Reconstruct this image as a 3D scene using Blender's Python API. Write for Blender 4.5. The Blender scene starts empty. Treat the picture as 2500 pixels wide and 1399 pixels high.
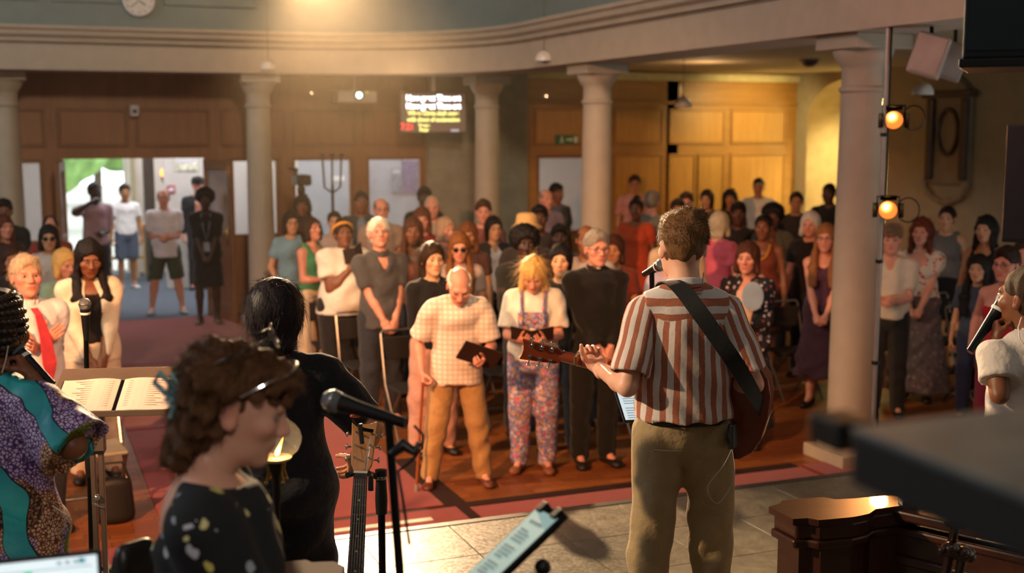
import bpy, bmesh, math, random
import numpy as np
from mathutils import Vector, Matrix

# ------------------------------------------------------------------ camera
YAW = math.radians(22.0)
PITCH = math.atan(385 / 3000)
CAM = np.array([0.0, 0.0, 2.54])
FPX = 3000.0
_R = np.array([math.cos(YAW), -math.sin(YAW), 0.0])
_F = np.array([math.sin(YAW) * math.cos(PITCH), math.cos(YAW) * math.cos(PITCH), -math.sin(PITCH)])
_U = np.cross(_R, _F)

scene = bpy.context.scene
COL = scene.collection
cam_d = bpy.data.cameras.new('camera')
cam_d.sensor_width = 36.0
cam_d.lens = 36.0 * FPX / 2500
cam_d.clip_start = 0.05
cam_d.clip_end = 200
cam_d.dof.use_dof = True
cam_d.dof.focus_distance = 4.55
cam_d.dof.aperture_fstop = 2.2
cam = bpy.data.objects.new('camera', cam_d)
COL.objects.link(cam)
cam.location = CAM
cam.rotation_euler = (math.pi / 2 - PITCH, 0, -YAW)
scene.camera = cam

# ------------------------------------------------------------------ world (daylight outside the church) and colour management
world = bpy.data.worlds.new('daylight')
scene.world = world
world.use_nodes = True
_bg = world.node_tree.nodes['Background']
_bg.inputs[0].default_value = (0.86, 0.95, 1.0, 1)
_bg.inputs[1].default_value = 3.2
scene.view_settings.view_transform = 'Standard'
scene.view_settings.look = 'None'
scene.view_settings.exposure = 0.0
scene.view_settings.gamma = 1.0
scene.view_settings.use_curve_mapping = False
scene.cycles.use_denoising = True
scene.cycles.use_adaptive_sampling = True
scene.cycles.adaptive_threshold = 0.15
scene.cycles.max_bounces = 5
scene.cycles.diffuse_bounces = 2
scene.cycles.glossy_bounces = 2
scene.cycles.volume_bounces = 0
scene.cycles.transmission_bounces = 6
scene.cycles.sample_clamp_indirect = 4.0


def look(o, p, q):
    o.location = p
    d = Vector(q) - Vector(p)
    o.rotation_euler = d.to_track_quat('-Z', 'Y').to_euler()


def spot(name, p, q, watt, col, angle, blend=0.5, size=0.08):
    l = bpy.data.lights.new(name, 'SPOT')
    l.energy = watt
    l.color = col
    l.spot_size = math.radians(angle)
    l.spot_blend = blend
    l.shadow_soft_size = size
    o = bpy.data.objects.new(name, l)
    COL.objects.link(o)
    look(o, p, q)
    return o


def area(name, p, q, watt, col, sx, sy):
    l = bpy.data.lights.new(name, 'AREA')
    l.energy = watt
    l.color = col
    l.shape = 'RECTANGLE'
    l.size = sx
    l.size_y = sy
    o = bpy.data.objects.new(name, l)
    COL.objects.link(o)
    look(o, p, q)
    return o


def point(name, p, watt, col, size=0.1):
    l = bpy.data.lights.new(name, 'POINT')
    l.energy = watt
    l.color = col
    l.shadow_soft_size = size
    o = bpy.data.objects.new(name, l)
    COL.objects.link(o)
    o.location = p
    return o


# stage lanterns on the gallery fronts (warm gels), then added parapet, back-wall and room fills
WARM = (1.0, 0.62, 0.30)
AMBER = (1.0, 0.46, 0.20)
spot('gallery_follow_spot', (3.43, 15.3, 4.72), (1.9, 4.6, 0.9), 13000, (1.0, 0.68, 0.38), 26, 0.8, 0.07)
spot('key_lantern_stage', (-4.4, 5.6, 4.5), (2.2, 4.1, 1.5), 2600, (1.0, 0.70, 0.40), 20, 0.6, 0.07)
spot('amber_wash_centre', (-3.2, 2.0, 4.6), (3.1, 9.6, 0.6), 5600, (1.0, 0.45, 0.19), 42, 0.9, 0.12)
spot('warm_top_centre', (-3.0, 8.6, 6.0), (2.9, 9.2, 1.0), 1700, (1.0, 0.70, 0.38), 40, 0.8, 0.10)
spot('amber_wash_left', (2.6, 3.0, 4.8), (-0.6, 8.5, 1.2), 700, AMBER, 36, 0.7, 0.12)
spot('red_wash_right', (2.2, 3.2, 4.6), (7.0, 9.4, 1.2), 330, (1.0, 0.34, 0.18), 44, 0.8, 0.15)
spot('stage_left_wash', (-0.6, -1.6, 4.6), (-0.1, 3.3, 1.5), 230, (1.0, 0.86, 0.80), 38, 0.9, 0.25)
spot('parapet_glow_fill', (3.4, 13.4, 5.4), (3.0, 15.6, 4.7), 150, (1.0, 0.56, 0.24), 84, 1.0, 0.2)  # unseen spot added to warm the parapet where the haze glows
spot('back_wall_fill', (1.0, -0.5, 6.6), (2.6, 16.0, 2.7), 2600, (1.0, 0.78, 0.54), 50, 0.8, 0.5)  # broad fill added to lift the back wall and columns, no fitting
area('room_fill_left', (-8.6, 9.0, 6.6), (2.0, 9.0, 1.5), 420, (0.86, 0.93, 1.0), 7, 1.6)  # unseen soft panel added as cool ambient; this wall has no windows
area('room_fill_overhead', (3.0, 1.0, 7.4), (3.0, 10.0, 2.5), 55, (1.0, 0.88, 0.78), 5, 2.0)  # second unseen panel, warm overhead ambient added above the stage
# fills added under the gallery and in the lobby; wall and recess lamps between
for i_, (x_, y_, w_) in enumerate(((4.4, 14.8, 9), (8.6, 14.4, 16))):
    point('under_gallery_fill', (x_, y_, 3.1), w_, (1.0, 0.66, 0.34), 0.008)  # bare points added to brighten the back aisle, too small to show
spot('aisle_wall_washer', (10.6, 15.4, 3.2), (11.0, 17.0, 2.2), 240, (1.0, 0.76, 0.34), 110, 1.0, 0.1)
spot('recess_lamp', (12.15, 15.7, 3.05), (12.7, 15.7, 1.6), 700, (1.0, 0.90, 0.50), 150, 1.0, 0.1)
area('lobby_fill_front', (3.6, 18.9, 3.35), (3.6, 18.9, 0), 260, (0.93, 0.95, 1.0), 8.0, 1.6)  # unseen panel added to brighten the lobby
area('lobby_fill_rear', (4.5, 21.4, 3.35), (4.5, 21.4, 0), 200, (0.95, 0.96, 1.0), 7.0, 1.5)  # added panel brightening the rear of the lobby, no fixture

# ------------------------------------------------------------------ helpers


def ray(px, py):
    return _F * FPX + _R * (px - 1250.0) + _U * (699.5 - py)


def at(px, py, d):
    """world point seen at a pixel of the 2500x1399 frame at depth d along the lens axis"""
    return CAM + ray(px, py) * (d / FPX)


def atz(px, py, z):
    r = ray(px, py)
    return CAM + r * ((z - CAM[2]) / r[2])


def aty(px, py, y):
    r = ray(px, py)
    return CAM + r * (y / r[1])


def atx(px, py, x):
    r = ray(px, py)
    return CAM + r * (x / r[0])


def srgb(*c):
    if len(c) == 1:
        h = c[0].lstrip('#')
        c = tuple(int(h[i:i + 2], 16) for i in (0, 2, 4))
    return tuple(((v / 255) / 12.92 if v / 255 <= 0.04045 else ((v / 255 + 0.055) / 1.055) ** 2.4) for v in c)


_mats = {}


class NT:
    def __init__(self, m):
        self.t = m.node_tree
        self.bs = self.t.nodes['Principled BSDF']

    def n(self, typ, **kw):
        nd = self.t.nodes.new(typ)
        for k, v in kw.items():
            if k.startswith('_'):
                nd.inputs[k[1:].replace('_', ' ')].default_value = v
            else:
                setattr(nd, k, v)
        return nd

    def l(self, a, b):
        self.t.links.new(a, b)

    def coords(self, scale=(1, 1, 1), attr=None, rot=(0, 0, 0), gen='Object'):
        mp = self.n('ShaderNodeMapping')
        mp.inputs['Scale'].default_value = scale
        mp.inputs['Rotation'].default_value = rot
        if attr:
            a = self.n('ShaderNodeAttribute', attribute_name=attr)
            self.l(a.outputs['Vector'], mp.inputs['Vector'])
        else:
            tc = self.n('ShaderNodeTexCoord')
            self.l(tc.outputs[gen], mp.inputs['Vector'])
        return mp.outputs['Vector']

    def noise(self, vec, scale=5, detail=3, rough=0.5, dist=0.0):
        nd = self.n('ShaderNodeTexNoise')
        nd.inputs['Scale'].default_value = scale
        nd.inputs['Detail'].default_value = detail
        nd.inputs['Roughness'].default_value = rough
        nd.inputs['Distortion'].default_value = dist
        if vec is not None:
            self.l(vec, nd.inputs['Vector'])
        return nd

    def ramp(self, fac, stops, interp='LINEAR'):
        r = self.n('ShaderNodeValToRGB')
        r.color_ramp.interpolation = interp
        els = r.color_ramp.elements
        while len(els) < len(stops):
            els.new(0.5)
        for e, (p, c) in zip(els, stops):
            e.position = p
            e.color = tuple(c) + (1,)
        self.l(fac, r.inputs[0])
        return r.outputs[0]

    def mix(self, fac, a, b, mode='MIX'):
        m = self.n('ShaderNodeMix', data_type='RGBA', blend_type=mode)
        for s, v in ((m.inputs[0], fac), (m.inputs[6], a), (m.inputs[7], b)):
            if isinstance(v, (int, float)):
                s.default_value = v
            elif isinstance(v, tuple):
                s.default_value = v + (1,) if len(v) == 3 else v
            else:
                self.l(v, s)
        return m.outputs[2]

    def math(self, op, a, b=0.0, c=None):
        m = self.n('ShaderNodeMath', operation=op)
        for i, v in enumerate((a, b) if c is None else (a, b, c)):
            if isinstance(v, (int, float)):
                m.inputs[i].default_value = v
            else:
                self.l(v, m.inputs[i])
        return m.outputs[0]

    def bump(self, h, strength=0.3, dist=0.01):
        b = self.n('ShaderNodeBump')
        b.inputs['Strength'].default_value = strength
        b.inputs['Distance'].default_value = dist
        self.l(h, b.inputs['Height'])
        self.l(b.outputs[0], self.bs.inputs['Normal'])


def newmat(name):
    m = bpy.data.materials.new(name)
    m.use_nodes = True
    return m, NT(m)


def M(name, col, rough=0.6, metal=0.0, var=0.12, vs=6.0, bump=0.15, bs=60.0, bd=0.004, stretch=(1, 1, 1), emis=0.0, coat=0.0, spec=0.4, sheen=0.0):
    """plain procedural material: base colour with noise variation and fine relief"""
    if name in _mats:
        return _mats[name]
    m, t = newmat(name)
    v = t.coords(stretch)
    n1 = t.noise(v, vs, 4)
    lo = tuple(c * (1 - var) for c in col)
    hi = tuple(min(1, c * (1 + var)) for c in col)
    c = t.ramp(n1.outputs[0], [(0.3, lo), (0.7, hi)])
    t.l(c, t.bs.inputs['Base Color'])
    t.bs.inputs['Roughness'].default_value = rough
    t.bs.inputs['Metallic'].default_value = metal
    t.bs.inputs['Specular IOR Level'].default_value = spec
    t.bs.inputs['Coat Weight'].default_value = coat
    t.bs.inputs['Sheen Weight'].default_value = sheen
    if bump:
        n2 = t.noise(v, bs, 3)
        t.bump(n2.outputs[0], bump, bd)
    if emis:
        t.l(c, t.bs.inputs['Emission Color'])
        t.bs.inputs['Emission Strength'].default_value = emis
    _mats[name] = m
    return m


def wood(name, c1, c2, rough=0.45, scale=3.0, axis='z', coat=0.1):
    if name in _mats:
        return _mats[name]
    m, t = newmat(name)
    s = {'x': (0.12, 1.4, 1.4), 'y': (1.4, 0.12, 1.4), 'z': (1.4, 1.4, 0.12)}[axis]
    v = t.coords(s)
    n1 = t.noise(v, scale * 4, 6, 0.6, 0.6)
    n2 = t.noise(v, scale * 14, 4, 0.6)
    c = t.ramp(n1.outputs[0], [(0.25, c1), (0.55, tuple((a + b) / 2 for a, b in zip(c1, c2))), (0.8, c2)])
    c = t.mix(0.25, c, t.ramp(n2.outputs[0], [(0.3, c1), (0.7, c2)]))
    t.l(c, t.bs.inputs['Base Color'])
    t.bs.inputs['Roughness'].default_value = rough
    t.bs.inputs['Coat Weight'].default_value = coat
    t.bump(n2.outputs[0], 0.12, 0.003)
    _mats[name] = m
    return m


# ------------------------------------------------------------------ object helpers
def link(o):
    COL.objects.link(o)
    return o


def empty(name, loc=(0, 0, 0), rz=0.0, parent=None):
    o = bpy.data.objects.new(name, None)
    o.empty_display_size = 0.1
    link(o)
    o.location = loc
    o.rotation_euler = (0, 0, rz)
    if parent:
        o.parent = parent
    return o


def tag(o, label=None, cat=None, group=None, kind=None):
    if label:
        o['label'] = label
    if cat:
        o['category'] = cat
    if group:
        o['group'] = group
    if kind:
        o['kind'] = kind
    return o


def mesh_np(name, V, Fq, smooth=True):
    """V (n,3), Fq (m,3|4) arrays"""
    V = np.asarray(V, np.float32)
    Fq = np.asarray(Fq, np.int32)
    me = bpy.data.meshes.new(name)
    k = Fq.shape[1]
    me.vertices.add(len(V))
    me.vertices.foreach_set('co', V.ravel())
    me.loops.add(Fq.size)
    me.loops.foreach_set('vertex_index', Fq.ravel())
    me.polygons.add(len(Fq))
    me.polygons.foreach_set('loop_start', np.arange(0, Fq.size, k, dtype=np.int32))
    if smooth:
        me.polygons.foreach_set('use_smooth', np.ones(len(Fq), dtype=bool))
    me.update(calc_edges=True)
    me.validate()
    return me


class MB:
    """collects simple shapes into one mesh"""

    def __init__(self):
        self.v = []
        self.f = []

    def _add(self, vs, fs):
        o = len(self.v)
        self.v += [tuple(map(float, p)) for p in vs]
        self.f += [tuple(i + o for i in f) for f in fs]
        return self

    def box(self, c, s, rot=None):
        c = np.array(c, float)
        h = np.array(s, float) / 2
        vs = []
        for dx, dy, dz in ((-1, -1, -1), (1, -1, -1), (1, 1, -1), (-1, 1, -1), (-1, -1, 1), (1, -1, 1), (1, 1, 1), (-1, 1, 1)):
            p = np.array([dx, dy, dz]) * h
            if rot is not None:
                p = np.array(rot) @ p
            vs.append(c + p)
        return self._add(vs, [(0, 3, 2, 1), (4, 5, 6, 7), (0, 1, 5, 4), (1, 2, 6, 5), (2, 3, 7, 6), (3, 0, 4, 7)])

    def bx(self, x0, x1, y0, y1, z0, z1):
        return self.box(((x0 + x1) / 2, (y0 + y1) / 2, (z0 + z1) / 2), (x1 - x0, y1 - y0, z1 - z0))

    def prism(self, pts, z0, z1):
        """pts: ccw outline in xy"""
        n = len(pts)
        vs = [(x, y, z0) for x, y in pts] + [(x, y, z1) for x, y in pts]
        fs = [tuple(range(n - 1, -1, -1)), tuple(range(n, 2 * n))]
        fs += [(i, (i + 1) % n, n + (i + 1) % n, n + i) for i in range(n)]
        return self._add(vs, fs)

    def tube(self, path, r, n=10, caps=True):
        path = [np.array(p, float) for p in path]
        rs = r if hasattr(r, '__len__') else [r] * len(path)
        vs = []
        prev = None
        for i, p in enumerate(path):
            a = path[max(i - 1, 0)]
            b = path[min(i + 1, len(path) - 1)]
            d = b - a
            d = d / (np.linalg.norm(d) + 1e-9)
            if prev is None:
                up = np.array([0, 0, 1.0]) if abs(d[2]) < 0.9 else np.array([1.0, 0, 0])
                u = np.cross(d, up)
            else:
                u = prev - d * np.dot(prev, d)
            u /= np.linalg.norm(u) + 1e-9
            prev = u
            w = np.cross(d, u)
            for k in range(n):
                t = 2 * math.pi * k / n
                vs.append(p + (u * math.cos(t) + w * math.sin(t)) * rs[i])
        fs = []
        for i in range(len(path) - 1):
            for k in range(n):
                k2 = (k + 1) % n
                fs.append((i * n + k, i * n + k2, (i + 1) * n + k2, (i + 1) * n + k))
        if caps:
            fs.append(tuple(range(n - 1, -1, -1)))
            o = (len(path) - 1) * n
            fs.append(tuple(range(o, o + n)))
        return self._add(vs, fs)

    def lathe(self, prof, c=(0, 0, 0), n=24, axis=None):
        """prof: list of (r, z); axis: optional 3x3 whose columns are local x,y,z"""
        c = np.array(c, float)
        vs = []
        for r, z in prof:
            for k in range(n):
                t = 2 * math.pi * k / n
                p = np.array([r * math.cos(t), r * math.sin(t), z])
                if axis is not None:
                    p = np.array(axis) @ p
                vs.append(c + p)
        fs = []
        for i in range(len(prof) - 1):
            for k in range(n):
                k2 = (k + 1) % n
                fs.append((i * n + k, i * n + k2, (i + 1) * n + k2, (i + 1) * n + k))
        if prof[0][0] > 1e-6:
            fs.append(tuple(range(n - 1, -1, -1)))
        if prof[-1][0] > 1e-6:
            o = (len(prof) - 1) * n
            fs.append(tuple(range(o, o + n)))
        return self._add(vs, fs)

    def ball(self, c, r, n=14, m=10):
        r = r if hasattr(r, '__len__') else (r, r, r)
        prof = [(math.sin(math.pi * i / m), -math.cos(math.pi * i / m)) for i in range(m + 1)]
        o = len(self.v)
        self.lathe(prof, (0, 0, 0), n)
        for i in range(o, len(self.v)):
            x, y, z = self.v[i]
            self.v[i] = (c[0] + x * r[0], c[1] + y * r[1], c[2] + z * r[2])
        return self

    def mesh(self, name, smooth=False):
        me = bpy.data.meshes.new(name)
        me.from_pydata(self.v, [], self.f)
        me.update()
        if smooth:
            me.polygons.foreach_set('use_smooth', np.ones(len(me.polygons), dtype=bool))
        return me

    def build(self, name, mat, parent=None, smooth=False, bevel=0.0, angle=None):
        me = self.mesh(name, smooth)
        o = bpy.data.objects.new(name, me)
        link(o)
        if mat:
            me.materials.append(mat)
        if parent:
            o.parent = parent
        if bevel:
            b = o.modifiers.new('bevel', 'BEVEL')
            b.width = bevel
            b.segments = 2
            b.limit_method = 'ANGLE'
        if smooth and angle is None:
            angle = 40
        if smooth and angle:
            me.set_sharp_from_angle(angle=math.radians(angle))
        return o


def obj(name, me, mat=None, parent=None, loc=None, mtx=None):
    o = bpy.data.objects.new(name, me)
    link(o)
    if mat and not me.materials:
        me.materials.append(mat)
    if parent:
        o.parent = parent
    if mtx is not None:
        o.matrix_local = mtx
    elif loc is not None:
        o.location = loc
    return o


def copy_tree(o, parent=None):
    c = o.copy()
    COL.objects.link(c)
    c.parent = parent
    for ch in list(o.children):
        copy_tree(ch, c)
    return c


def text_obj(name, s, size, mat, parent=None, mtx=None, align='LEFT', depth=0.0008, fat=0.0):
    cu = bpy.data.curves.new(name, 'FONT')
    cu.body = s
    cu.size = size
    cu.align_x = align
    cu.align_y = 'CENTER'
    cu.extrude = depth
    o = bpy.data.objects.new(name, cu)
    link(o)
    cu.materials.append(mat)
    if parent:
        o.parent = parent
    o.data.offset = fat
    bpy.context.view_layer.update()
    me = bpy.data.meshes.new_from_object(o)
    bpy.data.objects.remove(o)
    o = bpy.data.objects.new(name, me)
    link(o)
    if parent:
        o.parent = parent
    if mtx is not None:
        o.matrix_local = mtx
    return o


def frame_matrix(o, x, y, z):
    m = Matrix.Identity(4)
    for i, c in enumerate((x, y, z, o)):
        for r in range(3):
            m[r][i] = float(c[r])
    return m


def cr(pts, n=6):
    """Catmull-Rom points through a path"""
    pts = [np.array(p, float) for p in pts]
    out = []
    for i in range(len(pts) - 1):
        p0, p1, p2, p3 = pts[max(i - 1, 0)], pts[i], pts[i + 1], pts[min(i + 2, len(pts) - 1)]
        for t in np.linspace(0, 1, n + 1)[:-1]:
            out.append(0.5 * (2 * p1 + (p2 - p0) * t + (2 * p0 - 5 * p1 + 4 * p2 - p3) * t * t + (3 * p1 - p0 - 3 * p2 + p3) * t ** 3))
    return out + [pts[-1]]


def nrm(v):
    v = np.array(v, float)
    return v / (np.linalg.norm(v) + 1e-12)

# ------------------------------------------------------------------ implicit surfaces -> quad meshes (for bodies, clothes, hair)
class Field:
    def __init__(s, lo, hi, cell, fine=()):
        s.ax = []
        for i in range(3):
            p, out = lo[i] - 2 * cell, []
            while p < hi[i] + 2 * cell:
                out.append(p)
                st = cell
                for (ai, a, b, c) in fine:
                    if ai == i and a - c <= p <= b:
                        st = min(st, c)
                p += st
            s.ax.append(np.array(out, np.float32))
        s.F = np.full([len(a) for a in s.ax], 1.0, np.float32)
        s.cell = cell

    def _sl(s, lo, hi):
        r = []
        for i in range(3):
            a = np.searchsorted(s.ax[i], lo[i])
            b = np.searchsorted(s.ax[i], hi[i])
            r.append(slice(max(a - 1, 0), min(b + 1, len(s.ax[i]))))
        return tuple(r)

    def _cap(s, a, b, ra, rb, side, fa, fb, marg):
        a = np.array(a, np.float32)
        b = np.array(b, np.float32)
        ra = ra if hasattr(ra, '__len__') else (ra, ra)
        rb = rb if hasattr(rb, '__len__') else (rb, rb)
        rm = max(max(ra), max(rb)) + marg
        sl = s._sl(np.minimum(a, b) - rm, np.maximum(a, b) + rm)
        X = s.ax[0][sl[0]][:, None, None] - a[0]
        Y = s.ax[1][sl[1]][None, :, None] - a[1]
        Z = s.ax[2][sl[2]][None, None, :] - a[2]
        d = b - a
        L = float(np.linalg.norm(d))
        if L < 1e-6:
            n = np.array([0, 0, 1.0])
            L = 1e-6
        else:
            n = d / L
        sd = np.array(side, float)
        sd = sd - n * np.dot(sd, n)
        if np.linalg.norm(sd) < 1e-4:
            sd = np.array([0, 1.0, 0]) - n * n[1]
        sd /= np.linalg.norm(sd)
        fw = np.cross(n, sd)
        al = X * n[0] + Y * n[1] + Z * n[2]
        sx = X * sd[0] + Y * sd[1] + Z * sd[2]
        sy = X * fw[0] + Y * fw[1] + Z * fw[2]
        t = np.clip(al / L, 0, 1)
        ov = al - t * L
        rx = ra[0] + (rb[0] - ra[0]) * t
        ry = ra[1] + (rb[1] - ra[1]) * t
        rz = np.minimum(rx, ry)
        k = np.sqrt((sx / rx) ** 2 + (sy / ry) ** 2 + (ov / rz) ** 2)
        dd = (k - 1) * rz
        if fb:
            dd = np.maximum(dd, al - L)
        if fa:
            dd = np.maximum(dd, -al)
        return sl, dd

    def _ell(s, c, r, rot, marg):
        c = np.array(c, np.float32)
        rm = max(r) + marg
        sl = s._sl(c - rm, c + rm)
        X = s.ax[0][sl[0]][:, None, None] - c[0]
        Y = s.ax[1][sl[1]][None, :, None] - c[1]
        Z = s.ax[2][sl[2]][None, None, :] - c[2]
        if rot is not None:
            R = np.array(rot)
            X, Y, Z = (X * R[0, i] + Y * R[1, i] + Z * R[2, i] for i in range(3))
        k = np.sqrt((X / r[0]) ** 2 + (Y / r[1]) ** 2 + (Z / r[2]) ** 2)
        return sl, (k - 1) * min(r)

    def _u(s, sl, d, k):
        A = s.F[sl]
        if k > 0:
            h = np.clip(0.5 + 0.5 * (A - d) / k, 0, 1)
            s.F[sl] = A * (1 - h) + d * h - k * h * (1 - h)
        else:
            s.F[sl] = np.minimum(A, d)

    def _d(s, sl, d, k):
        A = s.F[sl]
        d = -d
        if k > 0:
            h = np.clip(0.5 - 0.5 * (A - d) / k, 0, 1)
            s.F[sl] = A * (1 - h) + d * h + k * h * (1 - h)
        else:
            s.F[sl] = np.maximum(A, d)

    def cap(s, a, b, ra, rb=None, k=0.02, side=(1, 0, 0), fa=False, fb=False):
        s._u(*s._cap(a, b, ra, ra if rb is None else rb, side, fa, fb, k + 2.5 * s.cell), k)
        return s

    def ell(s, c, r, k=0.02, rot=None):
        s._u(*s._ell(c, r if hasattr(r, '__len__') else (r, r, r), rot, k + 2.5 * s.cell), k)
        return s

    def cutcap(s, a, b, ra, rb=None, k=0.0, side=(1, 0, 0), fa=False, fb=False):
        s._d(*s._cap(a, b, ra, ra if rb is None else rb, side, fa, fb, k + 2.5 * s.cell), k)
        return s

    def cutell(s, c, r, k=0.0, rot=None):
        s._d(*s._ell(c, r if hasattr(r, '__len__') else (r, r, r), rot, k + 2.5 * s.cell), k)
        return s

    def plane(s, n, d):
        """keep the side where n.p <= d"""
        X, Y, Z = s.grid()
        s.F = np.maximum(s.F, (X * n[0] + Y * n[1] + Z * n[2] - d).astype(np.float32))
        return s

    def grid(s):
        return s.ax[0][:, None, None], s.ax[1][None, :, None], s.ax[2][None, None, :]

    def warp(s, fn):
        s.F = (s.F + fn(*s.grid())).astype(np.float32)
        return s

    def net(s):
        F = s.F
        ins = F < 0
        c = ins[:-1, :-1, :-1].astype(np.int8)
        cnt = np.zeros_like(c)
        for dx in (0, 1):
            for dy in (0, 1):
                for dz in (0, 1):
                    cnt += ins[dx:dx + c.shape[0], dy:dy + c.shape[1], dz:dz + c.shape[2]]
        mask = (cnt > 0) & (cnt < 8)
        I, J, K = np.nonzero(mask)
        n = len(I)
        idx = np.full(mask.shape, -1, np.int32)
        idx[mask] = np.arange(n)
        vals = {}
        for dx in (0, 1):
            for dy in (0, 1):
                for dz in (0, 1):
                    vals[(dx, dy, dz)] = F[I + dx, J + dy, K + dz]
        acc = np.zeros((n, 3))
        num = np.zeros(n)
        for ax in range(3):
            o = [a for a in range(3) if a != ax]
            for p in (0, 1):
                for q in (0, 1):
                    c0 = [0, 0, 0]
                    c0[o[0]] = p
                    c0[o[1]] = q
                    c1 = list(c0)
                    c1[ax] = 1
                    v0, v1 = vals[tuple(c0)], vals[tuple(c1)]
                    m = (v0 < 0) != (v1 < 0)
                    t = np.where(m, v0 / np.where(m, v0 - v1, 1), 0)
                    acc[:, ax] += np.where(m, t, 0)
                    acc[:, o[0]] += np.where(m, p, 0)
                    acc[:, o[1]] += np.where(m, q, 0)
                    num += m
        acc /= num[:, None]
        V = np.empty((n, 3))
        for a, ii in enumerate((I, J, K)):
            A = s.ax[a]
            V[:, a] = A[ii] + acc[:, a] * (A[ii + 1] - A[ii])
        Q = []
        for ax in range(3):
            sl0 = [slice(None)] * 3
            sl1 = [slice(None)] * 3
            sl0[ax] = slice(None, -1)
            sl1[ax] = slice(1, None)
            A, B = ins[tuple(sl0)], ins[tuple(sl1)]
            m = A != B
            o = [(ax + 1) % 3, (ax + 2) % 3]
            P = list(np.nonzero(m))
            keep = (P[o[0]] > 0) & (P[o[1]] > 0) & (P[o[0]] < mask.shape[o[0]]) & (P[o[1]] < mask.shape[o[1]])
            P = [p[keep] for p in P]
            flip = ~A[tuple(P)]

            def g(d0, d1):
                R = list(P)
                R[o[0]] = R[o[0]] + d0
                R[o[1]] = R[o[1]] + d1
                return idx[tuple(R)]
            q = np.stack([g(-1, -1), g(0, -1), g(0, 0), g(-1, 0)], 1)
            q[flip] = q[flip][:, ::-1]
            Q.append(q)
        Q = np.concatenate(Q)
        Q = Q[(Q >= 0).all(1)]
        return V, Q


def smooth_mesh(V, Q, it=1, lam=0.5):
    for _ in range(it):
        S = np.zeros_like(V)
        C = np.zeros(len(V))
        for a in range(4):
            b = (a + 1) % 4
            np.add.at(S, Q[:, a], V[Q[:, b]])
            np.add.at(C, Q[:, a], 1)
            np.add.at(S, Q[:, b], V[Q[:, a]])
            np.add.at(C, Q[:, b], 1)
        V = V + lam * (S / np.maximum(C, 1)[:, None] - V)
    return V


def rot3(rx=0, ry=0, rz=0):
    return np.array((Matrix.Rotation(rz, 3, 'Z') @ Matrix.Rotation(rx, 3, 'X') @ Matrix.Rotation(ry, 3, 'Y')))


# ------------------------------------------------------------------ cloth and skin materials
def cloth(hexc, rough=0.85, name=None, bump=0.55):
    return M('cloth_' + hexc.strip('#'), srgb(hexc), rough, var=0.10, vs=9, bump=bump, bs=17, bd=0.022, sheen=0.15, spec=0.2)


def skin_mat():
    if 'skin' in _mats:
        return _mats['skin']
    m, t = newmat('skin')
    a = t.n('ShaderNodeAttribute', attribute_name='Col')
    v = t.coords()
    n = t.noise(v, 14, 4)
    c = t.mix(0.18, a.outputs['Color'], t.ramp(n.outputs[0], [(0.3, (0.55, 0.40, 0.36)), (0.7, (1, 1, 1))]), 'MULTIPLY')
    t.l(c, t.bs.inputs['Base Color'])
    t.bs.inputs['Roughness'].default_value = 0.48
    t.bs.inputs['Specular IOR Level'].default_value = 0.4
    t.bs.inputs['Subsurface Weight'].default_value = 0.12
    t.bs.inputs['Subsurface Radius'].default_value = (0.02, 0.006, 0.003)
    t.bs.inputs['Subsurface Scale'].default_value = 0.5
    n2 = t.noise(v, 320, 2)
    t.bump(n2.outputs[0], 0.06, 0.002)
    _mats['skin'] = m
    return m


def hair_mat(hexc, rough=0.52):
    nm = 'hair_' + hexc.strip('#')
    if nm in _mats:
        return _mats[nm]
    m, t = newmat(nm)
    v = t.coords((90, 90, 9))
    n = t.noise(v, 1.6, 5, 0.65, 0.8)
    b = srgb(hexc)
    c = t.ramp(n.outputs[0], [(0.25, tuple(x * 0.45 for x in b)), (0.75, tuple(min(1, x * 1.5) for x in b))])
    t.l(c, t.bs.inputs['Base Color'])
    t.bs.inputs['Roughness'].default_value = rough
    t.bs.inputs['Specular IOR Level'].default_value = 0.22
    t.bump(n.outputs[0], 0.6, 0.01)
    _mats[nm] = m
    return m


def pattern(name, base, spots, scale=28, thr=0.42, rough=0.85, second=None):
    """printed cloth: scattered blossoms / dots on a ground colour"""
    if name in _mats:
        return _mats[name]
    m, t = newmat(name)
    v = t.coords()
    wob = t.noise(v, 30, 2)
    vv = t.mix(0.03, v, wob.outputs['Color'])
    vo = t.n('ShaderNodeTexVoronoi')
    vo.inputs['Scale'].default_value = scale
    t.l(vv, vo.inputs['Vector'])
    msk = t.math('LESS_THAN', vo.outputs['Distance'], thr)
    sep = t.n('ShaderNodeSeparateColor')
    t.l(vo.outputs['Color'], sep.inputs[0])
    pal = [(i / len(spots), srgb(c)) for i, c in enumerate(spots)]
    sc = t.ramp(sep.outputs[0], pal, 'CONSTANT')
    c = t.mix(msk, srgb(base), sc)
    if second:
        v2 = t.n('ShaderNodeTexVoronoi')
        v2.inputs['Scale'].default_value = scale * 1.9
        t.l(v, v2.inputs['Vector'])
        m2 = t.math('LESS_THAN', v2.outputs['Distance'], 0.28)
        c = t.mix(m2, c, srgb(second))
    t.l(c, t.bs.inputs['Base Color'])
    t.bs.inputs['Roughness'].default_value = rough
    n2 = t.noise(v, 20, 3)
    t.bump(n2.outputs[0], 0.25, 0.012)
    _mats[name] = m
    return m


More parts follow.
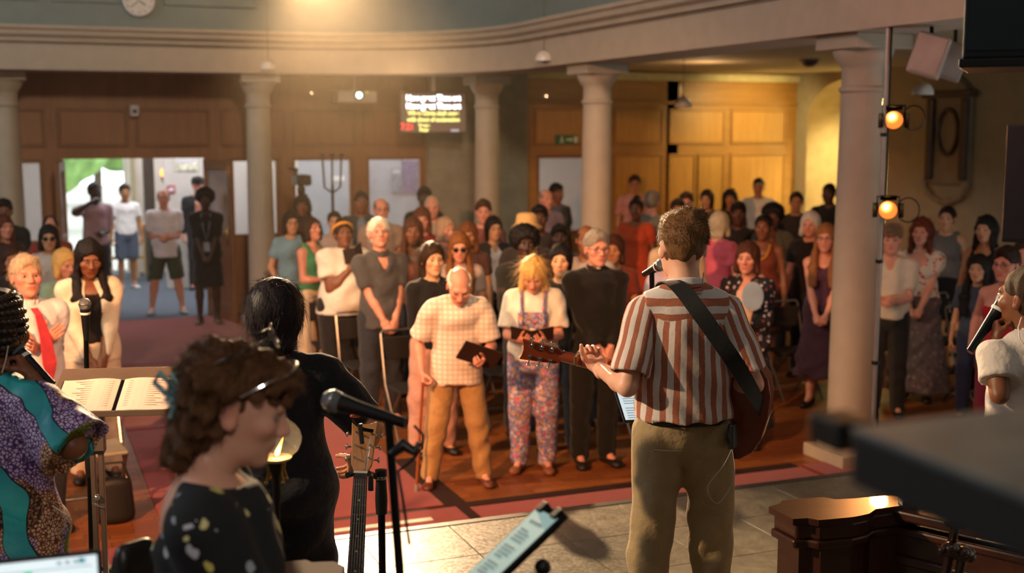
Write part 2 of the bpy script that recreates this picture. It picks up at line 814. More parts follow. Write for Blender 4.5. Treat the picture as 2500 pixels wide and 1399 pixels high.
def checks(name, base, line, per=0.05, w=0.22):
    if name in _mats:
        return _mats[name]
    m, t = newmat(name)
    tc = t.n('ShaderNodeTexCoord')
    sp = t.n('ShaderNodeSeparateXYZ')
    t.l(tc.outputs['Object'], sp.inputs[0])
    c = srgb(base)
    out = c
    for ax in (0, 2):
        f = t.math('FRACT', t.math('MULTIPLY', sp.outputs[ax], 1 / per))
        out = t.mix(t.math('MULTIPLY', t.math('LESS_THAN', f, w), 0.75), out, srgb(line))
    t.l(out, t.bs.inputs['Base Color'])
    t.bs.inputs['Roughness'].default_value = 0.85
    n2 = t.noise(tc.outputs['Object'], 20, 3)
    t.bump(n2.outputs[0], 0.35, 0.012)
    _mats[name] = m
    return m


SKIN = {'pale': '#d8a38a', 'pink': '#cf9078', 'olive': '#c0906c', 'tan': '#a8744e', 'brown': '#7a4c32', 'dark': '#53321f', 'deep': '#3a2216', 'asian': '#d2a27c'}


# ------------------------------------------------------------------ templates: heads, hands, hair, shoes, eyes
_tpl = {}


def head_template(sex, res):
    key = ('head', sex, res)
    if key in _tpl:
        return _tpl[key]
    f = Field((-0.1, -0.13, -0.17), (0.1, 0.14, 0.13), res)
    j = 1.0 if sex == 'm' else 0.9
    f.ell((0, -0.017, 0.030), (0.076, 0.097, 0.090), 0.01)
    f.ell((0, 0.030, -0.025), (0.064 * (0.5 + j / 2), 0.066, 0.086), 0.03)
    f.ell((0, 0.040, -0.072), (0.049 * j, 0.046, 0.040), 0.025)
    f.ell((0, 0.074, -0.100), (0.022, 0.019, 0.017), 0.02)
    f.cap((-0.034, 0.082, 0.030), (0.034, 0.082, 0.030), 0.013, k=0.018)
    f.ell((0.045, 0.066, -0.018), 0.021, 0.02)
    f.ell((-0.045, 0.066, -0.018), 0.021, 0.02)
    f.cutell((0.031, 0.104, 0.006), (0.018, 0.017, 0.012), 0.012)
    f.cutell((-0.031, 0.104, 0.006), (0.018, 0.017, 0.012), 0.012)
    f.cap((0, 0.090, 0.018), (0, 0.113, -0.028), 0.008, 0.0125, k=0.012)
    f.ell((0.012, 0.102, -0.032), 0.009, 0.008)
    f.ell((-0.012, 0.102, -0.032), 0.009, 0.008)
    f.ell((0, 0.090, -0.056), (0.024, 0.012, 0.0075), 0.006)
    f.ell((0, 0.088, -0.069), (0.020, 0.012, 0.0085), 0.006)
    f.cutcap((-0.022, 0.103, -0.0625), (0.022, 0.103, -0.0625), 0.003, k=0.004)
    for sgn in (1, -1):
        f.ell((sgn * 0.079, -0.012, -0.004), (0.010, 0.021, 0.033), 0.006, rot=rot3(0.2, 0, -0.35 * sgn))
        f.cutell((sgn * 0.090, -0.002, -0.002), (0.007, 0.010, 0.017), 0.004)
    f.cap((0, -0.014, -0.06), (0, -0.026, -0.165), (0.052 * (0.4 + 0.6 * j), 0.056), (0.053 * (0.4 + 0.6 * j), 0.056), k=0.02)
    V, Q = f.net()
    V = smooth_mesh(V, Q, 1, 0.35)
    C = np.ones((len(V), 3))
    lip = np.exp(-((V[:, 0] / 0.024) ** 4 + ((V[:, 2] + 0.062) / 0.012) ** 4 + ((V[:, 1] - 0.098) / 0.025) ** 4))
    C = C * (1 - lip[:, None]) + lip[:, None] * np.array([0.80, 0.48, 0.46])
    red = np.exp(-(((np.abs(V[:, 0]) - 0.048) / 0.022) ** 2 + ((V[:, 2] + 0.025) / 0.022) ** 2)) * (V[:, 1] > 0.03)
    red += np.exp(-((V[:, 0] / 0.014) ** 2 + ((V[:, 2] + 0.03) / 0.014) ** 2)) * (V[:, 1] > 0.09)
    red += (np.abs(V[:, 0]) > 0.080)
    C *= 1 - np.clip(red, 0, 1)[:, None] * np.array([0.0, 0.16, 0.18])
    eye_dark = np.exp(-(((np.abs(V[:, 0]) - 0.031) / 0.017) ** 4 + ((V[:, 2] - 0.004) / 0.010) ** 4)) * (V[:, 1] > 0.06)  # skin darkened over the whole eye area
    C *= 1 - 0.45 * eye_dark[:, None]
    _tpl[key] = (V, Q, C)
    return _tpl[key]


def hand_template(pose, res):
    """right hand: wrist at origin, fingers +Y, back of hand +Z, thumb on -X"""
    key = ('hand', pose, res)
    if key in _tpl:
        return _tpl[key]
    curl = {'relaxed': (22, 34, 20, 25), 'grip': (62, 78, 48, 48), 'flat': (4, 6, 4, 12), 'clasp': (46, 52, 30, 38), 'neck': (58, 80, 50, 10)}[pose]
    f = Field((-0.09, -0.05, -0.11), (0.06, 0.2, 0.05), res)
    k0 = 0.008 if res < 0.006 else 0.006
    f.cap((0, -0.035, 0), (0, 0.015, 0), (0.028, 0.022), (0.031, 0.019), k=0.01, side=(1, 0, 0))
    f.cap((0.0, 0.015, 0), (0.002, 0.075, 0), (0.032, 0.016), (0.039, 0.0145), k=0.016, side=(1, 0, 0))
    f.ell((-0.022, 0.032, -0.010), (0.017, 0.027, 0.014), 0.012)
    f.ell((0.024, 0.034, -0.009), (0.013, 0.03, 0.012), 0.012)
    fr = 0.0087 if res < 0.006 else 0.0094
    for i, (x, y, L, r) in enumerate(((-0.029, 0.086, 0.076, fr), (-0.0095, 0.091, 0.084, fr), (0.0105, 0.088, 0.078, fr * 0.96), (0.0295, 0.079, 0.060, fr * 0.88))):
        p = np.array([x, y - 0.012, 0.0])
        ang = 0.0
        fan = (x + 0.0) * 1.3
        for j, (fr_, cu) in enumerate(((0.45, curl[0]), (0.31, curl[1]), (0.24, curl[2]))):
            ang += math.radians(cu + 3 * i)
            d = np.array([math.sin(fan) * math.cos(ang), math.cos(fan) * math.cos(ang), -math.sin(ang)])
            q = p + d * L * fr_
            f.cap(p, q, r * (1 - 0.07 * j), r * (0.94 - 0.08 * j), k=0.003)
            p = q
    ta = math.radians(curl[3])
    if pose == 'neck':
        p = np.array([-0.026, 0.022, -0.008])
        for (d, L, r) in (((-0.5, 0.25, -0.8), 0.040, 0.0125), ((-0.15, 0.3, -0.95), 0.030, 0.0105), ((0.1, 0.3, -0.95), 0.024, 0.009)):
            q = p + nrm(d) * L
            f.cap(p, q, r, r * 0.9, k=k0)
            p = q
    p = np.array([-0.026, 0.022, -0.008])
    for j, (L, a2, r) in enumerate(() if pose == 'neck' else ((0.036, 0.0, 0.0125), (0.030, 0.35, 0.0105), (0.024, 0.6, 0.009))):
        d = nrm([-math.cos(ta + a2 * 0.9) * 0.75, 0.62 + 0.35 * a2, -0.25 - math.sin(ta) * 0.6])
        q = p + d * L
        f.cap(p, q, r, r * 0.9, k=k0)
        p = q
    V, Q = f.net()
    V = smooth_mesh(V, Q, 1, 0.25)
    _tpl[key] = (V, Q)
    return _tpl[key]


def hair_field(style, res, seed=0):
    f = Field((-0.19, -0.22, -0.48), (0.19, 0.17, 0.19), res)
    c0 = (0, -0.017, 0.032)

    def cap_shell(t=0.013, top=0.0):
        f.ell(c0, (0.076 + t, 0.098 + t, 0.090 + t + top), 0.008)

    def face_cut(line=0.062, w=0.082, low=-0.16):
        # open the face: forehead line height and width
        f.cutcap((0, 0.115, line - 0.075), (0, 0.13, low), (w, 0.085), (w, 0.10), k=0.01, side=(1, 0, 0))
        f.cutell((0, 0.125, line - 0.085), (w, 0.075, 0.085), 0.012)

    if style == 'shortback':
        f.ell((0, -0.010, 0.052), (0.082, 0.100, 0.082), 0.01)
        f.ell((0, -0.017, 0.032), (0.0795, 0.1025, 0.093), 0.01)
        f.ell((0, 0.045, 0.100), (0.060, 0.055, 0.032), 0.02)
        f.ell((0.02, -0.02, 0.115), (0.055, 0.06, 0.026), 0.02)
        f.plane((0, 0.50, -0.866), 0.040)
        face_cut(0.070)
        for sg in (1, -1):
            f.cutell((sg * 0.092, 0.000, -0.030), (0.032, 0.040, 0.046), 0.008)
            f.cutell((sg * 0.09, 0.06, 0.0), (0.03, 0.045, 0.045), 0.01)
    elif style == 'roundbob':
        f.ell((0, -0.022, 0.030), (0.102, 0.118, 0.108), 0.01)
        f.cap((0, -0.04, -0.03), (0, -0.05, -0.095), (0.090, 0.078), (0.070, 0.055), k=0.03, side=(1, 0, 0))
        face_cut(0.055, 0.072)
    elif style == 'curlyup':
        cap_shell(0.018, 0.004)
        f.ell((0, -0.075, 0.03), (0.082, 0.055, 0.085), 0.03)
        f.cap((0, -0.07, -0.03), (0, -0.085, -0.115), (0.082, 0.055), (0.07, 0.045), k=0.03, side=(1, 0, 0))
        face_cut(0.052, 0.085)
        f.ell((0, 0.072, 0.088), (0.060, 0.040, 0.030), 0.02)
        f.ell((0, 0.096, 0.062), (0.045, 0.020, 0.022), 0.012)
        for sg in (1, -1):
            f.cutell((sg * 0.100, 0.004, -0.020), (0.046, 0.050, 0.058), 0.004)
            f.cutell((sg * 0.078, 0.065, -0.03), (0.055, 0.075, 0.085), 0.003)
    elif style in ('short', 'crew'):
        t = {'short': 0.016, 'shortback': 0.019, 'crew': 0.008}[style]
        cap_shell(t, 0.006)
        if style != 'crew':
            f.ell((0, 0.045, 0.098), (0.058, 0.05, 0.028), 0.02)
        f.plane((0, 0.55, -0.83), 0.056)
        face_cut(0.066)
        for sg in (1, -1):
            f.cutell((sg * 0.088, 0.005, -0.022), (0.03, 0.032, 0.042), 0.006)
            f.cutell((sg * 0.09, 0.06, 0.0), (0.03, 0.045, 0.045), 0.01)
    elif style == 'receding':
        cap_shell(0.010)
        f.plane((0, 0.45, -0.89), 0.055)
        face_cut(0.10, 0.09)
        f.cutell((0, 0.10, 0.12), (0.065, 0.085, 0.06), 0.02)
        for sg in (1, -1):
            f.cutell((sg * 0.088, 0.005, -0.022), (0.03, 0.032, 0.042), 0.006)
    elif style == 'bald':
        cap_shell(0.008)
        f.cutell((0, 0.03, 0.135), (0.085, 0.12, 0.11), 0.012)
        f.plane((0, 0.45, -0.89), 0.05)
        face_cut(0.10, 0.09)
        for sg in (1, -1):
            f.cutell((sg * 0.088, 0.005, -0.022), (0.03, 0.032, 0.042), 0.006)
    elif style in ('bob', 'fringe', 'long', 'longback', 'curly', 'wavy'):
        cap_shell(0.020, 0.004)
        low = {'bob': -0.125, 'fringe': -0.17, 'long': -0.43, 'longback': -0.27, 'curly': -0.15, 'wavy': -0.24}[style]
        wide = {'curly': 0.105, 'wavy': 0.105, 'bob': 0.09}.get(style, 0.085)
        f.cap((0, -0.045, 0.0), (0, -0.06, low + 0.03), (wide, 0.065), (wide * 0.95, 0.04), k=0.02, side=(1, 0, 0))
        if style != 'longback':
            for sg in (1, -1):
                f.cap((sg * 0.070, 0.0, 0.03), (sg * 0.083, 0.02, max(low, -0.2) + 0.03), (0.024, 0.04), (0.026, 0.03), k=0.015, side=(1, 0, 0))
                if style == 'long':
                    f.cap((sg * 0.083, 0.02, -0.13), (sg * 0.090, 0.105, -0.25), (0.034, 0.036), (0.045, 0.028), k=0.02, side=(1, 0, 0))
                    f.cap((sg * 0.090, 0.105, -0.25), (sg * 0.085, 0.118, low + 0.02), (0.045, 0.030), (0.036, 0.022), k=0.02, side=(1, 0, 0))
        face_cut(0.045 if style in ('fringe', 'curly') else 0.070, 0.066)
        f.cutcap((0, 0.03, -0.115), (0, 0.05, -0.46), (0.056, 0.05), (0.052, 0.09), k=0.01, side=(1, 0, 0))
    elif style == 'afro':
        f.ell((0, -0.025, 0.055), (0.125, 0.125, 0.118), 0.01)
        face_cut(0.068, 0.075)
        f.plane((0, 0.4, -0.9), 0.085)
    elif style in ('bun', 'pony', 'tied'):
        cap_shell(0.012)
        if style == 'bun':
            f.ell((0, -0.07, 0.12), (0.048, 0.048, 0.045), 0.012)
        else:
            f.cap((0, -0.11, 0.03), (0, -0.14, -0.16), 0.032, 0.018, k=0.02)
        face_cut(0.078, 0.074)
        f.plane((0, 0.62, -0.78), 0.05)
        for sg in (1, -1):
            f.cutell((sg * 0.088, 0.005, -0.022), (0.028, 0.028, 0.040), 0.006)
    r = random.Random(seed + len(style))
    amp = {'curly': 0.010, 'curlyup': 0.008, 'afro': 0.006, 'wavy': 0.006, 'fringe': 0.004, 'roundbob': 0.0012}.get(style, 0.0028)
    fr = {'curly': 120, 'curlyup': 110, 'afro': 170, 'wavy': 70}.get(style, 95)
    ph = [r.uniform(0, 6) for _ in range(6)]
    zf = {'curly': 1.0, 'curlyup': 1.0, 'afro': 1.0}.get(style, 0.22)
    f.warp(lambda X, Y, Z: amp * (np.sin(X * fr + 2 * np.sin(Z * 30 + ph[3]) + ph[0]) * np.sin(Y * fr * 0.9 + ph[1]) + 0.7 * np.sin(Z * fr * zf + 3 * np.sin(X * 40 + ph[4]) + ph[2])))
    return f


def hair_mesh(style, res, seed=0):
    key = ('hair', style, res, seed)
    if key not in _tpl:
        V, Q = hair_field(style, res, seed).net()
        _tpl[key] = (V, Q)
    return _tpl[key]


def strands(V, N, length, rad, seed=0, curl=0.0, steps=5, flow=(0, -0.25, -1.0), lift=0.25, cen=(0, -0.02, 0.02), zmin=-9, ymax=None):
    """thin tapering hair tubes growing out of a hair surface, as one mesh (V,F tris)"""
    rg = np.random.default_rng(seed)
    Vs = V[V[:, 2] > zmin]
    if ymax is not None:
        Vs = Vs[(Vs[:, 1] < ymax) | (Vs[:, 2] > 0.08)]
    P = Vs[rg.integers(0, len(Vs), N)] + rg.normal(0, 0.002, (N, 3))
    out = P - np.array(cen)
    out /= np.linalg.norm(out, axis=1)[:, None]
    fl = np.array(flow, float)
    d = fl[None] - out * (out @ fl)[:, None]
    d += rg.normal(0, 0.35, (N, 3))
    d /= np.linalg.norm(d, axis=1)[:, None] + 1e-9
    d = d + out * lift
    L = length * rg.uniform(0.5, 1.2, N)
    pts = [P]
    ph = rg.uniform(0, 6.28, N)
    a1 = np.cross(d, out)
    for sidx in range(1, steps):
        t = sidx / (steps - 1)
        base = P + d * (L * t)[:, None] + np.array([0, 0, -1.0])[None] * (L * t * t * 0.35)[:, None]
        if curl:
            base = base + a1 * (curl * np.sin(ph + t * 9) * t ** 0.5)[:, None] + out * (curl * np.cos(ph + t * 9) * t ** 0.5)[:, None]
        pts.append(base)
    pts = np.stack(pts, 1)
    T = np.gradient(pts, axis=1)
    T /= np.linalg.norm(T, axis=2)[:, :, None] + 1e-9
    u = np.cross(T, np.array([0.3, 0.5, 0.81]))
    u /= np.linalg.norm(u, axis=2)[:, :, None] + 1e-9
    w = np.cross(T, u)
    rr = rad * np.linspace(1, 0.25, steps)[None, :, None]
    ring = [pts + rr * (u * math.cos(a) + w * math.sin(a)) for a in (0, 2.094, 4.188)]
    VV = np.stack(ring, 2).reshape(-1, 3)
    base = (np.arange(N) * steps * 3)[:, None, None]
    si = (np.arange(steps - 1) * 3)[None, :, None]
    k = np.arange(3)[None, None, :]
    k2 = (k + 1) % 3
    Q = np.stack([base + si + k, base + si + k2, base + si + 3 + k2, base + si + 3 + k], -1).reshape(-1, 4)
    return VV, Q


def join_np(parts):
    Vs, Qs, o = [], [], 0
    for V, Q in parts:
        Vs.append(V)
        Qs.append(Q + o)
        o += len(V)
    return np.concatenate(Vs), np.concatenate(Qs)


def shared_mesh(key, fn):
    if key not in _tpl:
        _tpl[key] = fn()
    return _tpl[key]


def eye_mesh():
    def mk():
        b = MB()
        b.ball((0, 0, 0), 0.0118, 12, 9)
        me = b.mesh('eye', True)
        m, t = newmat('eyeball')
        tc = t.n('ShaderNodeTexCoord')
        sp = t.n('ShaderNodeSeparateXYZ')
        t.l(tc.outputs['Object'], sp.inputs[0])
        r2 = t.math('ADD', t.math('POWER', sp.outputs[0], 2.0), t.math('POWER', t.math('ADD', sp.outputs[2], 0.001), 2.0))
        c = t.mix(t.math('LESS_THAN', r2, 0.0058 ** 2), srgb('#8d7a6e'), srgb('#150c08'))
        t.l(c, t.bs.inputs['Base Color'])
        t.bs.inputs['Roughness'].default_value = 0.15
        me.materials.append(m)
        return me
    return shared_mesh('eyes', mk)


def brow_mesh(hexc):
    def mk():
        b = MB()
        b.tube([(0.013, 0.0955, 0.0265), (0.030, 0.0925, 0.031), (0.049, 0.079, 0.027)], [0.0035, 0.0042, 0.002], 6)
        me = b.mesh('eyebrow', True)
        me.materials.append(hair_mat(hexc))
        return me
    return shared_mesh('brow' + hexc, mk)


def glasses_mesh(kind):
    def mk():
        b = MB()
        for sg in (1, -1):
            pts = [(sg * 0.032 + 0.024 * math.cos(a), 0.108 - 0.004 * abs(math.cos(a)), 0.004 + 0.019 * math.sin(a)) for a in np.linspace(0, 2 * math.pi, 17)]
            b.tube(pts, 0.0017, 6, False)
            b.tube([(sg * 0.056, 0.104, 0.010), (sg * 0.080, 0.06, 0.012), (sg * 0.082, -0.01, 0.010)], 0.0017, 6)
            if kind == 'sun':
                o = len(b.v)
                ring = pts[:-1]
                b._add(ring + [(p[0], p[1] - 0.002, p[2]) for p in ring], [tuple(range(15, -1, -1)), tuple(range(16, 32))])
        b.tube([(-0.009, 0.108, 0.008), (0, 0.111, 0.011), (0.009, 0.108, 0.008)], 0.0017, 6)
        me = b.mesh('glasses', True)
        me.materials.append(M('glasses_black', (0.01, 0.009, 0.009), 0.25, var=0.05, bump=0))
        return me
    return shared_mesh('glasses' + kind, mk)


def shoe_mesh(kind):
    def mk():
        f = Field((-0.07, -0.12, -0.01), (0.07, 0.22, 0.16), 0.012)
        f.cap((0, -0.045, 0.035), (0.004, 0.125, 0.030), (0.036, 0.034), (0.040, 0.028), k=0.02, side=(1, 0, 0))
        f.ell((0.004, 0.14, 0.026), (0.041, 0.05, 0.028), 0.02)
        if kind == 'boot':
            f.cap((0, -0.03, 0.03), (0, -0.03, 0.15), 0.045, 0.046, k=0.02)
        else:
            f.cap((0, -0.035, 0.04), (0, -0.03, 0.082), 0.038, 0.036, k=0.02)
        f.plane((0, 0, -1), 0.0)
        V, Q = f.net()
        return mesh_np('shoe', V, Q)
    return shared_mesh('shoe' + kind, mk)


# ------------------------------------------------------------------ the person builder
ARMS = {  # right hand target, left hand target (person facing +Y, right = +X), hand pose, back-of-hand normals, elbow pole
    'sides': ((0.25, 0.05, 0.80), (-0.25, 0.05, 0.80), 'relaxed', (1, 0.2, 0)),
    'clasp': ((0.035, 0.21, 0.87), (-0.035, 0.22, 0.85), 'clasp', (0.35, 0.9, 0.1)),
    'claspup': ((0.03, 0.22, 1.10), (-0.03, 0.23, 1.08), 'clasp', (0.4, 0.8, 0.2)),
    'book': ((0.085, 0.27, 1.10), (-0.085, 0.27, 1.10), 'clasp', (0.5, 0.4, -0.8)),
    'bookhigh': ((0.06, 0.23, 1.30), (-0.16, 0.16, 1.02), 'clasp', (0.6, 0.7, -0.2)),
    'chest': ((-0.02, 0.17, 1.24), (0.04, 0.18, 1.20), 'flat', (0.1, 1, 0.2)),
    'crossed': ((-0.12, 0.19, 1.16), (0.10, 0.20, 1.12), 'relaxed', (0.2, 0.9, 0.2)),
    'phone': ((0.14, 0.30, 1.50), (-0.25, 0.05, 0.80), 'grip', (0.7, 0.2, 0.5)),
    'bag': ((0.20, 0.16, 0.95), (-0.25, 0.05, 0.80), 'clasp', (1, 0.3, 0)),
    'hip': ((0.26, 0.0, 0.98), (-0.25, 0.06, 0.80), 'clasp', (1, 0.0, 0.2)),
}


def ik(S, T, l1, l2, pole):
    S, T = np.array(S, float), np.array(T, float)
    d = T - S
    L = np.linalg.norm(d)
    Lm = (l1 + l2) * 0.995
    if L > Lm:
        T = S + d / L * Lm
        d = T - S
        L = Lm
    n = d / L
    a = (l1 * l1 - l2 * l2 + L * L) / (2 * L)
    h = math.sqrt(max(l1 * l1 - a * a, 0.0))
    p = np.array(pole, float)
    p -= n * np.dot(p, n)
    return S + n * a + nrm(p) * h, T


class Pose:
    """joints of a standing figure, in metres, feet at z=0, facing +Y"""

    def __init__(s, H, sex='m', lean=0.0, stance=0.0, w=1.0, shw=None):
        s.h = h = H / 1.765
        s.sex, s.w = sex, w
        s.lean = math.radians(lean)
        s.piv = np.array([0, 0, 0.97 * h])
        sw = (0.178 if sex == 'm' else 0.158) if shw is None else shw
        hw = 0.088 if sex == 'm' else 0.092
        s.sh = {1: s.T((sw, -0.005, 1.378)), -1: s.T((-sw, -0.005, 1.378))}
        s.hip = {g: np.array([g * hw, 0, 0.92]) * h for g in (1, -1)}
        s.knee = {g: np.array([g * (hw + 0.012 + stance * 0.5), 0.012, 0.50]) * h for g in (1, -1)}
        s.ank = {g: np.array([g * (hw + 0.018 + stance), -0.025, 0.085]) * h for g in (1, -1)}
        s.neck = s.T((0, -0.008, 1.455))
        s.arm = {}

    def T(s, p):
        p = np.array(p, float) * s.h
        if p[2] < s.piv[2]:
            return p
        q = p - s.piv
        c, sn = math.cos(s.lean), math.sin(s.lean)
        return s.piv + np.array([q[0], q[1] * c + q[2] * sn, q[2] * c - q[1] * sn])

    def set_arm(s, g, target, pole=None, lean_target=False):
        h = s.h
        tgt = s.T(target) if lean_target else np.array(target, float) * h
        el, wr = ik(s.sh[g], tgt, 0.285 * h, 0.245 * h, pole if pole is not None else (g * 0.55, -0.75, -0.55))
        s.arm[g] = (el, wr)


def torso_prims(P, infl=0.0, belly=0.0):
    """elliptic stack of the trunk: list of (a,b,ra,rb,k)"""
    w, T, h = P.w, P.T, P.h
    f = P.sex == 'f'
    L = []

    def E(z0, z1, x0, y0, x1, y1, yo0=0.0, yo1=0.0, k=0.03):
        L.append((T((0, yo0, z0)), T((0, yo1, z1)), ((x0 * w + infl) * h, (y0 * w + infl) * h), ((x1 * w + infl) * h, (y1 * w + infl) * h), k))
    hipx = 0.172 if f else 0.160
    E(0.90, 1.00, hipx, 0.118 + belly * .5, hipx * 0.95, 0.110 + belly, 0.0, 0.004 + belly * .4)
    E(1.00, 1.17, hipx * 0.93, 0.106 + belly, 0.126 if f else 0.140, 0.092 + belly * .8, belly * .4, belly * .3)
    E(1.17, 1.34, 0.126 if f else 0.140, 0.092 + belly * .8, 0.142 if f else 0.160, 0.100, belly * .3, 0.0)
    E(1.34, 1.37, 0.142 if f else 0.160, 0.100, 0.118 if f else 0.138, 0.078, 0.0, -0.01)
    return L


def add_torso(F, P, infl=0.0, belly=0.0, shoulders=True, bust=0.0):
    for a, b, ra, rb, k in torso_prims(P, infl, belly):
        F.cap(a, b, ra, rb, k=k)
    h = P.h
    if shoulders:
        for g in (1, -1):
            F.cap(P.T((0, -0.012, 1.395)), P.sh[g], (0.056 * P.w ** .5 + infl * .8) * h, (0.047 * P.w ** .5 + infl * .8) * h, k=0.03)
            F.cap(P.T((g * 0.025, -0.022, 1.458)), P.sh[g] + np.array([0, 0, 0.010]) * h, (0.036 + infl * .5) * h, (0.034 + infl * .7) * h, k=0.025)
    if bust:
        for g in (1, -1):
            F.ell(P.T((g * 0.072, 0.078, 1.265)), [(x * P.w + infl) * h for x in (0.062, 0.052 * (0.6 + bust * .4), 0.062)], 0.03)


def pmat(H):
    return None


def person(spec):
    """build one person; spec keys: px,py (crown in the photo), H, z (floor), face, label, ..."""
    g = spec.get
    H = g('H', 1.72)
    z0 = g('z', 0.0)
    if 'loc' in spec:
        x, y = spec['loc']
    else:
        q = atz(spec['px'], spec['py'], z0 + H)
        x, y = q[0], q[1]
    sex = g('sex', 'm')
    tocam = math.atan2(-y, -x)  # heading towards the camera
    heading = tocam + math.radians(g('turn', 0))  # + = towards image right
    rz = heading - math.pi / 2
    root = empty('person', (x, y, z0), rz)
    tag(root, g('label'), 'person', g('group'))
    res = g('res', 0.026)
    fine = res < 0.0165
    w = g('w', 1.0)
    belly = g('belly', 0.0)
    P = Pose(H, sex, g('lean', 0), g('stance', 0.0), w ** 0.5 if w > 1 else w, g('shw'))
    h = P.h
    # arms
    a = ARMS[g('arms', 'sides')]
    a = (g('rh') or a[0], g('lh') or a[1], g('hand', a[2]), a[3])
    hp = {1: g('rhand', a[2]), -1: g('lhand', a[2])}
    P.set_arm(1, a[0], g('rpole'))
    P.set_arm(-1, a[1], g('lpole'))
    if g('relbow') is not None:
        P.arm[1] = (np.array(g('relbow'), float), np.array(a[0], float) * h)
    if g('lelbow') is not None:
        P.arm[-1] = (np.array(g('lelbow'), float), np.array(a[1], float) * h)
    skin = np.array(srgb(SKIN[g('skin', 'pale')]))
    lo = np.array([-0.5, -0.35, 0.0]) * h
    hi = np.array([0.5, 0.5, 1.60]) * h
    for j in list(P.arm.values()):
        for p in j:
            lo = np.minimum(lo, p - 0.09)
            hi = np.maximum(hi, p + 0.09)
    mx = max(abs(lo[0]), abs(hi[0]))
    allp = [p for j in P.arm.values() for p in j]
    bx = max(0.30 * h * max(1, w), max(abs(p[0]) for p in allp) + 0.08, (0.12 + g('stance', 0)) + 0.1)
    by1 = max(0.20 * h + belly + 0.1 * (w > 1) + abs(math.sin(P.lean)) * 0.6, max(p[1] for p in allp) + 0.06, 0.24 * h)
    by0 = min(-0.2 * h, min(p[1] for p in allp) - 0.07)
    lo = (-bx, by0, 0)
    hi = (bx, by1, 1.58 * h)
    # ---- skin body
    F = Field(lo, hi, res * (1.25 if fine and 'top' in spec and spec['top'] else 1.0))
    add_torso(F, P, 0.0, belly * 0.8, True, g('bust', 1.0 if sex == 'f' else 0) * 0.8)
    F.cap(P.neck - np.array([0, 0, 0.03]), P.neck + (P.T((0, 0.012, 1.56)) - P.neck), 0.060 * h * (1 if sex == 'm' else .86), 0.052 * h * (1 if sex == 'm' else .86), k=0.02)
    aw = (w if w > 1 else 1.0) ** 0.8
    for s in (1, -1):
        el, wr = P.arm[s]
        S = P.sh[s]
        F.cap(S, el, 0.047 * h * aw, 0.038 * h * aw, k=0.02)
        m = el + (wr - el) * 0.28
        F.cap(el, m, 0.038 * h * aw, 0.040 * h * aw, k=0.015)
        F.cap(m, wr, 0.040 * h * aw, 0.026 * h, k=0.015)
        F.cap(P.hip[s], P.knee[s], 0.083 * h * aw, 0.054 * h * aw, k=0.03)
        m = P.knee[s] + (P.ank[s] - P.knee[s]) * 0.3 + np.array([0, -0.012, 0]) * h
        F.cap(P.knee[s], m, 0.052 * h * aw, 0.055 * h * aw, k=0.02)
        F.cap(m, P.ank[s], 0.055 * h * aw, 0.034 * h, k=0.02)
        F.cap(P.ank[s], P.ank[s] + np.array([s * 0.02, 0.13, -0.05]) * h, 0.034 * h, 0.026 * h, k=0.02)
    V, Q = F.net()
    parts = [(V, Q)]
    cols = [np.tile(skin, (len(V), 1))]
    # head
    hyaw, hpitch, hroll = (math.radians(v) for v in g('head', (0, 0, 0)))
    Rh = np.array(Matrix.Rotation(hyaw, 3, 'Z') @ Matrix.Rotation(-hpitch - P.lean * 0.6, 3, 'X') @ Matrix.Rotation(hroll, 3, 'Y'))
    hs = g('hs', 1.05) * (h ** 0.5) * (0.985 if sex == 'f' else 1.0)
    hc = P.neck + Rh @ (np.array([0, 0.028, 0.150]) * hs)
    hres = g('hres', 0.006 if fine else 0.0098)
    HV, HQ, HC = head_template(sex, hres)
    parts.append((HV @ (Rh.T * hs) + hc, HQ))
    cols.append(HC * skin)
    # hands
    hands = {}
    for s in (1, -1):
        el, wr = P.arm[s]
        yv = nrm(g('rdir' if s == 1 else 'ldir') or (wr - el))
        bn = np.array(g('rback' if s == 1 else 'lback') or (a[3][0] * s, a[3][1], a[3][2]), float)
        zv = nrm(bn - yv * np.dot(bn, yv))
        xv = np.cross(yv, zv)
        TV, TQ = hand_template(hp[s], 0.005 if fine else 0.0074)
        TV = TV.copy()
        TQ2 = TQ
        if s == -1:
            TV[:, 0] *= -1
            TQ2 = TQ[:, ::-1]
        R = np.stack([xv, yv, zv], 0)
        sc = h * (1.0 if sex == 'm' else 0.92)
        parts.append((TV @ R * sc + wr, TQ2))
        cols.append(np.tile(skin * np.array([1, 0.93, 0.92]), (len(TV), 1)))
        hands[s] = (wr, xv, yv, zv)
    V, Q = join_np(parts)
    me = mesh_np('body', V, Q)
    at_ = me.attributes.new('Col', 'FLOAT_COLOR', 'POINT')
    C = np.concatenate(cols)
    at_.data.foreach_set('color', np.concatenate([C, np.ones((len(C), 1))], 1).astype(np.float32).ravel())
    me.materials.append(skin_mat())
    obj('body', me, None, root)
    # ---- hair, eyes, brows on the head
    Mh = frame_matrix(hc, Rh[:, 0] * hs, Rh[:, 1] * hs, Rh[:, 2] * hs)
    hst = g('hair', ('short', '#2a1a10'))
    if hst:
        rr = g('hairres', 0.0068 if fine else 0.0122)
        me = shared_mesh(('hairme', hst[0], hst[1], rr), lambda: mesh_np('hair', *hair_mesh(hst[0], rr)))
        obj('hair', me, hair_mat(hst[1]), root, mtx=Mh)
        if g('strands'):
            n_, L_, cu_ = g('strands')[:3]
            Vh, _ = hair_mesh(hst[0], rr)
            sv, sq = strands(Vh, n_, L_, 0.0007, len(hst[0]), cu_, **(g('strand_opt') or {}))
            obj('loose_hair', mesh_np('loose_hair', sv, sq), hair_mat(hst[1]), root, mtx=Mh)
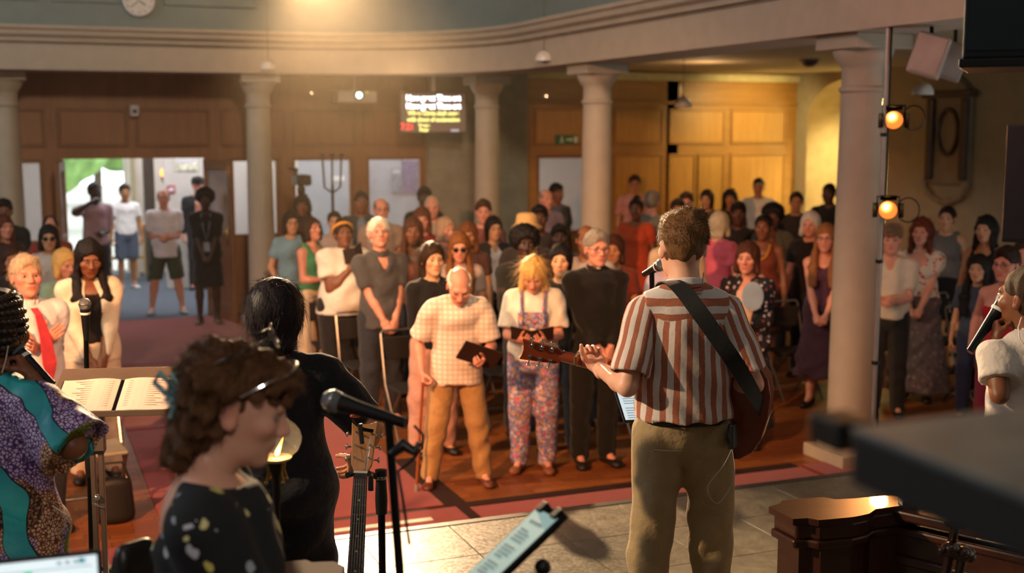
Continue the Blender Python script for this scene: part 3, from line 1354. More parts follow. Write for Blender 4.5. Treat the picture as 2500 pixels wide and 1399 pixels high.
    if g('eyes', True):
        for s in (1, -1):
            obj('eye', eye_mesh(), None, root, mtx=Mh @ Matrix.Translation((s * 0.031, 0.0785, 0.005)))
            obj('eyebrow', brow_mesh(g('brow', hst[1] if hst else '#5a4030')), None, root, mtx=Mh @ Matrix.Diagonal((s, 1, 1, 1)))
    if g('glasses'):
        obj('glasses', glasses_mesh(g('glasses')), None, root, mtx=Mh)
    # ---- bottoms
    bt, bmat = g('bottom', ('trousers', cloth('#20222a')))
    rnd = random.Random(int(x * 997 + y * 131))
    fph = [rnd.uniform(0, 6.28) for _ in range(4)]

    def folds(amp):
        return lambda X, Y, Z: amp * (0.8 * np.sin(24 * X + 15 * Z + 3 * np.sin(Z * 8 + fph[0]) + fph[1]) * (0.5 + 0.5 * np.sin(Z * 11 + Y * 9 + fph[2])) + 0.7 * np.sin(37 * Z - 19 * np.abs(X) + 2.5 * np.sin(X * 13 + fph[3]) + 12 * Y) * (0.5 + 0.5 * np.sin(X * 17 + Z * 5 + fph[0])))
    bl = g('bloose', 0.016)
    wz = g('waist', 1.03)
    if bt:
        F = Field((lo[0], -0.34, 0), (hi[0], 0.36 + belly, 1.1 * h), res)
        if bt in ('trousers', 'shorts', 'wide'):
            for (pa, pb, ra, rb, k) in torso_prims(P, bl * .8, belly * 0.7)[:2]:
                F.cap(pa, pb, ra, rb, k=k)
            end = {'trousers': 0.05, 'wide': 0.07, 'shorts': g('short', 0.50)}[bt] * h
            cr = {'trousers': 0.068, 'wide': 0.098, 'shorts': 0.095}[bt]
            for s in (1, -1):
                kn, an, hp_ = P.knee[s], P.ank[s], P.hip[s]
                if bt == 'shorts':
                    t = (hp_[2] - end) / (hp_[2] - kn[2])
                    F.cap(hp_, hp_ + (kn - hp_) * t, (0.090 * aw + bl) * h, (cr + bl * .5) * h, k=0.02, fb=True)
                else:
                    F.cap(hp_, kn, (0.087 * aw + bl) * h, (0.066 * aw + bl + (0.03 if bt == 'wide' else 0)) * h, k=0.02)
                    e2 = an + (an - kn) * ((an[2] - end) / (kn[2] - an[2]))
                    F.cap(kn, e2, (0.066 * aw + bl + (0.03 if bt == 'wide' else 0)) * h, cr * h, k=0.02, fb=True)
        else:  # skirt
            end = g('skirt', 0.55) * h
            fl = g('flare', 0.27)
            F.cap(np.array([0, belly * .3, 1.06 * h]), np.array([0, 0, end]), ((0.14 * w + bl) * h, (0.10 * w + belly * .7 + bl) * h), (fl * h, fl * 0.72 * h), k=0.0, fa=True, fb=True)
            F.ell((0, 0, 0.93 * h), ((0.175 * w + bl) * h, (0.13 * w + belly * .5 + bl) * h, 0.13 * h), 0.05)
        F.plane((0, 0, 1), wz * h)
        F.warp(folds(g('bfold', 0.006 if bt != 'skirt' else 0.012)))
        V, Q = F.net()
        me = mesh_np('bottoms', V, Q)
        obj({'trousers': 'trousers', 'wide': 'trousers', 'shorts': 'shorts', 'skirt': 'skirt'}[bt], me, bmat, root)
    # ---- tops
    tops = g('top', ('tee', cloth('#ddd6cc')))
    tops = tops if isinstance(tops, list) else [tops]
    for ti, tp in enumerate(tops):
        kind, tmat = tp[0], tp[1]
        o = tp[2] if len(tp) > 2 else {}
        loose = o.get('loose', 0.012 if kind != 'jacket' else 0.019)
        hem = o.get('hem', 0.90 if kind not in ('tuck',) else 1.0)
        slv = o.get('sleeve', {'tee': 0.62, 'shirt': 0.75, 'tank': 0, 'long': 1.9, 'jacket': 1.92, 'puff': 0.6, 'strapless': 0}[kind])
        F = Field((lo[0], lo[1], (hem - 0.03) * h), (hi[0], hi[1], 1.55 * h), res)
        if kind == 'strapless':
            for (pa, pb, ra, rb, k) in torso_prims(P, loose, belly)[:3]:
                F.cap(pa, pb, ra, rb, k=k)
        else:
            add_torso(F, P, loose, belly, kind != 'tank', 0)
            if kind == 'tank':
                for s in (1, -1):
                    F.cap(P.T((s * 0.085, 0.05, 1.36)), P.T((s * 0.10, -0.02, 1.455)), 0.03 * h, 0.03 * h, k=0.02)
                    F.cap(P.T((s * 0.085, -0.06, 1.36)), P.T((s * 0.10, -0.02, 1.455)), 0.03 * h, 0.03 * h, k=0.02)
        if sex == 'f' and g('bust', 1.0):
            b_ = g('bust', 1.0)
            for s in (1, -1):
                F.ell(P.T((s * 0.068, 0.082, 1.262)), [(v * P.w + loose * .6) * h for v in (0.068, 0.055 * (0.6 + b_ * .4), 0.07)], 0.04)
        # the hanging part down to the hem
        bot = 0.165 if sex == 'm' else 0.172
        ztop = 1.20
        F.cap(P.T((0, belly * .2, ztop)), P.T((0, 0, 0.98)) + np.array([0, 0, (hem - 0.98) * h]), ((0.138 * P.w + loose) * h, (0.10 * P.w + belly + loose) * h), ((bot * P.w + loose + 0.004) * h, (0.122 * P.w + belly * .8 + loose) * h), k=0.02, fb=True)
        F.plane((0, 0, -1), -hem * h)
        for s in (1, -1):
            el, wr = P.arm[s]
            S = P.sh[s]
            if slv > 0:
                up = min(slv, 1.0)
                r0, r1 = (0.060 * aw + loose * .9) * h, (0.049 * aw + loose * (1.1 if slv <= 1 else .6)) * h
                if kind == 'puff':
                    F.ell(S + (el - S) * 0.28, (0.085 * h, 0.08 * h, 0.09 * h), 0.02)
                if slv <= 1:
                    F.cap(S, S + (el - S) * up, r0, r0 + (r1 + .006 - r0) * up, k=0.02, fb=True)
                else:
                    F.cap(S, el, r0, r1, k=0.02)
                    F.cap(el, el + (wr - el) * (slv - 1), r1, (0.034 + loose * .6) * h, k=0.015, fb=True)
        # neck openings
        nk = o.get('neck', 'crew')
        n0 = P.neck
        nt = P.T((0, 0.03, 1.60))
        F.cutcap(n0 + np.array([0, 0, 0.012 * h]), nt, 0.062 * h if nk != 'wide' else 0.08 * h, 0.07 * h, k=0.004)
        if nk == 'v':
            F.cutcap(P.T((0, 0.06, 1.47)), P.T((0, 0.16, 1.30)), 0.055 * h, 0.012 * h, k=0.005)
        elif nk == 'scoop':
            F.cutell(P.T((0, 0.09, 1.43)), (0.085 * h, 0.09 * h, 0.085 * h), 0.01)
        elif nk == 'lowback':
            F.cutell(P.T((0, 0.03, 1.50)), (0.135, 0.13, 0.085), 0.01)
            F.cutell(P.T((0, -0.13, 1.44)), (0.125, 0.10, 0.14), 0.01)
        elif nk == 'wide':
            F.cutell(P.T((0, 0.03, 1.50)), (0.15 * h, 0.13 * h, 0.085 * h), 0.01)
        elif nk == 'square':
            F.cutcap(P.T((0, 0.14, 1.47)), P.T((0, 0.14, 1.36)), (0.085 * h, 0.10 * h), k=0.01)
        if kind == 'strapless':
            F.plane((0, 0, 1), o.get('up', 1.30) * h)
        if kind == 'jacket':
            F.cutcap(P.T((0, 0.16, 1.46)), P.T((0, 0.18, 0.8)), (0.05 * h, 0.12), (0.075 * h, 0.14), k=0.008, side=(1, 0, 0))
        F.warp(folds(o.get('fold', 0.0065)))
        V, Q = F.net()
        nm = o.get('name') or {'tee': 'shirt', 'shirt': 'shirt', 'tank': 'top', 'long': 'shirt', 'jacket': 'jacket', 'puff': 'top', 'strapless': 'top'}[kind]
        obj(nm, mesh_np(nm, V, Q), tmat, root)
        if o.get('collar'):
            F = Field(n0 - 0.12 * h, n0 + 0.12 * h, min(res, 0.010))
            F.cap(n0 + np.array([0, 0.004, -0.012]) * h, n0 + np.array([0, 0.016, 0.045]) * h, 0.078 * h, 0.067 * h, k=0, fa=True, fb=True)
            F.cutcap(n0 - np.array([0, 0, 0.06]), n0 + np.array([0, 0.03, 0.14]) * h, 0.060 * h, k=0.003)
            F.cutcap(P.T((0, 0.085, 1.53)), P.T((0, 0.10, 1.42)), 0.03 * h, 0.008 * h, k=0.004)
            V, Q = F.net()
            obj('collar', mesh_np('collar', V, Q), o.get('collar') if not isinstance(o.get('collar'), bool) else tmat, root)
    # ---- shoes
    sh = g('shoes', ('shoe', '#1b1614'))
    for s in (1, -1):
        an = P.ank[s]
        mt = frame_matrix((an[0], an[1] + 0.02 * h, 0), (h * s, 0.15 * s, 0), (-0.15 * h + 0.3 * s * h * .3, h, 0), (0, 0, h))
        mt = frame_matrix((an[0], an[1] + 0.02 * h, 0), np.array([math.cos(.2), -math.sin(.2) * s, 0]) * h, np.array([math.sin(.2) * s, math.cos(.2), 0]) * h, (0, 0, h))
        me = shared_mesh(('shoeme',) + tuple(sh), lambda: shoe_mesh(sh[0]).copy())
        obj('shoe', me, M('shoe_' + sh[1].strip('#'), srgb(sh[1]), 0.5), root, mtx=mt)
    return dict(root=root, P=P, hc=hc, Rh=Rh, hs=hs, hands=hands, Mh=Mh, h=h, rz=rz, loc=(x, y, z0), res=res)


def w2l(R, p):
    """world point -> person's local frame"""
    x, y, z = np.array(p, float) - np.array(R['loc'] if isinstance(R, dict) else R[0])
    c, s = math.cos(-R['rz']), math.sin(-R['rz'])
    return np.array([x * c - y * s, x * s + y * c, z])


def l2w(R, p):
    c, s = math.cos(R['rz']), math.sin(R['rz'])
    x, y, z = p
    L = R['loc']
    return np.array([L[0] + x * c - y * s, L[1] + x * s + y * c, L[2] + z])

# ================================================================== the church
WALL_Y = 17.05      # panelled screen between nave and entrance lobby
RIGHT_X = 11.9
LEFT_X = -9.0
STAGE_Z = 0.45
STAGE_Y = 6.0
SOFFIT = 3.23
AISLE_CEIL = 3.42

plaster = M('cream_plaster', srgb('#b0a08c'), 0.8, var=0.05, bump=0.1, bs=30)
plaster_side = M('aisle_wall_plaster', srgb('#a09478'), 0.85, var=0.06, bump=0.1, bs=30)
sage = M('sage_panel_paint', srgb('#7c827c'), 0.7, var=0.05, bump=0.08)
stone = M('painted_column', srgb('#aa9c88'), 0.6, var=0.05, bump=0.12, bs=25)
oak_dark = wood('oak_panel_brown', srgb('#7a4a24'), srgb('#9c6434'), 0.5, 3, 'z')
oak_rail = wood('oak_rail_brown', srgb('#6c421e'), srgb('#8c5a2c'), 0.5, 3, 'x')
oak_lit = wood('oak_panel_lit', srgb('#9a6c2c'), srgb('#bd8c42'), 0.45, 3, 'z')  # same oak as the brown panels, lamplight put into a paler yellow
oak_lit_rail = wood('oak_rail_lit', srgb('#8a5f28'), srgb('#ab7c38'), 0.45, 3, 'x')  # rails of that oak, the yellow light again in the colour
carpet_red = M('red_carpet', srgb('#84191a'), 0.95, var=0.10, vs=14, bump=0.4, bs=400, bd=0.004, spec=0.1, sheen=0.2)
carpet_blue = M('blue_grey_carpet', srgb('#565c64'), 0.95, var=0.10, vs=10, bump=0.4, bs=400, bd=0.004, spec=0.1)


def parquet_mat():
    m, t = newmat('parquet_blocks')
    v = t.coords((1, 1, 1))
    br = t.n('ShaderNodeTexBrick')
    br.offset = 0.5
    br.inputs['Scale'].default_value = 1.0
    br.inputs['Brick Width'].default_value = 0.30
    br.inputs['Row Height'].default_value = 0.075
    br.inputs['Mortar Size'].default_value = 0.002
    br.inputs['Color1'].default_value = srgb('#9a5a2a') + (1,)
    br.inputs['Color2'].default_value = srgb('#7c4420') + (1,)
    br.inputs['Mortar'].default_value = srgb('#2a1508') + (1,)
    t.l(v, br.inputs['Vector'])
    n = t.noise(t.coords((6, 60, 6)), 2, 4)
    c = t.mix(0.35, br.outputs['Color'], t.ramp(n.outputs[0], [(0.3, (0.4, 0.35, 0.3)), (0.7, (1, 1, 1))]), 'MULTIPLY')
    t.l(c, t.bs.inputs['Base Color'])
    t.bs.inputs['Roughness'].default_value = 0.42
    return m


parquet = parquet_mat()


def struct(name, mb, mat, smooth=False, bevel=0.0):
    o = mb.build(name, mat, None, smooth, bevel)
    o['kind'] = 'structure'
    return o


struct('floor', MB().bx(LEFT_X, RIGHT_X, 5.9, WALL_Y, -0.2, 0.0), parquet)
fl = struct('floor_lobby', MB().bx(-2.6, 9.5, WALL_Y - 0.1, 23.2, -0.2, 0.004), carpet_blue)
fl['kind'] = 'structure'
# red carpet: separate lengths with dark joints between them
cp = empty('red_carpet', (1.66, 7.0, 0))
tag(cp, 'red carpet lengths along the centre aisle and in front of the stage', 'carpet')
for (x0, x1, y0, y1) in ((0.78, 2.60, 7.66, 10.6), (0.78, 2.60, 10.63, 13.6), (0.78, 2.60, 13.63, 16.9), (-5.2, 0.74, 6.0, 7.6), (0.78, 2.66, 6.0, 7.6), (2.74, 5.4, 6.0, 7.55), (5.44, 9.2, 6.0, 7.6)):
    MB().bx(x0 - 1.66, x1 - 1.66, y0 - 7, y1 - 7, 0.001, 0.012).build('carpet_length', carpet_red, cp, bevel=0.004)
edge = M('carpet_edging_dark', srgb('#2a1610'), 0.7)
MB().bx(2.60 - 1.66, 2.76 - 1.66, -1.0, 1.9, 0.001, 0.010).build('edge_strip', edge, cp)
MB().bx(0.78 - 1.66, 5.4 - 1.66, 0.58, 0.68, 0.001, 0.008).build('edge_strip', edge, cp)
tape = MB().bx(-0.36, 0.36, -0.03, 0.03, 0.0, 0.003).build('floor_tape', M('white_tape', srgb('#d8d0c0'), 0.6))
p = atz(925, 1283, 0.014)
tape.location = (p[0], p[1], 0.014)
tag(tape, 'white tape strip stuck across the red carpet near the stage', 'tape')

# ---- stage platform with vinyl tiles
stage_side = wood('stage_front_wood', srgb('#3a2414'), srgb('#54361e'), 0.5, 3, 'x')
struct('floor_stage', MB().bx(-6.0, 8.0, -3.0, STAGE_Y, 0.0, STAGE_Z - 0.012), stage_side)


def tile_mat():
    m, t = newmat('black_stage_tile')
    v = t.coords((1, 1, 1), gen='Object')
    oi = t.n('ShaderNodeObjectInfo')
    n = t.noise(v, 9, 5, 0.6)
    n2 = t.noise(v, 60, 4, 0.6)
    c = t.ramp(n.outputs[0], [(0.3, srgb('#665d4e')), (0.7, srgb('#8a7f6a'))])
    c = t.mix(t.math('MULTIPLY', oi.outputs['Random'], 0.25), c, srgb('#544c3f'))
    t.l(c, t.bs.inputs['Base Color'])
    r = t.ramp(n2.outputs[0], [(0.35, (0.27, 0.27, 0.27)), (0.7, (0.48, 0.48, 0.48))])
    t.l(r, t.bs.inputs['Roughness'])
    t.bump(n2.outputs[0], 0.1, 0.002)
    return m


tmat = tile_mat()
tile_me = None
st = bpy.data.objects['floor_stage']
for i in range(16):
    for j in range(9):
        x, y = -1.2 + i * 0.5, STAGE_Y - 0.25 - j * 0.5
        if tile_me is None:
            o = MB().box((0, 0, 0), (0.497, 0.497, 0.012)).build('tile', tmat, st, bevel=0.002)
            tile_me = o.data
        else:
            o = obj('tile', tile_me, None, st)
            b = o.modifiers.new('bevel', 'BEVEL')
            b.width = 0.002
        o.location = (x, y, STAGE_Z - 0.006)
struct('trim_1', MB().bx(-6.0, 8.0, STAGE_Y - 0.03, STAGE_Y + 0.03, STAGE_Z - 0.05, STAGE_Z + 0.004), M('stage_nosing', srgb('#4a443a'), 0.4), bevel=0.004)

# ---- outer shell of the nave
dim = M('upper_wall_plaster', srgb('#9a9284'), 0.85, var=0.05)
struct('wall_left', MB().bx(LEFT_X - 0.2, LEFT_X, -3.2, WALL_Y, 0, 8.2), dim)
struct('wall_behind', MB().bx(LEFT_X, RIGHT_X, -3.4, -3.2, 0, 8.2), dim)
struct('ceiling', MB().bx(LEFT_X, RIGHT_X, -3.2, WALL_Y + 0.4, 8.2, 8.4), dim)
struct('wall_gallery_back', MB().bx(LEFT_X, RIGHT_X, WALL_Y, WALL_Y + 0.25, AISLE_CEIL + 0.1, 8.2), dim)
# right wall with an arched recess and the wall above the gallery
AR0, AR1, ARS, ART = 14.75, 16.75, 2.62, 3.30   # recess y-range, springing, crown


def right_wall():
    b = MB()
    b.bx(RIGHT_X, RIGHT_X + 0.25, -3.2, AR0, 0, AISLE_CEIL)
    b.bx(RIGHT_X, RIGHT_X + 0.25, AR1, WALL_Y + 0.4, 0, AISLE_CEIL)
    n = 14
    c = (AR0 + AR1) / 2
    r = (AR1 - AR0) / 2
    for i in range(n):
        a0, a1 = math.pi * i / n, math.pi * (i + 1) / n
        y0, y1 = c - r * math.cos(a0), c - r * math.cos(a1)
        z0, z1 = ARS + (ART - ARS) * math.sin(a0), ARS + (ART - ARS) * math.sin(a1)
        X = RIGHT_X
        b._add([(X, y0, z0), (X, y1, z1), (X, y1, AISLE_CEIL), (X, y0, AISLE_CEIL)], [(0, 3, 2, 1)])
    b.bx(RIGHT_X, RIGHT_X + 0.25, AR0, AR1, 0, 0.95)
    return b


struct('wall_right', right_wall(), plaster_side)
b = MB()
n = 14
c_, r_ = (AR0 + AR1) / 2, (AR1 - AR0) / 2
for i in range(n):
    a0, a1 = math.pi * i / n, math.pi * (i + 1) / n
    y0, y1 = c_ - r_ * math.cos(a0), c_ - r_ * math.cos(a1)
    z0, z1 = ARS + (ART - ARS) * math.sin(a0), ARS + (ART - ARS) * math.sin(a1)
    b._add([(RIGHT_X, y0, z0), (RIGHT_X, y1, z1), (RIGHT_X + 0.7, y1, z1), (RIGHT_X + 0.7, y0, z0)], [(0, 1, 2, 3)])
b.bx(RIGHT_X + 0.002, RIGHT_X + 0.7, AR0 - 0.02, AR0 + 0.006, 0.9, ARS)
b.bx(RIGHT_X + 0.002, RIGHT_X + 0.7, AR1 - 0.006, AR1 + 0.02, 0.9, ARS)
b.bx(RIGHT_X + 0.25, RIGHT_X + 0.7, AR0, AR1, 0.85, 0.95)
struct('trim_2', b, M('recess_reveal', srgb('#8a7048'), 0.8))  # brown holds the shade on the arch soffit and sides
struct('wall_recess', MB().bx(RIGHT_X + 0.7, RIGHT_X + 0.85, AR0 - 0.5, AR1 + 0.5, 0.5, AISLE_CEIL + 0.2), M('recess_plaster', srgb('#d6cda0'), 0.85))
struct('wall_right_upper', MB().bx(RIGHT_X, RIGHT_X + 0.25, -3.2, WALL_Y + 0.4, AISLE_CEIL, 8.2), dim)
struct('ceiling_aisle', MB().bx(5.9, RIGHT_X, -3.2, WALL_Y, AISLE_CEIL, AISLE_CEIL + 0.12).bx(LEFT_X, 5.9, 15.95, WALL_Y, AISLE_CEIL, AISLE_CEIL + 0.12), M('aisle_ceiling_plaster', srgb('#a08c70'), 0.85, var=0.04))

# ---- gallery front: soffit beam, fascia, cornice and sage parapet following one curved line
GX, GY, GR = 5.55, 15.65, 2.3


def gallery_line(off=0.0, n=18):
    """inner edge of the gallery, seen from above; off>0 moves it into the nave"""
    x, y, r = GX - off, GY - off, GR
    pts = [(x, -3.1), (x, 4.0), (x, 9.0)]
    pts += [(x - r + r * math.cos(a), y - r + r * math.sin(a)) for a in np.linspace(0, math.pi / 2, n)]
    pts += [(0.0, y), (-4.0, y), (LEFT_X + 0.05, y)]
    return pts


def sweep(profile, name, mat, smooth=False):
    """profile: list of (offset into the nave, z), closed loop"""
    lines = [gallery_line(o) for o, z in profile]
    n = len(lines[0])
    k = len(profile)
    vs, fs = [], []
    for i in range(n):
        for j in range(k):
            vs.append((lines[j][i][0], lines[j][i][1], profile[j][1]))
    for i in range(n - 1):
        for j in range(k):
            j2 = (j + 1) % k
            fs.append((i * k + j, (i + 1) * k + j, (i + 1) * k + j2, i * k + j2))
    b = MB()
    b._add(vs, fs)
    o = b.build(name, mat, None, smooth)
    if smooth:
        o.data.set_sharp_from_angle(angle=math.radians(35))
    o['kind'] = 'structure'
    return o


sweep([(0.0, SOFFIT), (-0.62, SOFFIT), (-0.62, 3.56), (0.0, 3.56)], 'trim_3', plaster, True)
sweep([(0.012, 3.532), (0.0, 3.53), (0.0, 3.556), (0.012, 3.556)], 'trim_4', M('fascia_line', srgb('#8d7c68'), 0.8), True)
sweep([(0.0, 3.555), (0.05, 3.555), (0.06, 3.60), (0.11, 3.63), (0.12, 3.68), (0.15, 3.70), (0.15, 3.74), (0.0, 3.74)], 'trim_5', plaster, True)
sweep([(0.02, 3.74), (-0.12, 3.74), (-0.12, 4.95), (0.02, 4.95)], 'wall_gallery_front', sage, True)
gf = bpy.data.objects['wall_gallery_front']
sweep([(0.07, 4.95), (-0.16, 4.95), (-0.16, 5.03), (0.07, 5.03)], 'trim_6', plaster, True)
# raised panels on the parapet (each its own piece), straight runs
for i in range(9):
    x1 = 2.9 - i * 1.28
    y = GY - 0.02
    b = MB()
    for (a0, a1, z0, z1) in ((x1 - 1.12, x1, 4.02, 4.06), (x1 - 1.12, x1, 4.72, 4.76), (x1 - 1.12, x1 - 1.08, 4.06, 4.72), (x1 - 0.04, x1, 4.06, 4.72)):
        b.bx(a0, a1, y - 0.025, y, z0, z1)
    b.build('panel', sage, gf, bevel=0.006)
for i in range(9):
    y1 = 13.1 - i * 1.5
    x = GX - 0.02
    b = MB()
    for (a0, a1, z0, z1) in ((y1 - 1.3, y1, 4.02, 4.06), (y1 - 1.3, y1, 4.72, 4.76), (y1 - 1.3, y1 - 1.26, 4.06, 4.72), (y1 - 0.04, y1, 4.06, 4.72)):
        b.bx(x - 0.025, x, a0, a1, z0, z1)
    b.build('panel', sage, gf, bevel=0.006)
struct('floor_gallery', MB().bx(5.6, RIGHT_X, -3.2, WALL_Y, 3.56, 3.72).bx(LEFT_X, 5.6, 15.7, WALL_Y, 3.56, 3.72), dim)


# ---- columns
def column(loc, label):
    r = empty('column', loc)
    tag(r, label, 'column', 'Tuscan columns carrying the gallery')
    R = 0.172
    prof = [(R * 1.02, 0.22)] + [(R * (1.02 - 0.14 * t ** 1.6), 0.22 + 2.60 * t) for t in np.linspace(0.1, 1, 10)]
    MB().lathe(prof, n=32).build('shaft', stone, r, True)
    MB().bx(-0.25, 0.25, -0.25, 0.25, 0, 0.10).build('plinth', stone, r, bevel=0.01)
    MB().lathe([(0.235, 0.10), (0.245, 0.13), (0.235, 0.165), (0.20, 0.175), (0.195, 0.20), (0.18, 0.22)], n=32).build('base_moulding', stone, r, True)
    q = R * 0.88
    MB().lathe([(q, 2.80), (q + 0.02, 2.82), (q + 0.02, 2.84), (q, 2.86), (q, 2.98), (q + 0.015, 3.0), (q + 0.03, 3.02), (q + 0.055, 3.06), (q + 0.07, 3.10), (q + 0.07, 3.12)], n=32).build('capital_moulding', stone, r, True)
    MB().bx(-0.25, 0.25, -0.25, 0.25, 3.12, SOFFIT).build('abacus', stone, r, bevel=0.008)
    return r


column((5.9, 7.63, 0), 'near painted round column beside the two amber stage lights')
column((5.9, 12.14, 0), 'painted round column behind the priest, lit pale along its side')
column((5.9, 15.5, 0), 'grey corner column right of the hanging lyric screen')
column((2.95, 16.0, 0), 'round column between the open entrance doors and the glazed doors')
column((-0.06, 16.3, 0), 'round column at the far left edge of the picture')

# ---- the panelled screen wall at the back (with openings)
HEAD = 2.15


def wall_with_openings(name, x0, x1, openings, z1, mat, y=WALL_Y, th=0.12):
    """openings: (xa, xb, sill) sorted"""
    b = MB()
    cur = x0
    for xa, xb, sill in openings:
        b.bx(cur, xa, y, y + th, 0, HEAD)
        if sill > 0:
            b.bx(xa, xb, y, y + th, 0, sill)
        cur = xb
    b.bx(cur, x1, y, y + th, 0, HEAD)
    b.bx(x0, x1, y, y + th, HEAD, z1)
    return struct(name, b, mat)


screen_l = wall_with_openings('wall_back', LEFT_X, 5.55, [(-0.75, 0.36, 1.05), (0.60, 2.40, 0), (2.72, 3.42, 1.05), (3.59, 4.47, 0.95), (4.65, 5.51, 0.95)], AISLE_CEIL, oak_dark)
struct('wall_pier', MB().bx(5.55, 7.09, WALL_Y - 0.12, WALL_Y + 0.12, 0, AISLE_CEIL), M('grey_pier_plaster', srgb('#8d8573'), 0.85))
screen_r = wall_with_openings('wall_back_right', 7.09, RIGHT_X, [(7.29, 8.28, 0.95)], AISLE_CEIL, oak_lit_rail)


def panel(parent, x0, x1, z0, z1, mat, rail, y=WALL_Y):
    b = MB()
    d = 0.035
    b.bx(x0 + d, x1 - d, y - 0.012, y, z0 + d, z1 - d)
    b.build('panel', mat, parent, bevel=0.006)
    b = MB()
    for (a0, a1, c0, c1) in ((x0, x1, z0, z0 + d), (x0, x1, z1 - d, z1), (x0, x0 + d, z0 + d, z1 - d), (x1 - d, x1, z0 + d, z1 - d)):
        b.bx(a0, a1, y - 0.03, y, c0, c1)
    b.build('panel_moulding', rail, parent, bevel=0.006)


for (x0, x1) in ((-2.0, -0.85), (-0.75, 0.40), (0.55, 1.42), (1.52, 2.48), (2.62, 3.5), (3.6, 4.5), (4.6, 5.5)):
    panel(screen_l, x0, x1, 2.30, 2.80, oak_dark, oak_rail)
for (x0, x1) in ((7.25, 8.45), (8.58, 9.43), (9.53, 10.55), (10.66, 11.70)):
    panel(screen_r, x0, x1, 2.30, 2.85, oak_lit, oak_lit_rail)
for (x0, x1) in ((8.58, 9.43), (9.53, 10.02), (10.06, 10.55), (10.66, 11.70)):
    panel(screen_r, x0, x1, 1.05, 2.15, oak_lit, oak_lit_rail)
    panel(screen_r, x0, x1, 0.15, 0.95, oak_lit, oak_lit_rail)
MB().bx(7.09, RIGHT_X, WALL_Y - 0.10, WALL_Y, 3.28, 3.40).build('cornice', M('cornice_cream', srgb('#b8a878'), 0.7), screen_r, bevel=0.02)
MB().bx(7.09, RIGHT_X, WALL_Y - 0.05, WALL_Y, 2.92, 2.97).build('rail', oak_lit_rail, screen_r, bevel=0.01)

# ---- glazed windows in the screen: frame, pane
glass, t_ = newmat('clear_glass')
t_.bs.inputs['Transmission Weight'].default_value = 0.0
t_.bs.inputs['Base Color'].default_value = (0.9, 0.93, 0.93, 1)
t_.bs.inputs['Roughness'].default_value = 0.05
t_.bs.inputs['Alpha'].default_value = 0.16
_v = t_.noise(t_.coords(), 4, 2)
t_.l(t_.ramp(_v.outputs[0], [(0.3, (0.85, 0.9, 0.9)), (0.7, (0.95, 0.97, 0.97))]), t_.bs.inputs['Base Color'])
for i, (x0, x1, sill) in enumerate(((-0.75, 0.36, 1.05), (2.72, 3.42, 1.05), (3.59, 4.47, 0.95), (4.65, 5.51, 0.95), (7.29, 8.28, 0.95))):
    wd = empty('window_%d' % (i + 1), ((x0 + x1) / 2, WALL_Y + 0.06, sill))
    wd['kind'] = 'structure'
    hw = (x1 - x0) / 2
    hh = HEAD - sill
    b = MB()
    for (a0, a1, c0, c1) in ((-hw, hw, 0, 0.05), (-hw, hw, hh - 0.05, hh), (-hw, -hw + 0.05, 0.05, hh - 0.05), (hw - 0.05, hw, 0.05, hh - 0.05)):
        b.bx(a0, a1, -0.05, 0.05, c0, c1)
    if x1 - x0 > 0.8 and i == 0:
        b.bx(-0.02, 0.02, -0.03, 0.03, 0.05, hh - 0.05)
    b.build('window_frame', oak_rail, wd, bevel=0.006)
    MB().bx(-hw + 0.05, hw - 0.05, -0.004, 0.004, 0.05, hh - 0.05).build('pane', glass, wd)

# ---- double doors standing open
def door_leaf(name, hinge, ang, label_part):
    d = empty(name, (hinge[0], hinge[1], 0), ang)
    d['kind'] = 'structure'
    W, Hh, th = 0.88, 2.13, 0.05
    b = MB()
    b.bx(0, 0.11, -th / 2, th / 2, 0.01, Hh).bx(W - 0.11, W, -th / 2, th / 2, 0.01, Hh).bx(0.11, W - 0.11, -th / 2, th / 2, Hh - 0.13, Hh)
    b.bx(0.11, W - 0.11, -th / 2, th / 2, 1.05, 1.19).bx(0.11, W - 0.11, -th / 2, th / 2, 0.01, 0.22)
    b.build('door_frame', oak_rail, d, bevel=0.008)
    MB().bx(0.11, W - 0.11, -0.015, 0.015, 0.22, 1.05).build('panel', oak_dark, d, bevel=0.01)
    MB().bx(0.11, W - 0.11, -0.005, 0.005, 1.19, Hh - 0.13).build('pane', glass, d)
    h_ = MB()
    h_.tube([(W - 0.055, -0.03, 1.02), (W - 0.055, -0.07, 1.03), (W - 0.055, -0.07, 1.25), (W - 0.055, -0.03, 1.26)], 0.011, 8)
    h_.build('handle', M('brass', srgb('#a8813c'), 0.3, 1.0), d, True)
    return d


door_leaf('door_1', (0.60, WALL_Y), math.radians(-97), '')
door_leaf('door_2', (2.40, WALL_Y), math.radians(-75), '')

# ---- entrance lobby beyond the screen
lobby = M('lobby_wall_white', srgb('#cdc4ba'), 0.85, var=0.04)
lobby_grey = M('lobby_door_grey', srgb('#9aa2a8'), 0.5, var=0.03)
LB = 22.6
b = MB()
b.bx(-2.6, 0.62, LB, LB + 0.2, 0, 3.4).bx(1.80, 9.5, LB, LB + 0.2, 0, 3.4).bx(0.62, 1.80, LB, LB + 0.2, 2.55, 3.4)
struct('wall_lobby_back', b, lobby)
struct('wall_lobby_left', MB().bx(-2.8, -2.6, WALL_Y, LB + 0.2, 0, 3.4), lobby)
struct('wall_lobby_right', MB().bx(9.5, 9.7, WALL_Y, LB + 0.2, 0, 3.4), lobby)
struct('ceiling_lobby', MB().bx(-2.8, 9.7, WALL_Y + 0.12, LB + 0.2, 3.4, 3.5), lobby)
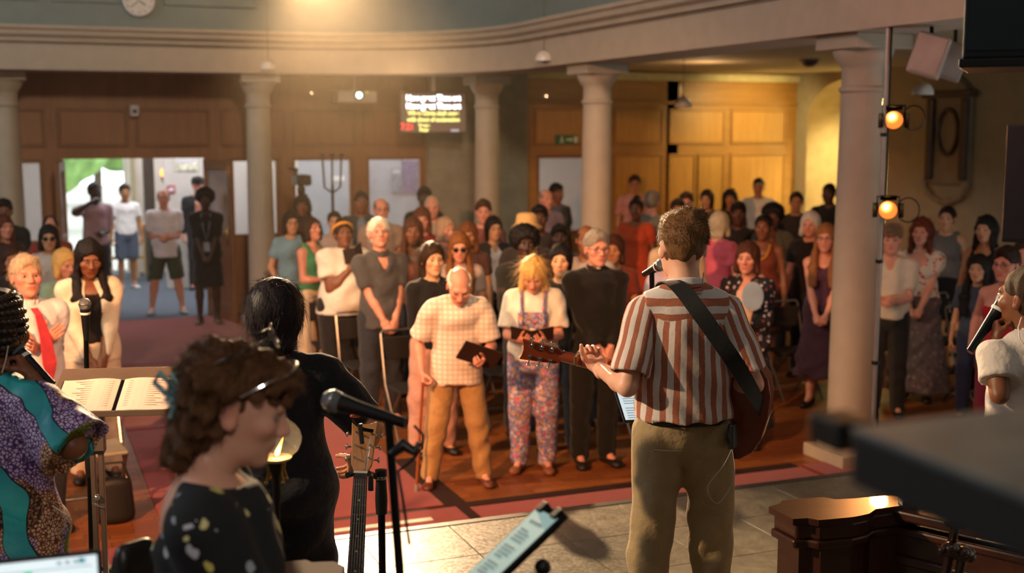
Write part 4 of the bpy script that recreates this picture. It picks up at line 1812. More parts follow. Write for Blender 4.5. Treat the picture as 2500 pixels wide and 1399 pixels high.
# dark piers and cream outer door inside the lobby
MBo = MB().bx(2.0, 2.16, 21.2, 21.45, 0, 3.4)
o = struct('wall_lobby_pier', MBo, M('lobby_pier_brown', srgb('#4a4038'), 0.7))
o = struct('door_3', MB().bx(1.84, 1.90, LB - 1.05, LB - 0.05, 0.02, 2.5), M('cream_door_paint', srgb('#cfc09a'), 0.6), bevel=0.01)
MB().bx(1.825, 1.84, LB - 0.95, LB - 0.15, 1.3, 2.3).build('panel', M('cream_door_paint', srgb('#cfc09a')), o, bevel=0.008)
MB().bx(1.825, 1.84, LB - 0.95, LB - 0.15, 0.3, 1.15).build('panel', M('cream_door_paint', srgb('#cfc09a')), o, bevel=0.008)
# grey swing doors of the room beyond the glazed doors
for k, (x0, x1) in enumerate(((4.35, 5.28), (5.32, 6.25))):
    d = empty('door_%d' % (4 + k), ((x0 + x1) / 2, 20.2, 0))
    d['kind'] = 'structure'
    hw = (x1 - x0) / 2
    MB().bx(-hw, hw, -0.03, 0.03, 0.01, 2.3).build('door_leaf', lobby_grey, d, bevel=0.006)
    MB().bx(-hw + 0.12, hw - 0.12, -0.036, -0.03, 0.15, 1.0).build('panel', lobby_grey, d, bevel=0.004)
    MB().bx(-0.11 + (0.2 if k == 0 else -0.2), 0.11 + (0.2 if k == 0 else -0.2), -0.04, -0.031, 1.68, 1.76).build('notice', M('white_notice', srgb('#e6e2dc'), 0.6), d)
    MB().tube([((-hw + 0.08) * (-1 if k == 0 else 1), -0.04, 1.0), ((-hw + 0.08) * (-1 if k == 0 else 1), -0.08, 1.02), ((-hw + 0.08) * (-1 if k == 0 else 1), -0.08, 1.2), ((-hw + 0.08) * (-1 if k == 0 else 1), -0.04, 1.22)], 0.01, 8).build('handle', M('steel', srgb('#a0a0a0'), 0.3, 1.0), d, True)
b = MB()
b.bx(2.2, 4.35, 20.17, 20.3, 0, 3.4).bx(6.25, 9.5, 20.17, 20.3, 0, 3.4).bx(4.35, 6.25, 20.17, 20.3, 2.3, 3.4)
struct('wall_lobby_middle', b, lobby)

# ---- outside: paving, trees, sunlit
grnd = M('paving_outside', srgb('#b8b4a8'), 0.8)
struct('ground', MB().bx(-14, 16, LB + 0.2, 60, -0.3, -0.05), grnd)

# ================================================================== things on walls, ceilings and in the lobby
steel = M('steel', srgb('#a0a0a0'), 0.3, 1.0, bump=0)
blackp = M('black_plastic', srgb('#0d0d0e'), 0.4, bump=0.05)
blackm = M('black_metal', srgb('#0b0b0c'), 0.35, 0.6, bump=0.05)
chrome = M('chrome', srgb('#d2d2d0'), 0.12, 1.0, bump=0, var=0.02)
white_enamel = M('white_enamel', srgb('#d6cfc8'), 0.4, bump=0, var=0.03)


def emis_mat(name, hexc, s):
    m, t = newmat(name)
    n = t.noise(t.coords(), 8, 2)
    c = t.ramp(n.outputs[0], [(0.2, tuple(v * 0.96 for v in srgb(hexc))), (0.8, srgb(hexc))])
    t.l(c, t.bs.inputs['Base Color'])
    t.l(c, t.bs.inputs['Emission Color'])
    t.bs.inputs['Emission Strength'].default_value = s
    return m


# ---- clock on the gallery front
p = aty(338, 2, GY - 0.05)
ck = empty('wall_clock', p)
tag(ck, 'round white clock hung on the gallery front at upper left', 'clock')
axy = np.array([[1, 0, 0], [0, 0, -1], [0, 1, 0]], float)
MB().lathe([(0.0, 0.0), (0.17, 0.0), (0.185, 0.02), (0.185, 0.05), (0.165, 0.06), (0.16, 0.045)], n=36, axis=axy).build('case', white_enamel, ck, True)
MB().lathe([(0.0, 0.046), (0.162, 0.046), (0.162, 0.04)], n=36, axis=axy).build('dial', M('clock_dial', srgb('#c9c2ba'), 0.5, bump=0), ck, True)
for (a, L, w_) in ((2.2, 0.09, 0.012), (4.0, 0.13, 0.008)):
    MB().box((math.sin(a) * L / 2, -0.052, math.cos(a) * L / 2), (w_, 0.004, L), np.array(Matrix.Rotation(a, 3, 'Y'))).build('hand', blackp, ck)
for i in range(12):
    a = i * math.pi / 6
    MB().box((math.sin(a) * 0.145, -0.048, math.cos(a) * 0.145), (0.008, 0.003, 0.022), np.array(Matrix.Rotation(a, 3, 'Y'))).build('hour_mark', blackp, ck)


# ---- pendant lamps (unlit white domes on rods)
def pendant(px, py, d, R, label, top=8.2):
    c = at(px, py, d)
    r = empty('pendant_lamp', c)
    tag(r, label, 'lamp', 'white dome pendant lamps')
    MB().lathe([(R, 0.0), (R * 1.0, 0.02), (R * 0.93, R * 0.5), (R * 0.72, R * 0.86), (R * 0.4, R * 1.08), (R * 0.16, R * 1.16), (R * 0.14, R * 1.16), (R * 0.36, R * 1.04), (R * 0.68, R * 0.82), (R * 0.9, R * 0.48), (R * 0.96, 0.02), (R * 0.96, 0.0), (R, 0)], n=28).build('shade', white_enamel, r, True)
    MB().lathe([(R * 0.17, R * 1.14), (R * 0.17, R * 1.3), (R * 0.08, R * 1.36), (R * 0.05, R * 1.36)], n=16).build('collar', M('brass', srgb('#a8813c'), 0.3, 1.0), r, True)
    MB().tube([(0, 0, R * 1.3), (0, 0, top - c[2])], 0.004, 8).build('rod', M('grey_cord', srgb('#6e6254'), 0.7), r, True)
    MB().ball((0, 0, R * 0.45), R * 0.28).build('bulb', white_enamel, r, True)
    return r


pendant(1328, 149, 13.6, 0.098, 'small white dome pendant hanging before the curved gallery beam')
pendant(1930, 76, 9.6, 0.098, 'large white dome pendant hanging near the upper right')
pendant(20, 160, 15.2, 0.10, 'white dome pendant over the far left column', 8.2)
pendant(655, 170, 15.2, 0.09, 'white dome pendant before the beam above the middle column', 8.2)
pendant(1668, 262, 15.4, 0.11, 'dome pendant under the gallery before the golden panelling', AISLE_CEIL)
pendant(2253, 232, 12.6, 0.11, 'dim dome pendant under the gallery left of the wall monument', AISLE_CEIL)
# ceiling speaker dome and finial bracket
p = atz(1977, 145, AISLE_CEIL)
r = empty('ceiling_speaker', p)
tag(r, 'small dark dome speaker on the aisle ceiling', 'speaker')
MB().lathe([(0.0, -0.10), (0.06, -0.09), (0.10, -0.05), (0.115, 0.0)], n=24).build('dome', M('brown_plastic', srgb('#4a3a30'), 0.5), r, True)
MB().lathe([(0.115, -0.015), (0.14, -0.01), (0.14, 0.0)], n=24).build('rim', M('brown_plastic', srgb('#4a3a30'), 0.5), r, True)

# ---- projector hung from the aisle ceiling
pc = aty(865, 237, 16.3)
r = empty('projector', pc, 0.0)
tag(r, 'white ceiling-hung projector with glowing lens', 'projector')
MB().bx(-0.27, 0.27, -0.18, 0.18, -0.08, 0.08).build('body', M('projector_white', srgb('#9a8f85'), 0.5), r, bevel=0.015)
MB().lathe([(0.05, 0.0), (0.06, 0.01), (0.06, 0.05), (0.045, 0.055), (0.045, 0.03), (0.0, 0.028)], c=(0.01, -0.18, 0.02), n=24, axis=axy).build('lens_barrel', blackp, r, True)
MB().ball((0.01, -0.215, 0.02), (0.040, 0.01, 0.040)).build('lens', emis_mat('projector_lens_glow', '#bff4ee', 6.0), r, True)
MB().tube([(0, 0, 0.08), (0, 0, AISLE_CEIL - pc[2])], 0.025, 10).build('pole', M('projector_white', srgb('#9a8f85')), r, True)
MB().ball((0.13, -0.18, 0.06), 0.012).build('indicator', emis_mat('green_led', '#a0b830', 1.2), r, True)

# ---- lyric screen hung beside the corner column
sc_ = aty(1058, 275, 16.1)
r = empty('lyric_screen', sc_, math.radians(-14))
tag(r, 'hanging television showing lines of song lyrics in white and yellow', 'television')
W_, H_ = 0.92, 0.56
MB().bx(-W_ / 2, W_ / 2, -0.03, 0.04, -H_ / 2, H_ / 2).build('casing', M('tv_casing', srgb('#2a2320'), 0.4), r, bevel=0.008)
MB().bx(-W_ / 2 + 0.02, W_ / 2 - 0.02, -0.034, -0.03, -H_ / 2 + 0.02, H_ / 2 - 0.02).build('display', emis_mat('tv_dark_picture', '#6b5648', 0.25), r)
MB().tube([(0, 0.02, H_ / 2), (0, 0.02, AISLE_CEIL - sc_[2])], 0.03, 10).build('bracket', white_enamel, r, True)
wt = emis_mat('lyrics_white', '#f4f8ff', 5.0)
yt = emis_mat('lyrics_yellow', '#f2f08a', 1.6)
rt = emis_mat('timer_red', '#ff3c3c', 1.5)


def txt(s, x, z, size, mat, name, wide=1.0):
    m = frame_matrix((x, -0.036, z), (wide, 0, 0), (0, 0, 1), (0, -1, 0))
    return text_obj(name, s, size, mat, r, m, 'CENTER', 0.001, 0.0028)


txt('How great Thou art', 0.0, 0.195, 0.105, wt, 'lyric_line', 0.86)
txt('How great Thou art', 0.0, 0.085, 0.105, wt, 'lyric_line', 0.86)
txt('When Christ shall come', 0.0, -0.01, 0.082, yt, 'lyric_line', 0.86)
txt('with shout of acclamation', 0.0, -0.095, 0.082, yt, 'lyric_line', 0.84)
txt('7:21', -0.36, -0.195, 0.125, rt, 'timer', 0.85)
txt('Verse', -0.13, -0.175, 0.066, yt, 'cue_line')
txt('Four', -0.13, -0.235, 0.066, yt, 'cue_line')
MB().bx(0.235, 0.345, -0.037, -0.034, -0.255, -0.225).build('caption_bar', emis_mat('caption_grey', '#a9a6b4', 0.8), r)

# ---- small security camera on the panelling
p = aty(328, 268, WALL_Y - 0.10)
r = empty('security_camera', p)
tag(r, 'small white security camera on the brown panelling', 'camera')
MB().lathe([(0.0, -0.09), (0.05, -0.085), (0.065, -0.05), (0.065, 0.06), (0.0, 0.062)], n=20).build('housing', white_enamel, r, True)
MB().ball((0.0, -0.055, -0.02), 0.03).build('lens', M('camera_lens_violet', srgb('#3a3c78'), 0.1), r, True)
MB().bx(-0.02, 0.02, 0.0, 0.10, 0.03, 0.07).build('bracket', blackp, r)

# ---- exit sign
p = aty(1385, 341, WALL_Y - 0.04)
r = empty('exit_sign', p)
tag(r, 'green and white exit sign above the lobby window', 'sign')
MB().bx(-0.19, 0.19, 0, 0.035, -0.07, 0.07).build('plate', M('exit_green', srgb('#3c6a48'), 0.5), r, bevel=0.004)
exw = M('exit_white', srgb('#d8dcc8'), 0.5)
b = MB()
b.ball((-0.09, -0.004, 0.04), (0.013, 0.004, 0.013)).bx(-0.105, -0.08, -0.006, 0, -0.01, 0.025).box((-0.11, -0.003, -0.03), (0.014, 0.005, 0.05), np.array(Matrix.Rotation(0.5, 3, 'Y'))).box((-0.075, -0.003, -0.03), (0.014, 0.005, 0.05), np.array(Matrix.Rotation(-0.5, 3, 'Y')))
b.build('running_figure', exw, r)
b = MB()
b.bx(-0.02, 0.05, -0.006, 0, -0.012, 0.012)
b.prism([(0.05, -0.035), (0.09, 0.0), (0.05, 0.035)], -0.006, 0.0)
for i in range(len(b.v) - 6, len(b.v)):
    x, y, z = b.v[i]
    b.v[i] = (x, z, y)
b.build('arrow', exw, r)
MB().bx(0.11, 0.17, -0.005, 0, -0.045, 0.045).build('doorway_mark', exw, r)

# ---- marble wall monument on the right wall
c = atx(2322, 340, RIGHT_X - 0.02)
r = empty('wall_monument', c, 0)
tag(r, 'grey carved marble wall monument with oval frame', 'monument')
mar = M('monument_marble', srgb('#8a7c68'), 0.5)
dkm = M('monument_dark_marble', srgb('#4a3a30'), 0.4)
MB().bx(-0.05, 0.03, -0.36, 0.36, -0.62, 0.60).build('slab', mar, r, bevel=0.02)
b = MB()
for sg in (1, -1):
    b.bx(-0.12, -0.04, sg * 0.33 - 0.06, sg * 0.33 + 0.06, -0.55, 0.55)
b.build('pilasters', dkm, r, bevel=0.02)
MB().bx(-0.16, 0.02, -0.46, 0.46, 0.56, 0.66).build('entablature', dkm, r, bevel=0.02)
b = MB()
pts = [(-0.07, 0.19 * math.cos(a), 0.10 + 0.30 * math.sin(a)) for a in np.linspace(0, 2 * math.pi, 33)]
b.tube(pts, 0.035, 8, False)
b.build('oval_wreath', dkm, r, True)
b = MB()
pts = [(-0.08, 0.42 * math.cos(a), -0.55 + 0.30 * math.sin(a)) for a in np.linspace(math.pi, 2 * math.pi, 15)]
b.tube(pts, [0.03 + 0.03 * math.sin(i * 1.3) ** 2 for i in range(15)], 8)
b.build('swag', mar, r, True)
MB().prism([(-0.38, 0.66), (0.38, 0.66), (0.0, 0.95)], -0.1, 0.0).build('pediment', mar, r)
o = [ch for ch in r.children if ch.name.startswith('pediment')][0]
o.matrix_local = frame_matrix((0, 0, 0), (0, 1, 0), (0, 0, 1), (1, 0, 0))

# ---- loudspeakers
def speaker_box(name, px, py, d, size, yaw, roll, pitch, mat, label):
    c = at(px, py, d)
    r = empty(name, c)
    r.rotation_euler = (pitch, roll, yaw)
    tag(r, label, 'loudspeaker')
    w, dp, h = size
    MB().bx(-w / 2, w / 2, -dp / 2, dp / 2, -h / 2, h / 2).build('cabinet', mat, r, bevel=0.01)
    MB().bx(-w / 2 + 0.015, w / 2 - 0.015, -dp / 2 - 0.012, -dp / 2, -h / 2 + 0.015, h / 2 - 0.015).build('grille', M('speaker_grille_' + mat.name, tuple(srgb('#a89a92')) if mat != blackp else srgb('#101214'), 0.7, bump=0.5, bs=900), r, bevel=0.004)
    return r


def hang(r):
    bpy.context.view_layer.update()
    Rm = np.array(r.matrix_world.to_3x3())
    up_ = Rm.T @ np.array([0, 0, AISLE_CEIL - r.location[2]])
    MB().tube([(0, 0.08, 0.0), (0, 0.13, 0.02), up_ + np.array([0, 0.05, 0])], 0.014, 8).build('bracket', blackm, r, True)


sp1 = speaker_box('loudspeaker', 2268, 136, 8.3, (0.21, 0.17, 0.28), -0.80, math.radians(17), math.radians(-3), M('speaker_white', srgb('#9c8d84'), 0.6), 'tilted pale loudspeaker under the gallery right of the near column')
hang(sp1)
sp2 = speaker_box('loudspeaker', 2330, 152, 9.0, (0.16, 0.17, 0.26), -0.70, math.radians(20), math.radians(-3), M('speaker_white', srgb('#9c8d84'), 0.6), 'second pale loudspeaker half hidden behind the first')
hang(sp2)
c = at(2450, 40, 3.4)
r = empty('hanging_loudspeaker', c, -0.80)
tag(r, 'large black box hanging in the top right corner', 'loudspeaker')
MB().bx(-0.092, 0.32, -0.16, 0.16, -0.122, 0.5).build('cabinet', M('navy_black_paint', srgb('#10161c'), 0.5), r, bevel=0.006)
MB().bx(-0.10, 0.325, -0.17, 0.17, -0.146, -0.122).build('base_plate', blackp, r, bevel=0.004)
MB().bx(-0.08, 0.31, -0.166, -0.16, -0.10, 0.48).build('grille', M('navy_grille', srgb('#10181f'), 0.7, bump=0.5, bs=700), r)
MB().tube([(0.1, 0, 0.5), (0.1, 0, 8.2 - c[2])], 0.015, 8).build('rod', blackm, r, True)
c = at(2490, 447, 7.0)
r = empty('column_speaker', c, -0.88)
tag(r, 'dark upright panel speaker at the right edge of the picture', 'loudspeaker')
MB().bx(-0.07, 0.22, -0.12, -0.06, -0.33, 0.33).build('cabinet', M('dark_plum_paint', srgb('#1e1a1e'), 0.6), r, bevel=0.008)
MB().bx(-0.06, 0.21, -0.128, -0.12, -0.31, 0.31).build('grille', M('plum_grille', srgb('#221d22'), 0.7, bump=0.5, bs=700), r)
MB().tube([(0.07, 0, -0.33), (0.07, 0, -c[2] + 0.0)], 0.018, 10).build('pole', blackm, r, True)

# ---- lighting pole with two amber lanterns
pt = aty(2160, 95, 7.50)
pole_x, pole_y = 6.075, 7.28
q = atz(2147, 880, 1.0)
def on_ray_xy(px, py, dist):
    return at(px, py, dist)
pp = at(2152, 500, 8.55)
r = empty('lighting_pole', (pp[0], pp[1], 0))
tag(r, 'tall slim steel lighting pole beside the near column', 'pole')
MB().tube([(0, 0, 0), (0, 0, 3.42)], 0.017, 12).build('tube', M('galvanised_steel', srgb('#a39a92'), 0.45, 0.6), r, True)
MB().lathe([(0.14, 0.0), (0.14, 0.012), (0.03, 0.02), (0.025, 0.10)], n=20).build('foot', blackm, r, True)
MB().tube([(0.03, 0.0, 3.3), (0.035, 0.01, 2.4), (0.03, 0.02, 1.4), (0.04, 0.0, 0.3)], 0.008, 6).build('cable', blackp, r, True)
for z in (0.9, 1.62, 2.5):
    MB().lathe([(0.020, -0.012), (0.027, -0.012), (0.027, 0.012), (0.020, 0.012)], c=(0, 0, z), n=12).build('cable_tie', blackp, r, True)


def lantern(px, py, label, aim):
    c = at(px, py, 8.45)
    r = empty('stage_light', c)
    tag(r, label, 'stage light', 'amber lanterns on the lighting pole')
    y = nrm(np.array(aim) - c)
    z = nrm(np.array([0, 0, 1.0]) - y * y[2])
    x = np.cross(y, z)
    ax = np.stack([x, z * -1, y], 1)
    R_ = 0.063
    MB().lathe([(R_ * 0.55, -0.22), (R_ * 0.75, -0.20), (R_ * 1.02, -0.10), (R_ * 1.05, 0.02), (R_ * 0.98, 0.02), (R_ * 0.95, -0.02)], n=28, axis=ax).build('can', blackm, r, True)
    m, t = newmat('amber_lens')
    v = t.coords()
    gr = t.n('ShaderNodeTexGradient', gradient_type='SPHERICAL')
    mp = t.n('ShaderNodeMapping')
    mp.inputs['Scale'].default_value = (20, 20, 20)
    off = x * 0.012 + z * 0.022
    mp.inputs['Location'].default_value = tuple(-off * 20)
    t.l(t.n('ShaderNodeTexCoord').outputs['Object'], mp.inputs['Vector'])
    t.l(mp.outputs[0], gr.inputs[0])
    c2 = t.ramp(gr.outputs[0], [(0.0, (1.0, 0.22, 0.03)), (0.45, (1.0, 0.42, 0.07)), (0.75, (1.0, 0.75, 0.3))])
    st_ = t.ramp(gr.outputs[0], [(0.0, (1.3, 1.3, 1.3)), (0.5, (3, 3, 3)), (0.8, (14, 14, 14))])
    t.l(c2, t.bs.inputs['Emission Color'])
    t.l(st_, t.bs.inputs['Emission Strength'])
    t.bs.inputs['Base Color'].default_value = (0.6, 0.2, 0.05, 1)
    MB().lathe([(0.0, 0.012), (R_ * 0.6, 0.008), (R_ * 0.97, 0.0)], n=28, axis=ax).build('lens', m, r, True)
    # yoke and clamp to the pole
    rel = np.array([pp[0], pp[1], c[2] + 0.06]) - c
    MB().tube([x * 0.07 - y * 0.08, x * 0.075 - y * 0.09 + z * 0.09, -x * 0.075 - y * 0.09 + z * 0.09, -x * 0.07 - y * 0.08], 0.007, 8).build('yoke', blackm, r, True)
    MB().tube([z * 0.09 - y * 0.09, rel], 0.009, 8).build('clamp', blackm, r, True)
    for sg in (1, -1):  # barn doors at the sides and above
        MB().box(x * sg * 0.085 + y * 0.03, (0.004, 0.05, 0.10), np.stack([nrm(x * sg * 0.8 + y * -0.6), nrm(y + x * sg * 0.8), z], 1)).build('barn_door', blackm, r)
    MB().box(z * 0.085 + y * 0.02, (0.11, 0.05, 0.004), np.stack([x, nrm(y + z * 0.8), nrm(z - y * 0.8)], 1)).build('barn_door', blackm, r)
    pts = [-x * (0.06 + 0.075 * (1 - math.cos(a))) - y * 0.15 + z * 0.085 * math.sin(a) for a in np.linspace(0.4, 5.6, 18)]
    MB().tube(pts, 0.005, 6).build('cable', blackp, r, True)
    s_ = spot('lantern_beam', tuple(c + y * 0.04), tuple(aim), 60, (1.0, 0.38, 0.10), 60, 0.6, 0.06)
    s_.parent = r
    s_.location = y * 0.04
    return r


lantern(2182, 293, 'upper glowing amber stage light on the pole', (1.0, 1.0, 1.8))
lantern(2168, 513, 'lower glowing amber stage light on the pole', (0.5, 0.5, 2.3))


# ---- lobby things: wall lamps, table, posters, candle stand
def sconce(px, py, d, label):
    c = at(px, py, d)
    r = empty('wall_lamp', c)
    tag(r, label, 'lamp', 'orange wall lamps in the lobby')
    MB().ball((0, 0, 0), (0.055, 0.055, 0.075)).build('globe', emis_mat('sconce_orange', '#ff8a1e', 5.0), r, True)
    MB().lathe([(0.0, -0.16), (0.03, -0.15), (0.055, -0.08), (0.05, -0.06)], n=16).build('holder', M('brass', srgb('#a8813c'), 0.3, 1.0), r, True)
    MB().tube([(0, 0, -0.15), (0, 0.06, -0.22)], 0.012, 8).build('arm', blackm, r, True)
    point('lamp_glow', (0, 0, 0), 8, (1.0, 0.5, 0.15), 0.06).parent = r
    return r


sconce(400, 422, 19.9, 'orange wall lamp on the dark lobby pier')
sconce(112, 427, 17.6, 'orange wall lamp seen through the far left window')
tq = atz(310, 546, 0.92)
r = empty('lobby_table', (tq[0], tq[1], 0))
tag(r, 'tall pale wooden table standing in the lobby doorway', 'table')
tw = wood('table_birch', srgb('#b89a6a'), srgb('#cfb486'), 0.5, 3, 'x')
MB().bx(-0.34, 0.34, -0.25, 0.25, 0.88, 0.92).build('tabletop', tw, r, bevel=0.006)
for sx in (-0.3, 0.3):
    for sy in (-0.2, 0.2):
        MB().bx(sx - 0.025, sx + 0.025, sy - 0.025, sy + 0.025, 0, 0.88).build('leg', tw, r, bevel=0.004)
MB().bx(-0.3, 0.3, -0.012, 0.012, 0.30, 0.36).build('stretcher', tw, r)
for (px, py, d, w_, h_, hx, lab) in ((1003, 425, 19.285, 0.30, 0.62, '#6a5a8a', 'violet poster on the lobby wall behind the glazed doors'), (968, 440, 19.285, 0.16, 0.4, '#7a8a9a', 'narrow blue grey poster left of the violet poster'), (455, 400, 20.16, 0.34, 0.22, '#d8d2b8', 'cream notice high on the white lobby wall'), (418, 462, 20.16, 0.12, 0.12, '#b83a34', 'small red notice on the white lobby wall')):
    c = aty(px, py, d)
    r = empty('poster', c, 0)
    tag(r, lab, 'poster')
    MB().bx(-w_ / 2, w_ / 2, -0.006, 0.006, -h_ / 2, h_ / 2).build('sheet', M('poster_' + hx[1:], srgb(hx), 0.6, var=0.5, vs=12), r)
    MB().bx(-w_ / 2 + 0.02, w_ / 2 - 0.02, -0.008, -0.006, h_ / 2 - 0.09, h_ / 2 - 0.03).build('heading_band', M('poster_band', srgb('#d6d0d8'), 0.6), r)
r = empty('display_board', (aty(990, 430, 19.3)[0], 19.3, 0))
tag(r, 'grey free standing display board behind the posters', 'board')
MB().bx(-0.62, 0.62, 0, 0.04, 0.9, 2.15).build('board', M('display_grey', srgb('#aab0b8'), 0.7), r, bevel=0.006)
for sx in (-0.55, 0.55):
    MB().bx(sx - 0.02, sx + 0.02, -0.02, 0.06, 0, 0.9).build('leg', steel, r)

# music / candle stand silhouettes by the glazed doors
p = atz(832, 372, 2.25)
r = empty('candle_stand', (p[0] * .97, min(p[1], 16.6), 0))
tag(r, 'tall dark branched stand in front of the glazed doors', 'stand')
bz = M('dark_iron', srgb('#2c2118'), 0.5, 0.4)
MB().tube([(0, 0, 0.02), (0, 0, 1.85)], 0.018, 10).build('stem', bz, r, True)
MB().lathe([(0.2, 0.0), (0.2, 0.02), (0.05, 0.06), (0.02, 0.1)], n=20).build('base', bz, r, True)
for sg in (-1, 0, 1):
    MB().tube([(0, 0, 1.75), (sg * 0.10, 0, 1.82), (sg * 0.12, 0, 2.2)], 0.013, 8).build('branch', bz, r, True)
for sg in (-1, 0, 1):
    MB().lathe([(0.0, 0.0), (0.03, 0.005), (0.035, 0.03)], c=(sg * 0.12, 0, 2.2), n=14).build('drip_cup', bz, r, True)

# trees outside, beyond the open outer door
leaf = M('sunlit_leaves', srgb('#7fa35a'), 0.7, var=0.4, vs=3, bump=0.3)
bark = M('bark', srgb('#5a4a3a'), 0.9, var=0.3)
rg = random.Random(5)
for k, (x, y, z, R_, lab) in enumerate(((0.75, 33, 2.3, 1.5, 'leafy tree outside seen through the upper left of the doorway'), (2.6, 44, 3.0, 2.2, 'paler tree farther out beyond the open church door'))):
    r = empty('tree', (x, y, 0))
    tag(r, lab, 'tree')
    MB().tube([(0, 0, 0), (0.05, 0, 1.2), (0, 0.1, z)], [0.16, 0.13, 0.06], 10).build('trunk', bark, r, True)
    F_ = Field((-R_ * 1.3, -R_ * 1.3, -R_ * 1.2), (R_ * 1.3, R_ * 1.3, R_ * 1.2), R_ / 9)
    for i in range(14):
        F_.ell((rg.uniform(-.7, .7) * R_, rg.uniform(-.7, .7) * R_, rg.uniform(-.5, .6) * R_), (R_ * .42,) * 3, 0.1)
    F_.warp(lambda X, Y, Z: 0.10 * np.sin(X * 9) * np.sin(Y * 8 + 1) * np.sin(Z * 10) * R_ / 2)
    V, Q = F_.net()
    o = obj('crown', mesh_np('crown', V, Q), leaf, r, (0, 0, z))

# ================================================================== the congregation
def C(h):
    return cloth(h)


TR = lambda h: ('trousers', C(h))
crowd = []


def who(px, py, H, label, **k):
    k.update(px=px, py=py, H=H, label=label)
    crowd.append(k)


MID = 0.0155   # mesh cell for people near the front
# --- left block
who(62, 618, 1.78, 'grey-haired man in white shirt and red tie, eyes closed, hands on chest', sex='m', skin='pink', hair=('short', '#b7a184'), w=1.3, belly=0.05, arms='chest', turn=22, head=(-8, -8, 0), res=MID,
    top=('long', C('#d9d0d2'), dict(collar=True, loose=0.015)), bottom=TR('#23222a'), tie='#a8303a', strands=(500, 0.03, 0.0))
who(212, 573, 1.79, 'woman with long straight black hair in cream blazer, looking down', sex='f', skin='brown', hair=('long', '#120c0a'), arms='clasp', turn=8, head=(0, 14, 0), res=MID,
    top=[('tank', C('#17110f'), dict(neck='scoop', hem=1.0, loose=0.01)), ('jacket', C('#d8c3a8'), dict(hem=0.86))], bottom=('trousers', C('#d3b99c')))
who(118, 548, 1.62, 'young person with dark fringe and sunglasses behind the blazer woman', sex='f', skin='olive', hair=('bob', '#17100c'), glasses='sun', top=('tee', C('#b9ada6')), arms='sides')
who(122, 527, 1.60, 'person with swept-back dark hair behind the one in sunglasses', sex='m', skin='pink', hair=('receding', '#2a1a12'), top=('tee', C('#8d3a30')))
who(150, 606, 1.55, 'blonde woman half hidden beside the black-haired woman', sex='f', skin='pink', hair=('bob', '#d6a860'), top=('tee', C('#7f9a84')), turn=30, head=(0, 10, 0))
who(6, 522, 1.66, 'auburn-haired woman at the left edge', sex='f', skin='pink', hair=('wavy', '#5a2a18'), top=('tee', C('#3a2a26')), turn=25)
who(30, 600, 1.56, 'brown-haired person seen behind the man with the red tie', sex='f', skin='tan', hair=('bob', '#3a2013'), top=('tee', C('#241a18')))
who(8, 482, 1.80, 'dark-haired man standing before the far left column', sex='m', skin='brown', hair=('short', '#15100d'), top=('tee', C('#26221f')))
# --- at the entrance doors
who(228, 440, 1.84, 'man in pale mauve shirt raising one hand in the doorway', sex='m', skin='deep', hair=('crew', '#0d0908'), arms='phone', top=('shirt', C('#9c7d86'), dict(sleeve=0.9)), bottom=TR('#20202a'), turn=20, lh=(-0.02, 0.2, 1.08))
who(303, 448, 1.68, 'young man in white T-shirt and blue shorts farther inside the lobby', sex='m', skin='tan', hair=('short', '#2b1c12'), top=('tee', C('#d6d2cf')), bottom=('shorts', C('#4a5668')), shoes=('shoe', '#c9c6c2'), turn=10)
who(398, 457, 1.75, 'man in white shirt and green shorts standing in the open doorway', sex='m', skin='pink', hair=('bald', '#6a5a4c'), w=1.2, belly=0.04, arms='claspup', top=('tee', C('#d3c9cc'), dict(hem=0.80, sleeve=0.8)), bottom=('shorts', C('#3c4434')), shoes=('shoe', '#8a837a'), stance=0.10, res=0.022)
who(500, 459, 1.78, 'woman with full curly hair in black dress and lanyard by the door', sex='f', skin='deep', hair=('afro', '#140d0a'), arms='clasp', top=('tee', C('#141212'), dict(sleeve=0.9)), bottom=('skirt', C('#141212')), skirt=0.50, flare=0.2, shoes=('shoe', '#5a4a38'), res=0.022, lanyard=True)
who(482, 430, 1.80, 'man in dark cap standing behind the curly-haired woman', sex='m', skin='pink', hair=('short', '#1a1512'), top=('jacket', C('#1d1f24')), cap='#15161a')
# --- middle: back rows
who(710, 513, 1.66, 'woman in pale blue top at the left end of the middle rows', sex='f', skin='olive', hair=('bob', '#241610'), top=('tee', C('#6f8f9c')), glasses='thin', turn=12, arms='bag', group=None)
who(737, 472, 1.76, 'camera operator with curly dark hair standing behind the tripod', sex='f', skin='brown', hair=('curly', '#18110d'), top=('tee', C('#1f1b18')))
who(760, 527, 1.67, 'woman in green sleeveless top and cream trousers turned to the side', sex='f', skin='pink', hair=('bob', '#2b190f'), arms='claspup', turn=48, head=(0, -12, 0), top=('tank', C('#3d7a52'), dict(neck='scoop', hem=0.98)), bottom=('wide', C('#cbb595')), res=MID)
who(716, 524, 1.60, 'person in dark shirt behind the woman in green', sex='m', skin='tan', hair=('short', '#2a1a10'), top=('tee', C('#241c1a')), turn=40)
who(816, 514, 1.60, 'woman with dark tied hair behind the yellow headband', sex='f', skin='olive', hair=('tied', '#26160f'), top=('tee', C('#a89488')))
who(838, 536, 1.70, 'large woman in white T-shirt with yellow headband holding an open booklet', sex='f', skin='brown', hair=('bun', '#1d1310'), w=2.3, belly=0.07, bust=1.3, arms='bookhigh', lh=(-0.34, 0.22, 1.05), turn=26, head=(-10, -10, 0), top=('tee', C('#d8cdbd'), dict(hem=0.86, fold=0.010)), bottom=TR('#1d1815'), res=MID, headband='#c98a2a', booklet=True)
who(882, 462, 1.82, 'man in grey suit before the glazed doors', sex='m', skin='brown', hair=('crew', '#14100e'), top=[('long', C('#6b7a88'), dict(loose=0.008)), ('jacket', C('#3d3d3a'))])
